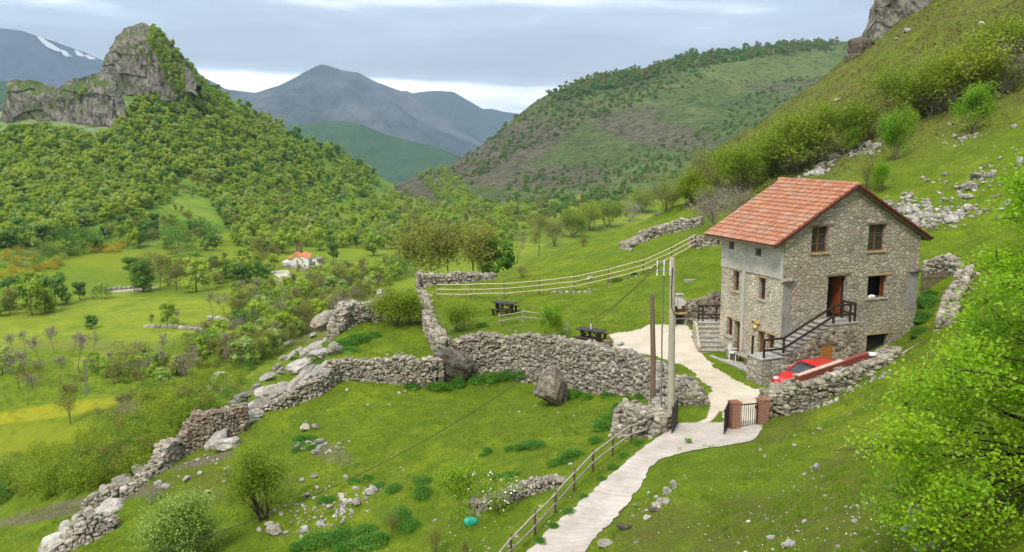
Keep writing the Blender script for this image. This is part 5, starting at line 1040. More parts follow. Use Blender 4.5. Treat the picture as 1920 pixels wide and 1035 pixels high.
fence('rail_fence', 'long three-rail wooden fence crossing the meadow behind the picnic tables', [hit(px, py) for px, py in [(822, 560), (915, 562), (984, 555), (1035, 552), (1085, 545), (1133, 533), (1183, 521), (1227, 508), (1275, 482), (1302, 466)]], 1.25, 3, 2.9, 'old_wood', 'pale_wood')
fence('roadside_fence', 'grey two-rail wooden fence running along the left side of the concrete road', [(-3.9, 20.5, 0), (-.75, 24.6, 0)]+[(onz(px, py, z)[0], onz(px, py, z)[1], z) for px, py, z in [(950, 1052, -1.4), (1018, 985, -1.25), (1050, 945, -1.15), (1105, 890, -1), (1140, 862, -.9), (1190, 822, -.75), (1240, 800, -.45)]], .85, 2, 1.75, 'old_wood', 'grey_wood', .02, .05, .042)
fence('rail_fence', 'broken low wooden fence on top of the retaining wall below the lawn table', [onz(938, 612, -.25), onz(985, 604, -.2), onz(1040, 610, -.1), onz(1062, 628, -.1)], .75, 2, 2.1, 'grey_wood', 'grey_wood', .12)
mb = MB()   # hurdle beside the house
for i in range(11): mb.beam((i*.17, 0, -.1), (i*.17+rng.normal(0, .03), 0, 1.25+rng.normal(0, .07)), .12, .025)
for z in (.3, .95): mb.beam((-.05, -.03, z), (1.8, -.03, z), .03, .1)
q = hit(1727, 549); tag(mb.build('wooden_hurdle', M['old_wood'], None, q, .25), 'weathered grey plank hurdle gate standing at the right corner of the house', 'gate')
for i, (px, py, l_) in enumerate([(800, 575, 'pale bare branches piled on the wall above the terrace'), (745, 668, 'long bleached stick lying at the terrace edge')]):
    mb = MB(); q = hit(px, py)
    for k_ in range(9 if i == 0 else 2): a_ = rng.uniform(0, 6.28); L_ = rng.uniform(.5, 1.1); mb.tube([(rng.normal(0, .3), rng.normal(0, .3), rng.uniform(.1, .9) if i == 0 else .08), (cos(a_)*L_, sin(a_)*L_, rng.uniform(.2, 1.3) if i == 0 else .1)], [.035, .015], 5)
    tag(mb.build('branch_pile', M['pale_wood'], None, q), l_, 'branches')

# barrier beam on the parking wall
A_, B_2 = Vector(onz(1492, 712, 1.55)), Vector(onz(1624, 666, 2.75)); A_ = Vector(onY(1494, 711, 37.1)); B_2 = Vector(onY(1626, 666, 39.6))
t = thing('barrier_beam', 'long red beam with a pale top edge resting aslant on the parking wall', 'beam', tuple(A_)); d = B_2-A_; M['redpaint'] = plain('faded_red_paint', (.20, .05, .035), .6, .3, .3, 4)
mb = MB(); mb.beam((0, 0, 0), tuple(d), .26, .30); mb.build('beam', M['redpaint'], t); mb = MB(); mb.beam((d.x*.0, d.y*0-.03, .18), (d.x*.62, d.y*.62-.03, d.z*.62+.18), .24, .05); mb.build('top_strip', plain('pink_grey_board', (.50, .33, .27), .8, .2, .2, 5), t)
mb = MB(); mb.tube([(d.x+.2, d.y, d.z+.04), (d.x+.2, d.y, d.z+.10)], [.24, .22], 16); mb.build('end_cap', M['white'], t)
mb = MB(); mb.tube([(d.x*.5, d.y*.5, -.9), (d.x*.5, d.y*.5, d.z*.5-.1)], .05, 6); mb.build('leg', M['old_wood'], t)
mb = MB(); mb.tube([(.1, .02, -1.1), (.1, .02, -.1)], .05, 6); mb.build('leg', M['old_wood'], t)
mb = MB(); v_, f_ = TST[3]; mb.raw(v_*np.array([.55, .3, .28]), f_); q = onY(1588, 703, 39.2); tag(mb.build('white_block', M['white'], None, q, .3), 'pale grey block on top of the parking wall under the red beam', 'block')
# car
def car():
    M['carred'] = plain('red_car_paint', (.48, .02, .016), .22, .6, .03, 2); M['tyre'] = plain('tyre_rubber', (.03, .03, .03), .8, .2); M['silver'] = plain('silver_trim', (.55, .55, .55), .35, .5, .05, 4, .6)
    q = H2W(-2.35, -3.35, 0); t = thing('parked_car', 'red hatchback car parked between the staircase and the dark parking wall', 'car', (q[0]-.25, q[1]-.02, .0), TH-.02); t.scale = (.97, .97, .97)
    L_ = 4.0; prof = [(0.02, .42), (.0, .62), (.12, .78), (.5, .90), (1.05, 1.0), (1.12, 1.02), (3.5, 1.06), (3.92, 1.0), (4.0, .75), (3.95, .40), (3.55, .30), (.35, .28)]
    def loft(secs, mi=0):
        V = []; n = len(secs[0])
        for s in secs: V += s
        k_ = len(secs); Fc = [[i*n+j, i*n+(j+1) % n, (i+1)*n+(j+1) % n, (i+1)*n+j] for i in range(k_-1) for j in range(n)]; return V, Fc
    secs = []
    for w_, sx in ((-.80, .93), (-.86, 1.0), (-.60, 1.0), (0, 1.01), (.60, 1.0), (.86, 1.0), (.80, .93)):
        secs.append([(L_/2+(x-L_/2)*sx*(1-.03*abs(w_)), w_, .3+(z-.3)*(1 if abs(w_) < .85 else .96)+(.03*(1-(w_/.86)**2) if z > .85 else 0)) for x, z in prof])
    v, f = loft(secs); mb = MB(); mb.raw(v, f, 0, 0, True); n = len(prof); mb.raw(secs[0], [list(range(n))[::-1]]); mb.raw(secs[-1], [list(range(n))]); mb.build('body', M['carred'], t)
    cab_ = [(1.0, 1.0), (1.62, 1.42), (1.95, 1.48), (3.1, 1.47), (3.55, 1.36), (3.85, 1.02)]
    secs = [[(x if 0 < i < 5 else x, w_*(1 if z < 1.1 else .84), z) for i, (x, z) in enumerate(cab_)] for w_ in (-.80, 0, .80)]; v, f = loft(secs); mb = MB(); mb.raw(v, [x for x in f]); mb.raw(secs[0], [list(range(6))[::-1]]); mb.raw(secs[-1], [list(range(6))]); mb.build('glasshouse', M['glass'], t)
    mb = MB(); mb.raw([(1.70, -.66, 1.455), (1.70, .66, 1.455), (1.98, .68, 1.515), (1.98, -.68, 1.515), (3.08, -.68, 1.505), (3.08, .68, 1.505), (3.5, .64, 1.40), (3.5, -.64, 1.40)], [[0, 1, 2, 3], [3, 2, 5, 4], [4, 5, 6, 7]])
    for s_ in (-1, 1):
        for a, b in (((1.0, .80, 1.02), (1.66, .68, 1.45)), ((1.66, .68, 1.46), (3.1, .68, 1.50)), ((2.35, .80, 1.03), (2.40, .68, 1.48)), ((3.1, .68, 1.50), (3.84, .79, 1.04))): mb.beam((a[0], a[1]*s_, a[2]), (b[0], b[1]*s_, b[2]), .06, .06)
    mb.build('roof_panel', M['carred'], t)
    for x in (.72, 3.25):
        for y in (-.80, .80):
            mb = MB(); mb.tube([(x, y-.1, .31), (x, y+.1, .31)], .31, 20); w_ = mb.build('wheel', M['tyre'], t); mb = MB(); mb.tube([(x, y-.115, .31), (x, y+.115, .31)], .19, 14); mb.build('rim', M['silver'], w_)
    for y in (-.62, .62): mb = MB(); mb.raw(ICO2[0]*np.array([.2, .2, .1])+np.array([.2, y, .74]), ICO2[1], 0, 0, True); mb.build('headlight', M['silver'], t)
    mb = MB(); mb.box(-.03, .10, -.78, .78, .32, .50); mb.box(-.02, .05, -.45, .45, .52, .62); mb.build('bumper', M['silver'], t); mb = MB(); mb.raw([(.06, -.30, .50), (.06, .30, .50), (.06, .30, .62), (.06, -.30, .62)], [[0, 1, 2, 3]])
    for y in (-.93, .93): mb = MB(); mb.box(1.2, 1.35, y-.08, y+.08, 1.0, 1.13); mb.build('wing_mirror', M['carred'], t)
car()
mb = MB(); v_, f_ = ICO3; vv = v_*(1+.35*noise3(v_, 1.4, 5))[:, None]*np.array([.30, .2, .18])+np.array([0, 0, .13]); mb.raw(vv, f_, 0, 0, True); q = hit(884, 983); M['turq'] = plain('turquoise_plastic', (.02, .42, .33), .4, .4, .3, 5)
tag(mb.build('plastic_sack', M['turq'], None, q), 'crumpled turquoise plastic sack lying at the foot of the blossoming sapling', 'sack')
mb = MB(); mb.box(-.35, .35, -.2, .2, .4, .46).box(-.32, -.27, -.18, .18, 0, .4).box(.27, .32, -.18, .18, 0, .4); tag(mb.build('wooden_bench', M['old_wood'], None, onz(1293, 752, -.05), .1), 'tiny rough plank bench at the rubble heap beside the concrete pole', 'bench')

# church in the valley
def gable_block(mb, x0, x1, y0, y1, z0, zw, zr, mi=0):
    xm = (x0+x1)/2; mb.prism([(x0, z0), (x1, z0), (x1, zw), (xm, zr), (x0, zw)], 'y', y0, y1, mi)
def gable_roof(mb, x0, x1, y0, y1, zw, zr, o=.3, th=.25):
    xm = (x0+x1)/2; k_ = (zr-zw)/(xm-x0)
    for s_, xe in ((-1, x0-o), (1, x1+o)): ze = zw-k_*o; pl = [(xe, ze), (xe, ze+th), (xm, zr+th), (xm, zr)]; mb.prism(pl if s_ < 0 else pl[::-1], 'y', y0-o, y1+o)
M['whitewash'] = plain('whitewash', (.72, .72, .70), .9, .1, .08, .3); M['redtile'] = plain('orange_roof_tile', (.56, .20, .09), .9, .1, .2, .8)
cq = hit(556, 499); ch = thing('church', 'small white church with orange roofs and a stone bell gable in the valley', 'church', cq, .12)
mb = MB(); gable_block(mb, -.6, 4.2, 0, 11, -1.5, 2.6, 3.5); mb.prism([(-5.0, -1.5), (-1.2, -1.5), (-1.2, 1.9), (-5.0, 1.2)], 'y', .4, 7); gable_block(mb, -1.9, 2.0, -.35, 3.5, -1.5, 2.3, 3.6); mb.build('wall', M['whitewash'], ch)
mb = MB(); gable_roof(mb, -.6, 4.2, .2, 11, 2.6, 3.5); gable_roof(mb, -3.4, 2.4, 3.0, 9, 2.1, 4.0); gable_roof(mb, -1.9, 2.0, -.35, 3.2, 2.3, 3.6, .2, .2); mb.build('roof', M['redtile'], ch)
mb = MB(); bx0, bx1 = -1.2, 1.0
mb.box(bx0, bx1, 9.2, 10.0, 0, 4.4).box(bx0, bx0+.45, 9.2, 10.0, 4.4, 5.8).box(-.3, .1, 9.2, 10.0, 4.4, 5.8).box(bx1-.45, bx1, 9.2, 10.0, 4.4, 5.8).box(bx0, bx1, 9.2, 10, 5.8, 6.3).prism([(bx0+.2, 6.3), (bx1-.2, 6.3), (-.1, 7.6)], 'y', 9.2, 10.0); mb.build('bell_gable', M['darkrock'], ch)
mb = MB(); mb.box(2.7, 3.1, -.03, 0.05, 0.0, .5).box(.15, .45, -.42, -.34, 0, 2.4); mb.build('window', M['inside'], ch)
mb = MB(); mb.box(.35, .55, -.7, -.36, -1.5, 2.0); mb.build('buttress', M['step_stone'], ch)
sq_ = hit(589, 496); sh = thing('shed', 'small white gabled shed standing right of the church', 'shed', sq_, -.3); mb = MB(); gable_block(mb, -1.6, 1.8, 0, 4, -.5, 1.6, 2.4); mb.build('wall', M['whitewash'], sh); mb = MB(); gable_roof(mb, -1.6, 1.8, 0, 4, 1.6, 2.4, .15, .12); mb.build('roof', M['cement'], sh); mb = MB(); mb.box(-.2, .35, -.05, .02, 0, 1.1); mb.build('door', M['inside'], sh)
def far_wall(label, pts, h=.9, w=.6, mat='wallstone', name='field_wall'):
    mb = MB(); Q = [hit(*p) for p in pts]
    for a, b in zip(Q, Q[1:]):
        n_ = max(2, int(math.dist(a, b)/1.2)); P = np.array([np.array(a)+(np.array(b)-np.array(a))*i/n_ for i in range(n_+1)]); P[:, 2] = h_all(P[:, 0], P[:, 1])+h*.3
        mb.c += stone_cloud(P+rng.normal(0, .1, P.shape), np.stack([np.full(len(P), .8), np.full(len(P), w), h*rng.uniform(.5, .9, len(P))], 1), np.full(len(P), math.atan2(b[1]-a[1], b[0]-a[0])), .1, small=True)
    tag(mb.build(name, M[mat]), label, 'stone wall')
far_wall('grey enclosure wall in front of the white church', [(540, 502), (575, 508), (600, 503)], 1.6)
far_wall('long low field wall below the church path', [(480, 531), (520, 530), (560, 531), (600, 533)], .9)
far_wall('curved low stone wall across the valley meadow beside the pale tree', [(275, 614), (320, 615), (360, 618), (385, 624), (410, 631)], 1.0)
far_wall('short whitish stone wall in the valley meadow near the bare trees', [(395, 600), (412, 602), (430, 604)], 1.1, .9, 'limestone')
far_wall('low stone wall beside the pale track on the valley slope', [(325, 742), (360, 738), (400, 735), (425, 735)], .8)
far_wall('crumbling wall at the left picture edge in the yellow meadow', [(8, 876), (30, 872), (55, 869)], .9, .6, 'brownstone')
far_wall('dark field wall at the left end of the valley meadows', [(195, 545), (225, 543), (258, 540)], .9, .6, 'limestone')
def track(pts, w, name='valley_track', dz=.12):
    Q = catmull([hit(*p)[:2] for p in pts], 10); t = np.gradient(Q, axis=0); t /= np.linalg.norm(t, axis=1)[:, None]; n = np.stack([-t[:, 1], t[:, 0]], 1); V = []
    for k_ in (-1, -.33, .33, 1): V.append(Q+n*k_*np.interp(np.linspace(0, 1, len(Q)), np.linspace(0, 1, len(w)), w)[:, None]/2)
    V = np.stack(V, 1).reshape(-1, 2); V = np.concatenate([V, (h_all(V[:, 0], V[:, 1])+dz)[:, None]], 1); structure(name, make_mesh(name, [(V, grid_faces(len(Q), 4), 0, 0, True)], [M['gravel']]))
track([(522, 508), (530, 515), (538, 522), (543, 529)], [6.5, 5, 4, 3]); track([(328, 740), (370, 730), (400, 712), (428, 700)], [1.5, 1.4, 1.2, 1]); track([(200, 548), (235, 546), (262, 541)], [1.2, 1.2, 1.2])
# lattice mast in the valley
q = hit(163, 740); t = thing('lattice_mast', 'thin grey lattice mast standing in the valley meadow', 'mast', q); mb = MB(); hh = 6.2
for sx in (-1, 1):
    for sy in (-1, 1): mb.tube([(.28*sx, .28*sy, 0), (.12*sx, .12*sy, hh)], .035, 4)
for i in range(11):
    z0, z1 = hh*i/11, hh*(i+1)/11; a, b = .28-.16*i/11, .28-.16*(i+1)/11
    for s_ in (-1, 1): mb.tube([(-a, a*s_, z0), (b, b*s_, z1)], .022, 4); mb.tube([(a*s_, -a, z0), (b*s_, b, z1)], .022, 4)
mb.build('lattice', M['galv'], t); mb = MB(); mb.beam((-.7, 0, hh), (.7, 0, hh), .08, .08); mb.build('crossarm', M['galv'], t)
# ------------------------------------------------------------ vegetation
M['bark'] = plain('grey_brown_bark', (.13, .105, .08), .9, .1, .35, 4); M['darkbark'] = plain('dark_bark', (.06, .048, .036), .9, .1, .35, 4); M['palebark'] = plain('pale_bark', (.28, .25, .22), .9, .1, .3, 4)
M['lf_wood'] = leaf_mat('broadleaf_spring', [(0, (.23, .35, .022)), (.2, (.34, .44, .032)), (.4, (.15, .26, .026)), (.55, (.27, .39, .026)), (.72, (.40, .46, .05)), (.86, (.30, .38, .17)), (1, (.19, .34, .025))], .4)
M['lf_dark'] = leaf_mat('dark_leaves', [(0, (.07, .165, .018)), (.5, (.11, .22, .022)), (1, (.07, .165, .018))])
M['lf_bright'] = leaf_mat('bright_leaves', [(0, (.19, .36, .016)), (.35, (.28, .44, .022)), (.7, (.15, .30, .016)), (1, (.19, .36, .016))], .45)
M['lf_fore'] = leaf_mat('lime_leaves', [(0, (.29, .47, .016)), (.35, (.42, .60, .022)), (.7, (.20, .38, .014)), (1, (.29, .47, .016))], .5, .45)
M['lf_willow'] = leaf_mat('yellow_green_leaves', [(0, (.23, .31, .014)), (.35, (.31, .37, .02)), (.65, (.17, .26, .015)), (1, (.23, .31, .014))], .42)
M['lf_olive'] = leaf_mat('olive_leaves', [(0, (.20, .21, .035)), (.4, (.17, .16, .05)), (.7, (.24, .26, .045)), (1, (.20, .21, .035))])
M['lf_pale'] = leaf_mat('pale_leaves', [(0, (.22, .34, .06)), (.5, (.30, .42, .09)), (1, (.22, .34, .06))], .4)
M['lf_nettle'] = leaf_mat('nettle_leaves', [(0, (.05, .15, .012)), (.5, (.08, .21, .016)), (1, (.05, .15, .012))], .25)
M['twig'] = leaf_mat('bare_twigs', [(0, (.16, .13, .11)), (.5, (.23, .18, .145)), (1, (.16, .13, .11))], .1)
M['blossom'] = plain('white_blossom', (.80, .80, .72), .7, .2, .05)
M['gorse'] = leaf_mat('gorse_bloom', [(0, (.50, .32, .01)), (.4, (.60, .40, .015)), (.7, (.25, .24, .02)), (1, (.50, .32, .01))], .2)
M['heather'] = leaf_mat('heather_scrub', [(0, (.11, .13, .025)), (.3, (.13, .10, .035)), (.6, (.14, .17, .025)), (.8, (.19, .22, .025)), (1, (.11, .13, .025))], .15)

def leaves(P, size, r_, aspect=1.0, up=.4, mi=1, clump=None):
    """one small quad (folded diamond) per point"""
    n = len(P); a = r_.normal(0, 1, (n, 3)); a /= np.linalg.norm(a, axis=1)[:, None]; nn = r_.normal(0, 1, (n, 3))+np.array([0, 0, up*2]); b = np.cross(a, nn); b /= np.linalg.norm(b, axis=1)[:, None]+1e-9
    s = size*r_.uniform(.6, 1.35, n)[:, None]; V = np.stack([P-a*s*.5, P-b*s*.36*aspect, P+a*s*.5, P+b*s*.36*aspect], 1).reshape(-1, 3)
    return (V, np.arange(n*4).reshape(n, 4), mi, np.repeat(clump if clump is not None else r_.uniform(0, .25, n), 4))
def grow(r_, base, dirv, length, rad, levels, kids, spread, out, tips, bend=.15, gravity=.05, minr=.006, segs=4):
    pts = [np.array(base, float)]; d = np.array(dirv, float); d /= np.linalg.norm(d); rr_ = [rad]
    for i in range(segs):
        d = d+r_.normal(0, bend, 3)+np.array([0, 0, gravity]); d /= np.linalg.norm(d); pts.append(pts[-1]+d*length/segs); rr_.append(max(minr, rad*(1-.75*(i+1)/segs)))
    out.append((np.array(pts), np.array(rr_)))
    if levels == 0: tips += [(pts[-1], d), (pts[-2], d), ((pts[-1]+pts[-2])/2, d)]; return
    for k_ in range(kids):
        f = r_.uniform(.35, 1.0) if k_ else 1.0; i = min(int(f*segs), segs-1); p = pts[i]+(pts[i+1]-pts[i])*(f*segs-i) if f < 1 else pts[-1]
        nd = d+r_.normal(0, spread, 3); grow(r_, p, nd, length*r_.uniform(.5, .75), max(minr, rad*(1-.75*f)*.75), levels-1, kids, spread, out, tips, bend, gravity, minr, segs)
def tree_chunks(seed, h, trunk_r, stems=1, fan=.2, levels=3, kids=4, spread=.55, nleaf=3000, ls=.12, lsp=.25, first=.45, gravity=.06, bark=0, lf=1, ns=5, drop=0., stem_len=None):
    r_ = np.random.default_rng(seed); out = []; tips = []
    for s in range(stems):
        a = r_.uniform(0, 6.28); d = np.array([cos(a)*fan*r_.uniform(.3, 1), sin(a)*fan*r_.uniform(.3, 1), 1.]); grow(r_, (r_.normal(0, .04*h*(stems > 1)), r_.normal(0, .04*h*(stems > 1)), -.1), d, h*first*r_.uniform(.85, 1.15), trunk_r*(1 if stems == 1 else r_.uniform(.5, 1)), levels, kids, spread, out, tips, .13, gravity)
    mb = MB()
    for p, q in out: mb.tube(p, q, ns if q[0] > .03 else 3, bark, 0, False)
    T_ = np.array([t[0] for t in tips]); 
    if drop: T_ = T_[r_.random(len(T_)) > drop]
    k = r_.integers(0, len(T_), nleaf); P = T_[k]+r_.normal(0, lsp, (nleaf, 3)); tnt = r_.uniform(0, .3, len(T_))[k]
    return mb.c, [leaves(P, ls, r_, mi=lf, clump=tnt)] if nleaf else []
def crown_chunks(seed, h=8., w=3., nclump=16, nl=24, ls=.9, low=.22, mi=1, core=True):
    """far-off broadleaf: lumpy crown of leaf-sized faces over inner masses"""
    r_ = np.random.default_rng(seed); mb = MB(); mb.tube([(0, 0, -.5), (0, 0, h*.35), (r_.normal(0, .2), r_.normal(0, .2), h*.75)], [h*.022, h*.016, h*.006], 5, 0)
    ch = list(mb.c); C_ = []
    for i in range(nclump):
        z = r_.uniform(low, 1.0); rad = w*(1-(abs(z-.5)*1.55)**2.2*.75)*.72; a = r_.uniform(0, 6.28); q = rad*math.sqrt(r_.uniform(.1, 1)); C_.append((cos(a)*q, sin(a)*q, z*h*.88, w*r_.uniform(.28, .48)))
    for (x, y, z, s) in C_:
        t = r_.uniform(0, .22)
        if core: v, f = ICO1; v = v*(s*.66*np.array([1, 1, .85]))*(1+r_.normal(0, .14, (len(v), 1)))+np.array([x, y, z]); ch.append((v, f, mi, t))
        d = r_.normal(0, 1, (nl, 3)); d /= np.linalg.norm(d, axis=1)[:, None]; P = np.array([x, y, z])+d*s*np.array([1, 1, .85])*r_.uniform(.75, 1.15, (nl, 1)); ch.append(leaves(P, ls*r_.uniform(.8, 1.2), r_, mi=mi, clump=np.clip(t+r_.normal(0, .04, nl), 0, 1)))
    return ch
def merged(ch): return ch
# --- prototypes of distant trees (single meshes: too small in the photo to show parts)
def mesh_of(name, ch, mats): return make_mesh(name, ch, [M[m] for m in mats])
FT = [mesh_of('broadleaf_tree', crown_chunks(100+i, 8, [3.4, 3.0, 2.7, 3.8, 3.1, 2.5][i], [20, 17, 15, 22, 18, 14][i], 64, .42), ('bark', 'lf_wood')) for i in range(6)]
FD = [mesh_of('dark_tree', crown_chunks(120+i, 8, [3.3, 2.7, 3.6][i], 20, 70, .38), ('bark', 'lf_dark')) for i in range(3)]
def twig_tree(seed, h=8., nleaf=700, leaf='twig', dens=3, ls=.22, r=.11, extra=.3):
    b, l = tree_chunks(seed, h, r, 1, .1, 3, 4, .42, nleaf, ls, extra, .42, .10, 0, 1, 4); return mesh_of('bare_tree', b+l, ('bark', leaf))
BT = [twig_tree(140+i) for i in range(4)]; OT = [twig_tree(150+i, nleaf=3000, leaf='lf_olive', ls=.19, extra=.42) for i in range(4)]
FS = [mesh_of('scrub_bush', crown_chunks(160+i, 2.6, 1.9, 12, 170, .125, .10, 1, False), ('bark', ['lf_wood', 'lf_willow', 'lf_olive', 'lf_dark', 'gorse'][i])) for i in range(5)]
count = {}
def plant(me, name, p, s, label, cat='tree', group=None, sink=.0, sz=None):
    o = link(name, me, None, (p[0], p[1], p[2]-sink), rng.uniform(0, 6.28)); o.scale = (s*rng.uniform(.9, 1.12), s*rng.uniform(.9, 1.12), s if sz is None else sz); return tag(o, label, cat, group)

# --- distant trees placed one by one
for px, py, hp, ty, lab in [
    (105, 572, 66, 'D', 'dark round tree left of centre in the hedge line across the valley meadow'), (150, 562, 40, 'D', 'narrow dark tree just right of the big round one in the valley hedge'), (60, 592, 78, 'F', 'tall bright green tree at the left edge of the valley meadow'), (18, 592, 60, 'O', 'brownish half-leafed tree at the left picture edge of the valley meadow'),
    (192, 560, 28, 'S', 'low grey-green bush at the left end of the pale valley track'), (268, 548, 68, 'D', 'dark tree at the right end of the pale valley track'), (300, 545, 80, 'O', 'tall bare-looking tree in the middle of the valley hedge'), (330, 545, 60, 'O', 'sparse brownish tree inside the valley hedge'), (368, 547, 72, 'F', 'broad green tree at the right end of the valley hedge'), (437, 529, 50, 'D', 'dark round tree left of the church path'), (468, 528, 42, 'F', 'green tree right beside the dark round one near the church path'),
    (315, 613, 52, 'F', 'single green tree standing on the curved wall in the valley meadow'), (285, 611, 26, 'O', 'tiny thin tree left of the single green tree in the valley meadow'), (338, 613, 34, 'B', 'tiny bare tree right of the single green tree in the valley meadow'), (172, 616, 30, 'D', 'small round tree alone in the middle of the valley meadow'), (447, 622, 44, 'D', 'round green tree at the right end of the valley meadow'), (400, 592, 45, 'B', 'bare tree pair member left of the whitish valley wall'), (420, 592, 52, 'B', 'taller bare tree behind the whitish valley wall'),
    (36, 728, 80, 'B', 'bare grey tree near the left edge of the near valley meadow'), (76, 690, 62, 'B', 'thin bare tree with pinkish twigs in the near valley meadow'), (150, 700, 84, 'B', 'tall bare tree left of the lattice mast'), (132, 795, 92, 'O', 'brownish tree standing at the edge of the yellow meadow'), (348, 738, 98, 'B', 'wide bare tree above the pale track on the valley slope'), (52, 760, 60, 'B', 'small bare sapling below the near left bare tree'),
    (5, 700, 55, 'F', 'green bush-like tree at the left edge below the meadow wall'), (640, 545, 55, 'O', 'olive tree right of the church meadow'), (668, 540, 45, 'F', 'small green tree below the meadow right of the church'), (705, 535, 50, 'F', 'green tree between the church meadow and the round bush'), (700, 480, 50, 'F', 'pale green tree at the right side of the church meadow'), (625, 490, 42, 'D', 'dark tree behind the shed by the church'), (600, 470, 46, 'F', 'green tree right behind the church shed'), (575, 462, 40, 'F', 'light green tree rising behind the church roof'),
    (505, 505, 50, 'O', 'brownish thicket tree left of the church'), (488, 500, 60, 'O', 'tall sparse tree farther left of the church'), (530, 475, 45, 'F', 'green tree left behind the church bell gable'), (455, 500, 40, 'F', 'green tree above the dark hedge tree'), (780, 510, 90, 'O', 'tall yellowish half-leafed tree behind the far meadow wall'), (815, 505, 95, 'O', 'tallest yellowish sparse tree behind the far meadow wall'), (850, 500, 80, 'O', 'sparse yellowish tree left of the green one behind the meadow'), (885, 498, 95, 'O', 'tall pale sparse tree behind the meadow edge'),
    (935, 510, 75, 'W', 'yellow-green tree rising over the left corner of the high meadow'), (905, 515, 60, 'O', 'sparse small tree at the left corner of the high meadow'), (1010, 480, 85, 'O', 'thin bare-branched tree behind the crest of the high meadow'), (970, 490, 50, 'B', 'small bare tree at the crest of the high meadow')]:
    p = hit(px, py)
    if p is None: continue
    if px >= 770 and px < 960: p = onY(px, py+10, 96); p = (p[0], p[1], gz(p[0], p[1]))
    d = p[1]; hm = hp/FPX*math.hypot(p[1], CZ-p[2])
    me = {'D': FD, 'F': FT, 'B': BT, 'O': OT, 'S': [FS[3]], 'W': FD}[ty]; me = me[int(rng.integers(len(me)))]; H0 = 2.6 if ty == 'S' else 8
    if px >= 770 and px < 960: top = onY(px, py-hp, p[1])[2]; hm = min(11, max(4, top-p[2]))
    nm = {'D': 'round_tree', 'F': 'broadleaf_tree', 'B': 'bare_tree', 'O': 'sparse_tree', 'S': 'scrub_bush', 'W': 'broadleaf_tree'}[ty]
    plant(me, nm, p, hm/H0*rng.uniform(.95, 1.05), lab, 'bush' if ty == 'S' else 'tree')

def inpoly(px, py, poly):
    ins = False; n = len(poly)
    for i in range(n):
        ax, ay = poly[i]; bx, by = poly[(i+1) % n]
        if (ay > py) != (by > py) and px < (bx-ax)*(py-ay)/(by-ay)+ax: ins = not ins
    return ins
def scatter_px(poly, n, hrange, kinds, mind=6):
    xs = [p[0] for p in poly]; ys = [p[1] for p in poly]; R_ = []; cells = {}; tries = 0
    while len(R_) < n and tries < n*25:
        tries += 1; px, py = rng.uniform(min(xs), max(xs)), rng.uniform(min(ys), max(ys))
        if not inpoly(px, py, poly): continue
        if any((px-a)**2+((py-b)*1.6)**2 < mind**2 for k in [(int(px//mind)+i, int(py//mind)+j) for i in (-1, 0, 1) for j in (-1, 0, 1)] for a, b in cells.get(k, ())): continue
        p = hit(px, py)
        if p is None: continue
        cells.setdefault((int(px//mind), int(py//mind)), []).append((px, py)); R_.append((p, rng.uniform(*hrange), kinds[int(rng.integers(len(kinds)))], px, py))
    return R_
WOOD = []
WOOD += scatter_px([(-20, 260), (60, 245), (190, 270), (235, 215), (300, 175), (380, 150), (450, 195), (560, 245), (650, 275), (712, 335), (700, 372), (600, 372), (480, 350), (380, 345), (330, 330), (320, 380), (250, 400), (160, 430), (60, 460), (-20, 470)], 1500, (4.2, 8.2), 'FFFFFFD', 5.8)
WOOD += scatter_px([(310, 350), (470, 345), (600, 370), (700, 380), (760, 350), (800, 400), (690, 415), (560, 420), (480, 385), (430, 375), (330, 370)], 170, (4, 7.5), 'FFFFO', 8)
WOOD += scatter_px([(780, 330), (830, 315), (865, 345), (905, 395), (860, 400), (810, 370)], 90, (6, 9.5), 'F', 6)
WOOD += scatter_px([(190, 430), (330, 395), (420, 455), (400, 470), (330, 470), (200, 465)], 50, (4, 8), 'FOSD', 12)
WOOD += scatter_px([(400, 385), (520, 400), (640, 420), (740, 410), (780, 440), (740, 470), (640, 465), (610, 455), (540, 462), (500, 480), (440, 460)], 230, (4, 8.5), 'FFFFOD', 8)
WOOD += scatter_px([(700, 380), (900, 400), (1000, 390), (1010, 430), (930, 470), (820, 480), (740, 475), (760, 430)], 230, (5, 9), 'FFFOO', 7)
WOOD += scatter_px([(290, 60), (320, 80), (350, 115), (370, 150), (300, 170), (285, 120), (270, 85)], 26, (3, 5), 'F', 8)
WOOD += scatter_px([(100, 165), (130, 155), (190, 145), (190, 165), (150, 230), (170, 260), (120, 180)], 22, (3.5, 6), 'F', 9)
WOOD += scatter_px([(430, 560), (560, 540), (700, 520), (770, 500), (760, 520), (690, 560), (620, 590), (560, 640), (480, 690), (420, 690), (380, 640), (440, 620)], 190, (3.5, 7), 'FOOFSBF', 11)
WOOD += scatter_px([(150, 850), (220, 770), (300, 740), (420, 690), (470, 690), (430, 745), (380, 790), (320, 830), (260, 890), (180, 915), (60, 925), (0, 945), (0, 880)], 230, (1.4, 3.0), 'WWWSO', 13)
WOOD += scatter_px([(180, 690), (300, 650), (400, 640), (430, 680), (330, 730), (210, 720)], 40, (3, 5), 'SOFB', 18)
WOOD += scatter_px([(0, 480), (70, 470), (120, 500), (60, 520), (0, 530)], 24, (2, 3.5), 'GGS', 10)
WOOD += scatter_px([(165, 462), (235, 458), (232, 472), (175, 478)], 14, (2.0, 2.8), 'G', 9)
WOOD += scatter_px([(240, 400), (290, 390), (270, 455), (230, 440)], 8, (2, 3), 'G', 10)
WOOD += scatter_px([(0, 460), (150, 440), (200, 470), (110, 490), (60, 470)], 30, (3, 6), 'FSD', 12)
WOOD += scatter_px([(240, 505), (380, 500), (520, 490), (525, 528), (400, 540), (250, 548)], 60, (4, 8), 'FOODF', 9)
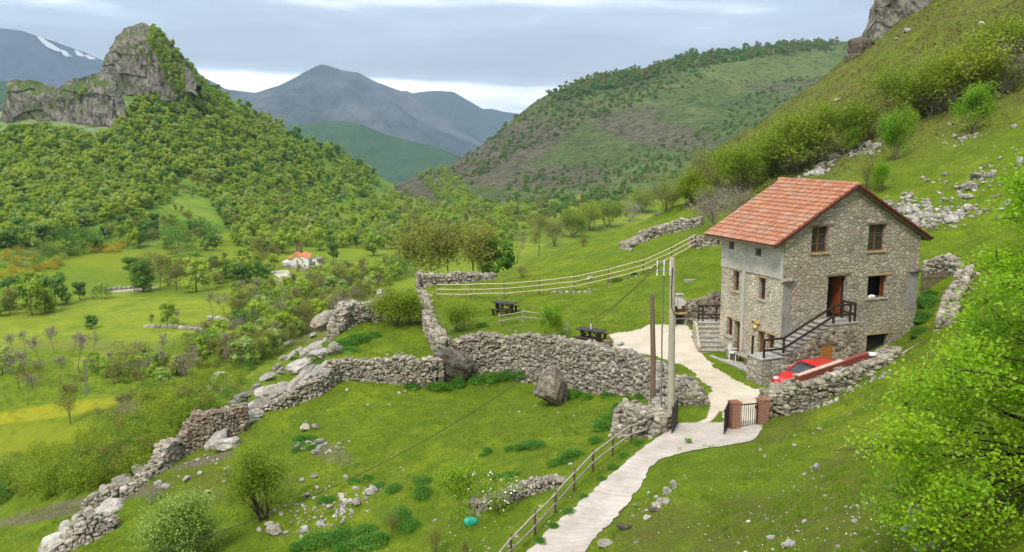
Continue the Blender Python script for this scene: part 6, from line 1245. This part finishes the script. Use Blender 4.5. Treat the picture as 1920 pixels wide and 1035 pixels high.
WOOD += scatter_px([(0, 545), (80, 540), (95, 588), (0, 600)], 14, (5, 8), 'FFOD', 12)
WOOD += scatter_px([(560, 505), (760, 495), (745, 532), (560, 536)], 22, (3, 6), 'FOF', 12)
WOOD += scatter_px([(0, 640), (200, 650), (330, 690), (250, 745), (0, 740)], 18, (3, 6), 'BBO', 22)
WOOD += scatter_px([(440, 600), (560, 570), (600, 600), (520, 640), (450, 660)], 30, (2.5, 5), 'FBOW', 12)
vis = []
for (p, hm, k, px, py) in WOOD:
    H0 = 2.6 if k in 'SGW' else 8; size_px = hm/p[1]*FPX; vis.append(size_px)
order = np.argsort(-np.array(vis)); chosen = set(order[:235].tolist())
stuff = {'wood': [], 'scrub': []}
GRP = {'F': ('broadleaf_tree', 'leafy green broadleaf tree in the woods across the valley', 'tree', 'broadleaf trees across the valley'), 'D': ('round_tree', 'darker round tree in the woods across the valley', 'tree', 'dark trees across the valley'), 'O': ('sparse_tree', 'olive brown half-leafed tree on the valley side', 'tree', 'sparse trees on the valley side'),
       'B': ('bare_tree', 'leafless grey tree on the valley side', 'tree', 'bare trees on the valley side'), 'S': ('scrub_bush', 'green bush in the scrub on the valley side', 'bush', 'bushes on the valley side'), 'W': ('scrub_bush', 'yellow-green bush in the scrub on the valley side', 'bush', 'yellow-green bushes on the valley side'), 'G': ('gorse_bush', 'yellow flowering gorse bush on the far valley slope', 'bush', 'gorse bushes on the far slope')}
CH = {}; FIRST = {}
for i, (p, hm, k, px, py) in enumerate(WOOD):
    pool = {'F': FT, 'D': FD, 'O': OT, 'B': BT, 'S': [FS[0], FS[2], FS[3]], 'W': [FS[1]], 'G': [FS[4]]}[k]; me = pool[int(rng.integers(len(pool)))]; H0 = 2.6 if k in 'SGW' else 8; s = hm/H0
    if i in chosen:
        nm, lb, ct, gr = GRP[k]; plant(me, nm, p, s, lb, ct, gr, .2)
    else: stuff['wood'].append((me, p, s*rng.uniform(.9, 1.1)))
def merge_stuff(name, items, kindlabel=None):
    """one object out of many copies of the prototype meshes"""
    by = {}
    for me, p, s in items: by.setdefault(me.name, (me, []))[1].append((p, s))
    mats = []; ch = []
    for me, L_ in by.values():
        n = len(me.vertices); co = np.empty(n*3, np.float32); me.vertices.foreach_get('co', co); co = co.reshape(-1, 3); tn = np.empty(n, np.float32); me.attributes['tint'].data.foreach_get('value', tn)
        np_ = len(me.polygons); lt = np.empty(np_, np.int32); me.polygons.foreach_get('loop_total', lt); ls_ = np.empty(np_, np.int32); me.polygons.foreach_get('loop_start', ls_); mi = np.empty(np_, np.int32); me.polygons.foreach_get('material_index', mi); vi = np.empty(len(me.loops), np.int32); me.loops.foreach_get('vertex_index', vi)
        mm = []
        for m_ in me.materials:
            if m_ not in mats: mats.append(m_)
            mm.append(mats.index(m_))
        P = np.array([q[0] for q in L_]); S_ = np.array([q[1] for q in L_]); A = rng.uniform(0, 6.28, len(L_)); tnew = rng.random(len(L_))
        for k_ in (3, 4):
            for m_i in range(len(mm)):
                sel = (lt == k_) & (mi == m_i)
                if not sel.any(): continue
                F_ = vi[(ls_[sel][:, None]+np.arange(k_)[None])]; used, inv = np.unique(F_, return_inverse=True); F_ = inv.reshape(F_.shape); v = co[used]
                c, s_ = np.cos(A)[:, None]*S_[:, None], np.sin(A)[:, None]*S_[:, None]
                V = np.stack([v[None, :, 0]*c-v[None, :, 1]*s_, v[None, :, 0]*s_+v[None, :, 1]*c, v[None, :, 2]*S_[:, None]+0*c], -1)+P[:, None]
                ch.append((V.reshape(-1, 3), (F_[None]+(np.arange(len(L_))*len(v))[:, None, None]).reshape(-1, k_), mm[m_i], (tn[used][None]+tnew[:, None]).ravel()))
    o = link(name, make_mesh(name, ch, mats)); return tag(o, kind='stuff')
for _ in range(260):
    u_ = rng.random(); px, py = np.interp(u_, [0, .3, .6, 1], [285, 312, 345, 392]), np.interp(u_, [0, .3, .6, 1], [48, 66, 102, 160]); k_ = rng.random(); stuff['wood'].append((FT[int(rng.integers(6))], onY(px-k_*34*u_-k_*6, py+4+k_*(30+45*u_), 543-k_*19), rng.uniform(.32, .62)))
for px, py in [(250, 100), (262, 88), (275, 95), (285, 110), (300, 125), (270, 72), (255, 80), (312, 135), (325, 140), (150, 165), (165, 158), (180, 152), (200, 165), (140, 175), (160, 200), (150, 215), (170, 225), (185, 235), (60, 215), (95, 190), (110, 175)]: stuff['wood'].append((FT[int(rng.integers(6))], onY(px+rng.normal(0, 3), py+12, (532 if px > 235 else 487)), rng.uniform(.3, .5)))
merge_stuff('woodland', [(me, (p[0], p[1], p[2]-.2), s) for me, p, s in stuff['wood']])
# scrub and tree line of the heath hill
HB = [mesh_of('far_bush', crown_chunks(170+i, 2.6, 2.0, 6, 26, .45, .12, 1), ('bark', m_)) for i, m_ in enumerate(['lf_dark', 'heather', 'lf_dark'])]
sc_items = []
for poly, n, hr in [([(810, 300), (1000, 190), (1150, 160), (1300, 120), (1350, 130), (1250, 180), (1100, 230), (950, 300), (880, 350)], 420, (3, 8)), ([(950, 330), (1150, 300), (1300, 250), (1400, 180), (1500, 140), (1560, 150), (1300, 330), (1100, 380), (960, 390)], 420, (2, 7)), ([(870, 380), (1100, 370), (1200, 350), (1150, 400), (1000, 420), (900, 410)], 160, (3, 8)), ([(1000, 172), (1100, 140), (1300, 92), (1450, 75), (1540, 64), (1600, 70), (1540, 92), (1450, 104), (1300, 128), (1150, 166), (1050, 190)], 330, (7, 13)), ([(1450, 85), (1600, 80), (1590, 100), (1500, 100)], 40, (5, 9))]:
    for p, hm, k, px, py in scatter_px(poly, n, hr, 'F', 4):
        if p[1] > 500: sc_items.append((HB[int(rng.choice(3, p=[.4, .35, .25]))], (p[0], p[1], p[2]-.3), hm/2.6*.7))
merge_stuff('hillside_scrub', sc_items)

# --- nearer trees and shrubs with trunk and crown of their own
def two_part(name, b, l, bark, leafm):
    root = link(name, None); tr = link('branches', make_mesh('branches', b, [M[bark]]), root)
    if l: cr = link('foliage', make_mesh('foliage', [(c[0], c[1], 0, c[3]) for c in l], [M[leafm]]), root)
    return root
def shrub_proto(seed, leafm, h=3., stems=9, fan=.75, nleaf=5200, ls=.085, lsp=.16, bark='bark', first=.42, levels=2, kids=4, spread=.4, r=.035):
    b, l = tree_chunks(seed, h, r, stems, fan, levels, kids, spread, nleaf, ls, lsp, first, .12, 0, 0, 4); return two_part('shrub', b, l, bark, leafm)
used_proto = set()
def place(proto, name, p, s, label, cat='shrub', group=None, rz=None, sz=None):
    o = proto if proto.name not in used_proto else copy_tree(proto); used_proto.add(proto.name); used_proto.add(o.name)
    o.name = name; o.location = (p[0], p[1], p[2]-.05); o.scale = (s, s, sz or s); o.rotation_euler = (0, 0, rng.uniform(0, 6.28) if rz is None else rz); tag(o, label, cat, group); return o
SW = [shrub_proto(200+i, 'lf_willow', 3.2, [11, 9, 13][i], .8, 7500, .085, .2) for i in range(3)]
SO = [shrub_proto(210+i, 'lf_olive', 3.2, 10, .7, 4200, .07, .2) for i in range(2)]
SB = [shrub_proto(220+i, 'lf_bright', 3.0, 8, .6, 6000, .09, .17) for i in range(2)]
SG = [shrub_proto(230+i, 'twig', 2.6, 12, .9, 1500, .06, .2, 'palebark', r=.03) for i in range(2)]
def by_height(proto, name, px, py, hp, label, H0=3.2, pos=None, group=None, widen=1.0, cat='shrub'):
    p = pos or hit(px, py); hm = hp/FPX*math.hypot(p[1], p[0]); o = place(proto, name, p, hm/H0*widen, label, cat, group, None, hm/H0); return o
for px, py, hp, P_, lab, w_ in [
    (1812, 195, 120, SW[0], 'largest yellow-green willow bush on the upper slope near the right picture edge', 1.35), (1890, 150, 110, SW[1], 'yellow-green bush at the right picture edge of the upper slope', 1.3), (1745, 215, 100, SW[2], 'yellow-green bush left of the largest willow on the upper slope', 1.2), (1690, 232, 110, SW[0], 'bright willow bush above the bare grey branches', 1.3), (1630, 262, 95, SO[0], 'dull olive bush in the row above the grassy slope', 1.4), (1580, 285, 100, SW[1], 'willow bush in the upper row right of the dark-footed one', 1.3), (1490, 325, 120, SW[2], 'large dark-footed willow bush behind the house ridge', 1.3), (1445, 330, 95, SW[0], 'yellow-green bush left of the large dark-footed one', 1.2),
    (1535, 310, 90, SO[1], 'olive bush between the big willows behind the house roof', 1.3), (1385, 362, 100, SW[1], 'bushy yellow-green willow above the roof eaves', 1.3), (1335, 365, 95, SO[0], 'olive bush left of the willow above the eaves', 1.3), (1295, 385, 75, SW[2], 'low yellow-green bush at the left end of the upper bush row', 1.3), (1250, 395, 60, SO[1], 'low dull bush beside the pale stones above the meadow', 1.4), (1205, 398, 50, SW[0], 'small bush above the pale stones on the meadow crest', 1.4), (1140, 425, 55, SW[1], 'yellow-green bush on the meadow crest left of the pale stones', 1.3), (1105, 432, 60, SW[2], 'rounded yellow-green bush row on the meadow crest', 1.3), (1075, 445, 60, SW[0], 'left yellow-green bush on the meadow crest beside the thin post', 1.2), (1040, 462, 65, SO[0], 'sparse brown-green shrub behind the crest at the left of the bushes', 1.0),
    (1745, 218, 62, SG[0], 'bare grey tangled branches below the big willows', 1.5), (1880, 175, 90, SG[1], 'bare pale shrub at the right edge among the willows', 1.3), (1345, 425, 70, SG[0], 'grey leafless thicket left of the house roof', 1.5), (1385, 395, 50, SG[1], 'brown leafless shrub above the roof eaves', 1.4), (1330, 400, 60, SG[0], 'bare brownish shrub left of the grey leafless thicket', 1.2), (1180, 415, 45, SG[1], 'small bare shrub at the left of the pale stones', 1.2),
    (1830, 245, 80, SB[0], 'rounded bright green bush on the open upper slope', 1.1), (1680, 300, 85, SB[1], 'bright green young tree with airy crown on the slope above the house', .9), (1595, 290, 50, SB[0], 'small bright bush beside the rocks above the roof ridge', .9), (1625, 355, 65, SO[1], 'sparse upright shrub just above the roof ridge', .9), (1650, 360, 55, SB[1], 'small light green shrub right of the roof ridge', .8),
    (745, 612, 92, SW[0], 'round yellow-green bush on the wall between the terrace and the yard', 1.25), (770, 605, 70, SW[2], 'smaller yellow-green bush behind the right side of the round one', 1.1), (862, 622, 66, SW[1], 'yellow-green bush on top of the retaining wall left of the fallen fence', 1.25), (1032, 640, 80, SB[0], 'airy light green shrub fanning out beside the yard picnic table', .85), (640, 605, 62, SG[1], 'bare pale shrub with straight twigs behind the grey boulder', 1.0), (980, 520, 26, SO[0], 'low brown bush at the left end of the high meadow', 1.5), (1093, 462, 22, SO[1], 'tiny dark shrub on the high meadow near the thin post', 1.0),
    (1290, 832, 14, SB[1], 'tuft of green weeds at the edge of the concrete road by the gate', 1.3), (735, 1000, 50, SO[1], 'thin brownish sapling near the bottom edge in the lower field', .7), (815, 1040, 75, SO[0], 'sparse yellow-brown sapling at the bottom edge of the picture', .6), (870, 1045, 45, SO[1], 'sparse sapling right of the yellow-brown one at the bottom edge', .6), (240, 800, 55, SG[1], 'grey bare bush on the slope left of the brown ruined wall', 1.2), (280, 945, 40, SG[0], 'brown bare bush at the foot of the tumbled wall', 1.2)]:
    p = hit(px, py)
    if p is None: p = onY(px, py, 120)
    H0 = {id(SG[0]): 2.6, id(SG[1]): 2.6, id(SB[0]): 3.0, id(SB[1]): 3.0}.get(id(P_), 3.2); by_height(P_, 'shrub', px, py, hp, lab, H0*.95, p, widen=w_)
# rest of the hillside bush belt, alike
for poly, n, hr, pool in [([(1300, 380), (1480, 300), (1640, 230), (1780, 160), (1920, 90), (1920, 150), (1800, 200), (1650, 260), (1500, 320), (1330, 400)], 15, (1.8, 3.4), SW+SO), ([(980, 470), (1180, 410), (1300, 385), (1280, 370), (1150, 400), (1000, 440)], 22, (1.8, 3.2), SW+SO), ([(1340, 340), (1500, 250), (1700, 160), (1880, 60), (1915, 90), (1700, 210), (1480, 300)], 16, (1.0, 2.0), SO+SG)]:
    for p, hm, k, px, py in scatter_px(poly, n, hr, 'F', 24):
        q = pool[int(rng.integers(len(pool)))]; lf_ = 'leafless grey' if q in SG else ('dull olive' if q in SO else 'yellow-green'); place(q, 'shrub', p, hm/3.2, f'{lf_} bush in the belt of scrub along the upper slope', 'shrub', f'{lf_} bushes on the upper slope', None, hm/3.2)

# multi-stemmed tree in the lower field, pale tree at the bottom, saplings
b, l = tree_chunks(301, 4.1, .06, 13, .62, 3, 3, .36, 9500, .085, .24, .36, .11, 0, 0, 5); o = two_part('field_tree', b, l, 'darkbark', 'lf_willow'); p = hit(492, 975); place(o, 'field_tree', p, 1.0, 'many-stemmed dark-barked tree with sparse yellow-green leaves in the lower field', 'tree')
b, l = tree_chunks(305, 4.6, .09, 3, .35, 3, 4, .55, 17000, .11, .26, .42, .06, 0, 0, 5); o = two_part('leafy_tree', b, l, 'bark', 'lf_pale'); p = onz(325, 1085, -6.4); place(o, 'leafy_tree', p, 1.0, 'pale green leafy tree cut off by the bottom edge at lower left', 'tree')
b, l = tree_chunks(309, 2.7, .035, 3, .35, 3, 3, .5, 2600, .085, .16, .42, .06, 0, 0, 4); o = two_part('sapling', b, l, 'darkbark', 'lf_bright'); p = hit(882, 978); place(o, 'sapling', p, 1.0, 'small airy tree with fresh yellow-green leaves above the turquoise sack', 'tree')
b, l = tree_chunks(311, 2.1, .025, 4, .4, 2, 4, .5, 700, .07, .16, .45, .06, 0, 0, 4); o = two_part('blossom_shrub', b, l, 'bark', 'lf_bright'); r_ = np.random.default_rng(5); fc_ = tree_chunks(311, 2.1, .025, 4, .4, 2, 4, .5, 420, .085, .12, .45, .06, 0, 0, 4)[1]; fc_ = [(c[0][:4*95], c[1][:95], c[2], 0) for c in fc_]; link('blossom', make_mesh('blossom', [(c[0], c[1], 0, 0) for c in fc_], [M['blossom']]), o); p = hit(938, 962); place(o, 'blossom_shrub', p, 1.0, 'slender shrub with white blossom right of the airy small tree', 'shrub')
# foreground tree at the right edge, trunk just outside the picture
r_ = np.random.default_rng(77)
tb = np.array([11.3, 15.6, gz(11.3, 15.6)]); zs_ = [4.0, 5.0, 6.0, 7.0, 8.0, 8.7, 9.4, 10.2, 11.0, 11.8, 12.6]; xm_ = [7.9, 7.1, 6.5, 6.3, 7.0, 7.5, 7.8, 8.2, 8.5, 8.7, 9.4]
ax_ = [tb+np.array([0, 0, -.4]), tb+np.array([-.1, 0, 1.3]), tb+np.array([-.5, .1, 3.0]), tb+np.array([-.7, 0, 5.0]), tb+np.array([-1.0, .2, 7.0])]; mb = MB(); mb.tube(np.array(ax_)-tb, [.24, .19, .14, .09, .03], 10)
CL = []; tr_ = 0
while len(CL) < 150 and tr_ < 9000:
    tr_ += 1; z = r_.uniform(4.2, 12.7); xl = np.interp(z, zs_, xm_); y = 15.2+r_.normal(0, 1.0); x = (xl+.35+abs(r_.normal(0, 1.6))+r_.uniform(0, .5))*y/15.2
    if x > 13.2 or z < gz(x, y)+.35 or any((x-c[0])**2+(y-c[1])**2+((z-c[2])*1.8)**2 < .27 for c in CL): continue
    CL.append((x, y, z))
Lf = []; Tn = []
for (x, y, z) in CL:
    c = np.array([x, y, z]); f_ = np.clip((z-tb[2]-1.0)/6.5*.8, .05, .95); q = np.array([np.interp(f_, [0, .25, .5, .75, 1], [p_[j] for p_ in ax_]) for j in range(3)]); m_ = (q+c)/2+r_.normal(0, .18, 3)+np.array([0, 0, .25]); L_ = np.linalg.norm(c-q)
    tt = np.linspace(0, 1, 7)[:, None]; P = q*(1-tt)**2+2*m_*tt*(1-tt)+c*tt**2+r_.normal(0, .03, (7, 3)); P[0] = q; mb.tube(P-tb, np.linspace(.010+.006*L_, .004, 7), 4, 0, 0, False)
    for _ in range(6): d = r_.normal(0, .33, 3)*np.array([1, 1, .5]); mb.tube([c-tb-d*.2, c+d-tb], [.008, .004], 3, 0, 0, False)
    n = int(r_.uniform(220, 470)); sg = r_.uniform(.18, .34); Lf.append(c+r_.normal(0, 1, (n, 3))*np.array([sg, sg, sg*.5])-tb); Tn.append(np.full(n, r_.uniform(0, .5)))
root = link('lime_tree', None); root.location = tuple(tb); mb.build('trunk', M['darkbark'], root)
P = np.concatenate(Lf); c = leaves(P, .066, r_, 1.25, .8, 0, np.concatenate(Tn)); link('foliage', make_mesh('foliage', [(c[0], c[1], 0, c[3])], [M['lf_fore']]), root)
tag(root, 'large leafy lime-green tree reaching in from the right edge in the foreground', 'tree')

# nettle and bramble mounds
def mound(seed, n=1500):
    r_ = np.random.default_rng(seed); P = []
    for i in range(7): a = r_.uniform(0, 6.28); q = r_.uniform(0, .65); c = np.array([cos(a)*q, sin(a)*q*.8, r_.uniform(.1, .35)]); d = r_.normal(0, 1, (n//7, 3)); d /= np.linalg.norm(d, axis=1)[:, None]; d[:, 2] = np.abs(d[:, 2]); P.append(c+d*np.array([.5, .45, .45])*r_.uniform(.6, 1.12, (n//7, 1)))
    P = np.concatenate(P); v, f = ICO2; v = v*.8*(1+.2*noise3(v, 1.5, seed))[:, None]*np.array([.78, .68, .42])+np.array([0, 0, .12]); return [(v, f, 0, .1, False), leaves(P, .075, r_, 1.0, .6, 0)]
MN = [make_mesh('nettles', mound(400+i, 2600), [M['lf_nettle']]) for i in range(4)]
NM = [(735, 920, 46), (712, 912, 30), (790, 930, 60), (795, 905, 40), (690, 900, 30), (612, 940, 40), (750, 975, 85), (770, 990, 60), (690, 1000, 70), (640, 1015, 80), (700, 1020, 90), (590, 1022, 80), (560, 1028, 50), (665, 905, 30), (915, 848, 30), (1000, 838, 50), (975, 842, 34), (955, 845, 26), (1068, 862, 60), (1045, 870, 40), (1085, 855, 40), (960, 895, 40), (1130, 805, 60), (1145, 790, 50), (1120, 830, 40), (1160, 770, 50), (1175, 755, 40),
      (1075, 742, 50), (1100, 748, 34), (1140, 745, 30), (890, 715, 50), (925, 712, 60), (960, 708, 60), (985, 704, 50), (860, 722, 50), (815, 728, 50), (775, 728, 40), (835, 728, 40), (1010, 712, 30), (1205, 745, 40), (1190, 765, 36), (570, 830, 44), (585, 840, 30), (555, 845, 30), (640, 1032, 60), (930, 895, 30), (905, 855, 20), (645, 650, 50), (670, 640, 60), (655, 660, 40), (700, 632, 40), (600, 685, 30), (650, 695, 30), (960, 640, 26), (940, 645, 30),
      (1738, 572, 60), (1730, 600, 62), (1722, 628, 52), (1745, 555, 36), (1155, 528, 22), (1190, 517, 20), (1115, 590, 0), (1128, 900, 26), (1150, 877, 30), (1172, 856, 30), (1200, 833, 28), (1095, 932, 28), (1068, 960, 30), (1040, 990, 30), (1012, 1018, 30), (1285, 708, 22), (1290, 603, 26), (480, 760, 20), (430, 800, 30), (845, 645, 40), (905, 612, 30)]
for i, (px, py, w_) in enumerate(NM):
    if not w_: continue
    p = hit(px, py); s = w_/2/FPX*p[1]*1.15; o = link('nettle_clump', MN[i % 4], None, (p[0], p[1], p[2]-.08*s), rng.uniform(0, 6.28)); o.scale = (s*1.05, s*.9, s*rng.uniform(.65, .95)); tag(o, 'dark green clump of nettles growing in the grass around the lower field', 'weeds', 'nettle clumps around the lower field')

# --- grass blades, heather and litter: uncountable
def tri_blades(P, h, w_, r_, mi=0):
    n = len(P); a = r_.uniform(0, 6.28, n); d = np.stack([np.cos(a), np.sin(a), 0*a], 1); hh = h*r_.uniform(.5, 1.4, n); ln = r_.normal(0, .35, (n, 2))*hh[:, None]; tip = P+np.stack([ln[:, 0], ln[:, 1], hh], 1)
    V = np.stack([P-d*w_/2, P+d*w_/2, tip], 1).reshape(-1, 3); return V, np.arange(3*n).reshape(n, 3), np.repeat(r_.uniform(0, 1, n), 3)
M['blade'] = leaf_mat('grass_blades', [(0, (.16, .26, .014)), (.4, (.22, .32, .02)), (.7, (.12, .21, .012)), (.93, (.28, .29, .06)), (1, (.16, .26, .014))], .35)
n = 620000; a = rng.uniform(-.68, .68, n); Yq = np.exp(rng.uniform(math.log(13), math.log(75), n)); X_ = a*Yq; dens = fbm(X_/1.2, Yq/1.2, 3, 91)
sdr = smooth_mask(X_, Yq); keep = (sdr < .5) & (dens+rng.normal(0, .25, n) > -.05); hl = Matrix.Rotation(-TH, 3, 'Z'); lx = (X_-HO[0])*cos(TH)+(Yq-HO[1])*sin(TH); ly = -(X_-HO[0])*sin(TH)+(Yq-HO[1])*cos(TH); keep &= ~((lx > -1.4) & (lx < 9.6) & (ly > -1.5) & (ly < 5.5)); X_, Yq = X_[keep], Yq[keep]; Zq = h_near(X_, Yq)
sc_b = np.clip(Yq/30, .6, 2)
v, f, t = tri_blades(np.stack([X_, Yq, Zq-.01], 1), 0.085*sc_b, .016*sc_b[:, None], rng); mb = MB(); mb.c = [(v, f, 0, t)]; tag(mb.build('grass', M['blade']), kind='stuff')
n = 15000; a = rng.uniform(-.62, .66, n); Yq = np.exp(rng.uniform(math.log(15), math.log(70), n)); X_ = a*Yq; lx = (X_-HO[0])*cos(TH)+(Yq-HO[1])*sin(TH); ly = -(X_-HO[0])*sin(TH)+(Yq-HO[1])*cos(TH); keep = (smooth_mask(X_, Yq) < .62) & (fbm(X_/2.2, Yq/2.2, 4, 191)+.12*sstep(X_-.2*Yq, 0, 5)+.35*((smooth_mask(X_, Yq) > .05)) > .10) & ~((lx > -1.4) & (lx < 9.6) & (ly > -1.5) & (ly < 5.5)); X_, Yq = X_[keep], Yq[keep]; n = len(X_); P = np.repeat(np.stack([X_, Yq, h_near(X_, Yq)-.01], 1), 16, 0); P[:, :2] += rng.normal(0, .07, (len(P), 2))
v, f, t = tri_blades(P, .16, .022, rng); mb = MB(); mb.c = [(v, f, 0, np.repeat(np.repeat(rng.uniform(0, 1, n), 16), 3))]; tag(mb.build('grass_tufts', M['blade']), kind='stuff')
# heather on the upper slope
n = 60000; a = rng.uniform(.12, .68, n); Yq = np.exp(rng.uniform(math.log(58), math.log(160), n)); X_ = a*Yq; m_ = sstep(Yq, 72, 100)*sstep(X_-.2*Yq, -2, 8)*(fbm(X_/3, Yq/3, 3, 95)+.55) > rng.uniform(.1, 1.1, n); X_, Yq = X_[m_], Yq[m_]; Zq = h_near(X_, Yq)
n = len(X_); k_ = 5; P = np.repeat(np.stack([X_, Yq, Zq], 1), k_, 0)+rng.normal(0, .16, (n*k_, 3))+np.array([0, 0, .12]); c = leaves(P, .22, rng, 1, .3, 0, np.repeat(rng.uniform(0, 1, n), k_)); mb = MB(); mb.c = [c]; tag(mb.build('heather', M['heather']), kind='stuff')
# scattered pebbles and daisies
n = 4200; a = rng.uniform(-.6, .68, n); Yq = np.exp(rng.uniform(math.log(15), math.log(95), n)); X_ = a*Yq; keep = (smooth_mask(X_, Yq) < .4) & (fbm(X_/4, Yq/4, 4, 97)+.25*sstep(X_-.22*Yq, 0, 6) > .02); X_, Yq = X_[keep], Yq[keep]; n = len(X_); s = np.exp(rng.normal(math.log(.03), .45, n)); P = np.stack([X_, Yq, h_near(X_, Yq)+s*.2], 1)
mb = MB(); mb.c = stone_cloud(P, np.stack([s*1.2, s, s*.7], 1), rng.uniform(0, 6, n), .3, small=True); tag(mb.build('scattered_stones', M['limestone']), kind='stuff')
n = 5000; a = rng.uniform(-.5, .66, n); Yq = np.exp(rng.uniform(math.log(15), math.log(70), n)); X_ = a*Yq; keep = (smooth_mask(X_, Yq) < .4) & (fbm(X_/3, Yq/3, 4, 99) > .1); X_, Yq = X_[keep], Yq[keep]; P = np.stack([X_, Yq, h_near(X_, Yq)+.06], 1); c = leaves(P, .035, rng, 1.3, 2.5, 0); mb = MB(); mb.c = [c]; tag(mb.build('daisies', M['blossom']), kind='stuff')
# scree behind the house
def scree(label, pts, n, w_, s0=.2, name='scree'):
    Q = [hit(*q) for q in pts]; P = []
    for _ in range(n): i = int(rng.integers(len(Q)-1)); u = rng.random(); a_, b_ = np.array(Q[i]), np.array(Q[i+1]); q = a_+(b_-a_)*u; P.append((q[0]+rng.normal(0, w_), q[1]+rng.normal(0, w_)))
    P = np.array(P); s = .62*s0*np.exp(rng.normal(0, .4, n)); V = np.stack([P[:, 0], P[:, 1], h_near(P[:, 0], P[:, 1])+s*.3], 1); mb = MB(); mb.c = stone_cloud(V, np.stack([s*1.2, s*.9, s*.7], 1), rng.uniform(0, 6, n), .4); o = mb.build(name, M['limestone']); tag(o, kind='stuff')
scree('', [(1665, 385), (1690, 395), (1720, 408), (1760, 410), (1795, 400)], 520, 1.0, .17)
scree('', [(1560, 300), (1600, 285), (1650, 270)], 90, 1.0, .3); scree('', [(1520, 330), (1560, 300)], 60, .8, .3)
scree('', [(1500, 770), (1580, 745), (1660, 700)], 120, .35, .07); scree('', [(560, 930), (600, 990), (640, 940), (690, 935)], 130, .7, .1); scree('', [(560, 830), (640, 845)], 60, .4, .1); scree('', [(300, 870), (420, 880)], 70, .7, .12)
scree('', [(1265, 905), (1240, 940), (1215, 965)], 30, .12, .09); scree('', [(1800, 320), (1830, 370), (1860, 300), (1900, 390)], 120, 1.5, .14); scree('', [(1770, 262), (1850, 250)], 60, .7, .12); scree('', [(1030, 549), (1110, 545), (1240, 500)], 70, .3, .1)

# ------------------------------------------------------------ labels that tell look-alikes apart
MARKS = [((258, 90), 'under the high rock crag'), ((110, 200), 'below the lower rock crag'), ((480, 250), 'on the middle of the wooded ridge'), ((650, 300), 'near the right end of the wooded ridge'), ((60, 380), 'on the left flank of the wooded hill'), ((350, 400), 'above the church meadows'), ((200, 350), 'in the middle of the wooded hill'), ((560, 420), 'behind the white church'), ((840, 350), 'on the small wooded knoll'), ((900, 430), 'in the valley beyond the high meadow'),
         ((720, 430), 'right of the white church'), ((240, 540), 'along the hedge across the valley meadow'), ((500, 600), 'in the valley below the church'), ((620, 640), 'behind the white rock outcrop'), ((350, 700), 'near the pale track on the valley slope'), ((200, 830), 'left of the brown ruined wall'), ((420, 760), 'behind the brown ruined wall'), ((60, 900), 'at the lower left edge of the picture'), ((330, 880), 'above the pale green tree'), ((490, 900), 'around the many-stemmed field tree'),
         ((600, 840), 'in the upper left of the field'), ((640, 940), 'right of the many-stemmed field tree'), ((740, 940), 'in the middle of the lower field'), ((680, 1010), 'along the bottom edge of the field'), ((720, 640), 'on the small grassy terrace'), ((800, 730), 'at the foot of the terrace wall'), ((950, 710), 'at the foot of the retaining wall'), ((1035, 750), 'beside the big brown boulder'), ((1140, 780), 'below the poles at the field edge'), ((1000, 845), 'in the right half of the field'), ((1100, 930), 'between the fence and the concrete road'), ((900, 860), 'above the turquoise sack'),
         ((540, 700), 'on the outcrop left of the terrace'), ((470, 760), 'beside the brown ruined wall'), ((200, 940), 'by the lower left walls'), ((1740, 580), 'at the right corner of the house'), ((1160, 400), 'on the crest of the high meadow'), ((1290, 345), 'on the skyline left of the house'), ((1350, 380), 'above the left end of the roof'), ((1570, 290), 'above the roof ridge'), ((1820, 350), 'on the slope right of the roof'), ((1880, 200), 'among the bushes at the right edge'), ((1600, 200), 'on the brown upper slope'), ((1700, 90), 'high on the slope below the cliff'), ((1840, 60), 'near the top right corner'), ((1140, 530), 'along the rail fence'), ((1290, 640), 'beside the yard'), ((1450, 300), 'behind the house roof')]
ORD = ['first', 'second', 'third', 'fourth', 'fifth', 'sixth', 'seventh', 'eighth', 'ninth', 'tenth', 'eleventh', 'twelfth', 'thirteenth', 'fourteenth', 'fifteenth', 'sixteenth', 'seventeenth', 'eighteenth', 'nineteenth', 'twentieth']
NOUN = {'rocks on the hillside above the house': ('grey hillside rock', 1), 'loose stones in the lower field': ('loose field stone', 1), 'limestone slabs along the ridge': ('pale limestone slab', 1), 'rocks among the ridge walls': ('weathered grey rock', 1), 'bushes on the valley side': ('green scrub bush', 0), 'nettle clumps around the lower field': ('dark green nettle clump', 1), 'broadleaf trees across the valley': ('leafy green tree', 0), 'dark trees across the valley': ('dark round tree', 0), 'yellow-green bushes on the valley side': ('yellow-green scrub bush', 0),
        'sparse trees on the valley side': ('olive half-leafed tree', 0), 'bare trees on the valley side': ('leafless grey tree', 0), 'gorse bushes on the far slope': ('yellow flowering gorse bush', 0), 'yellow-green bushes on the upper slope': ('yellow-green bush', 1), 'dull olive bushes on the upper slope': ('dull olive bush', 1), 'leafless grey bushes on the upper slope': ('leafless grey bush', 1)}
cells = {}
for o in sc.objects:
    if o.parent or 'group' not in o or o['group'] not in NOUN: continue
    x, y = proj(*(np.array(o.location, float))); k_ = min(range(len(MARKS)), key=lambda i: (MARKS[i][0][0]-x)**2+(MARKS[i][0][1]-y)**2); cells.setdefault((o['group'], k_), []).append((float(x), o))
for (g, k_), L_ in cells.items():
    noun, by_ord = NOUN[g]; L_.sort(key=lambda q: q[0])
    for i, (x, o) in enumerate(L_): o['label'] = f'{noun} {MARKS[k_][1]}' if (len(L_) == 1 or not by_ord) else (f'{ORD[min(i, 19)]} {noun} from the left {MARKS[k_][1]}')
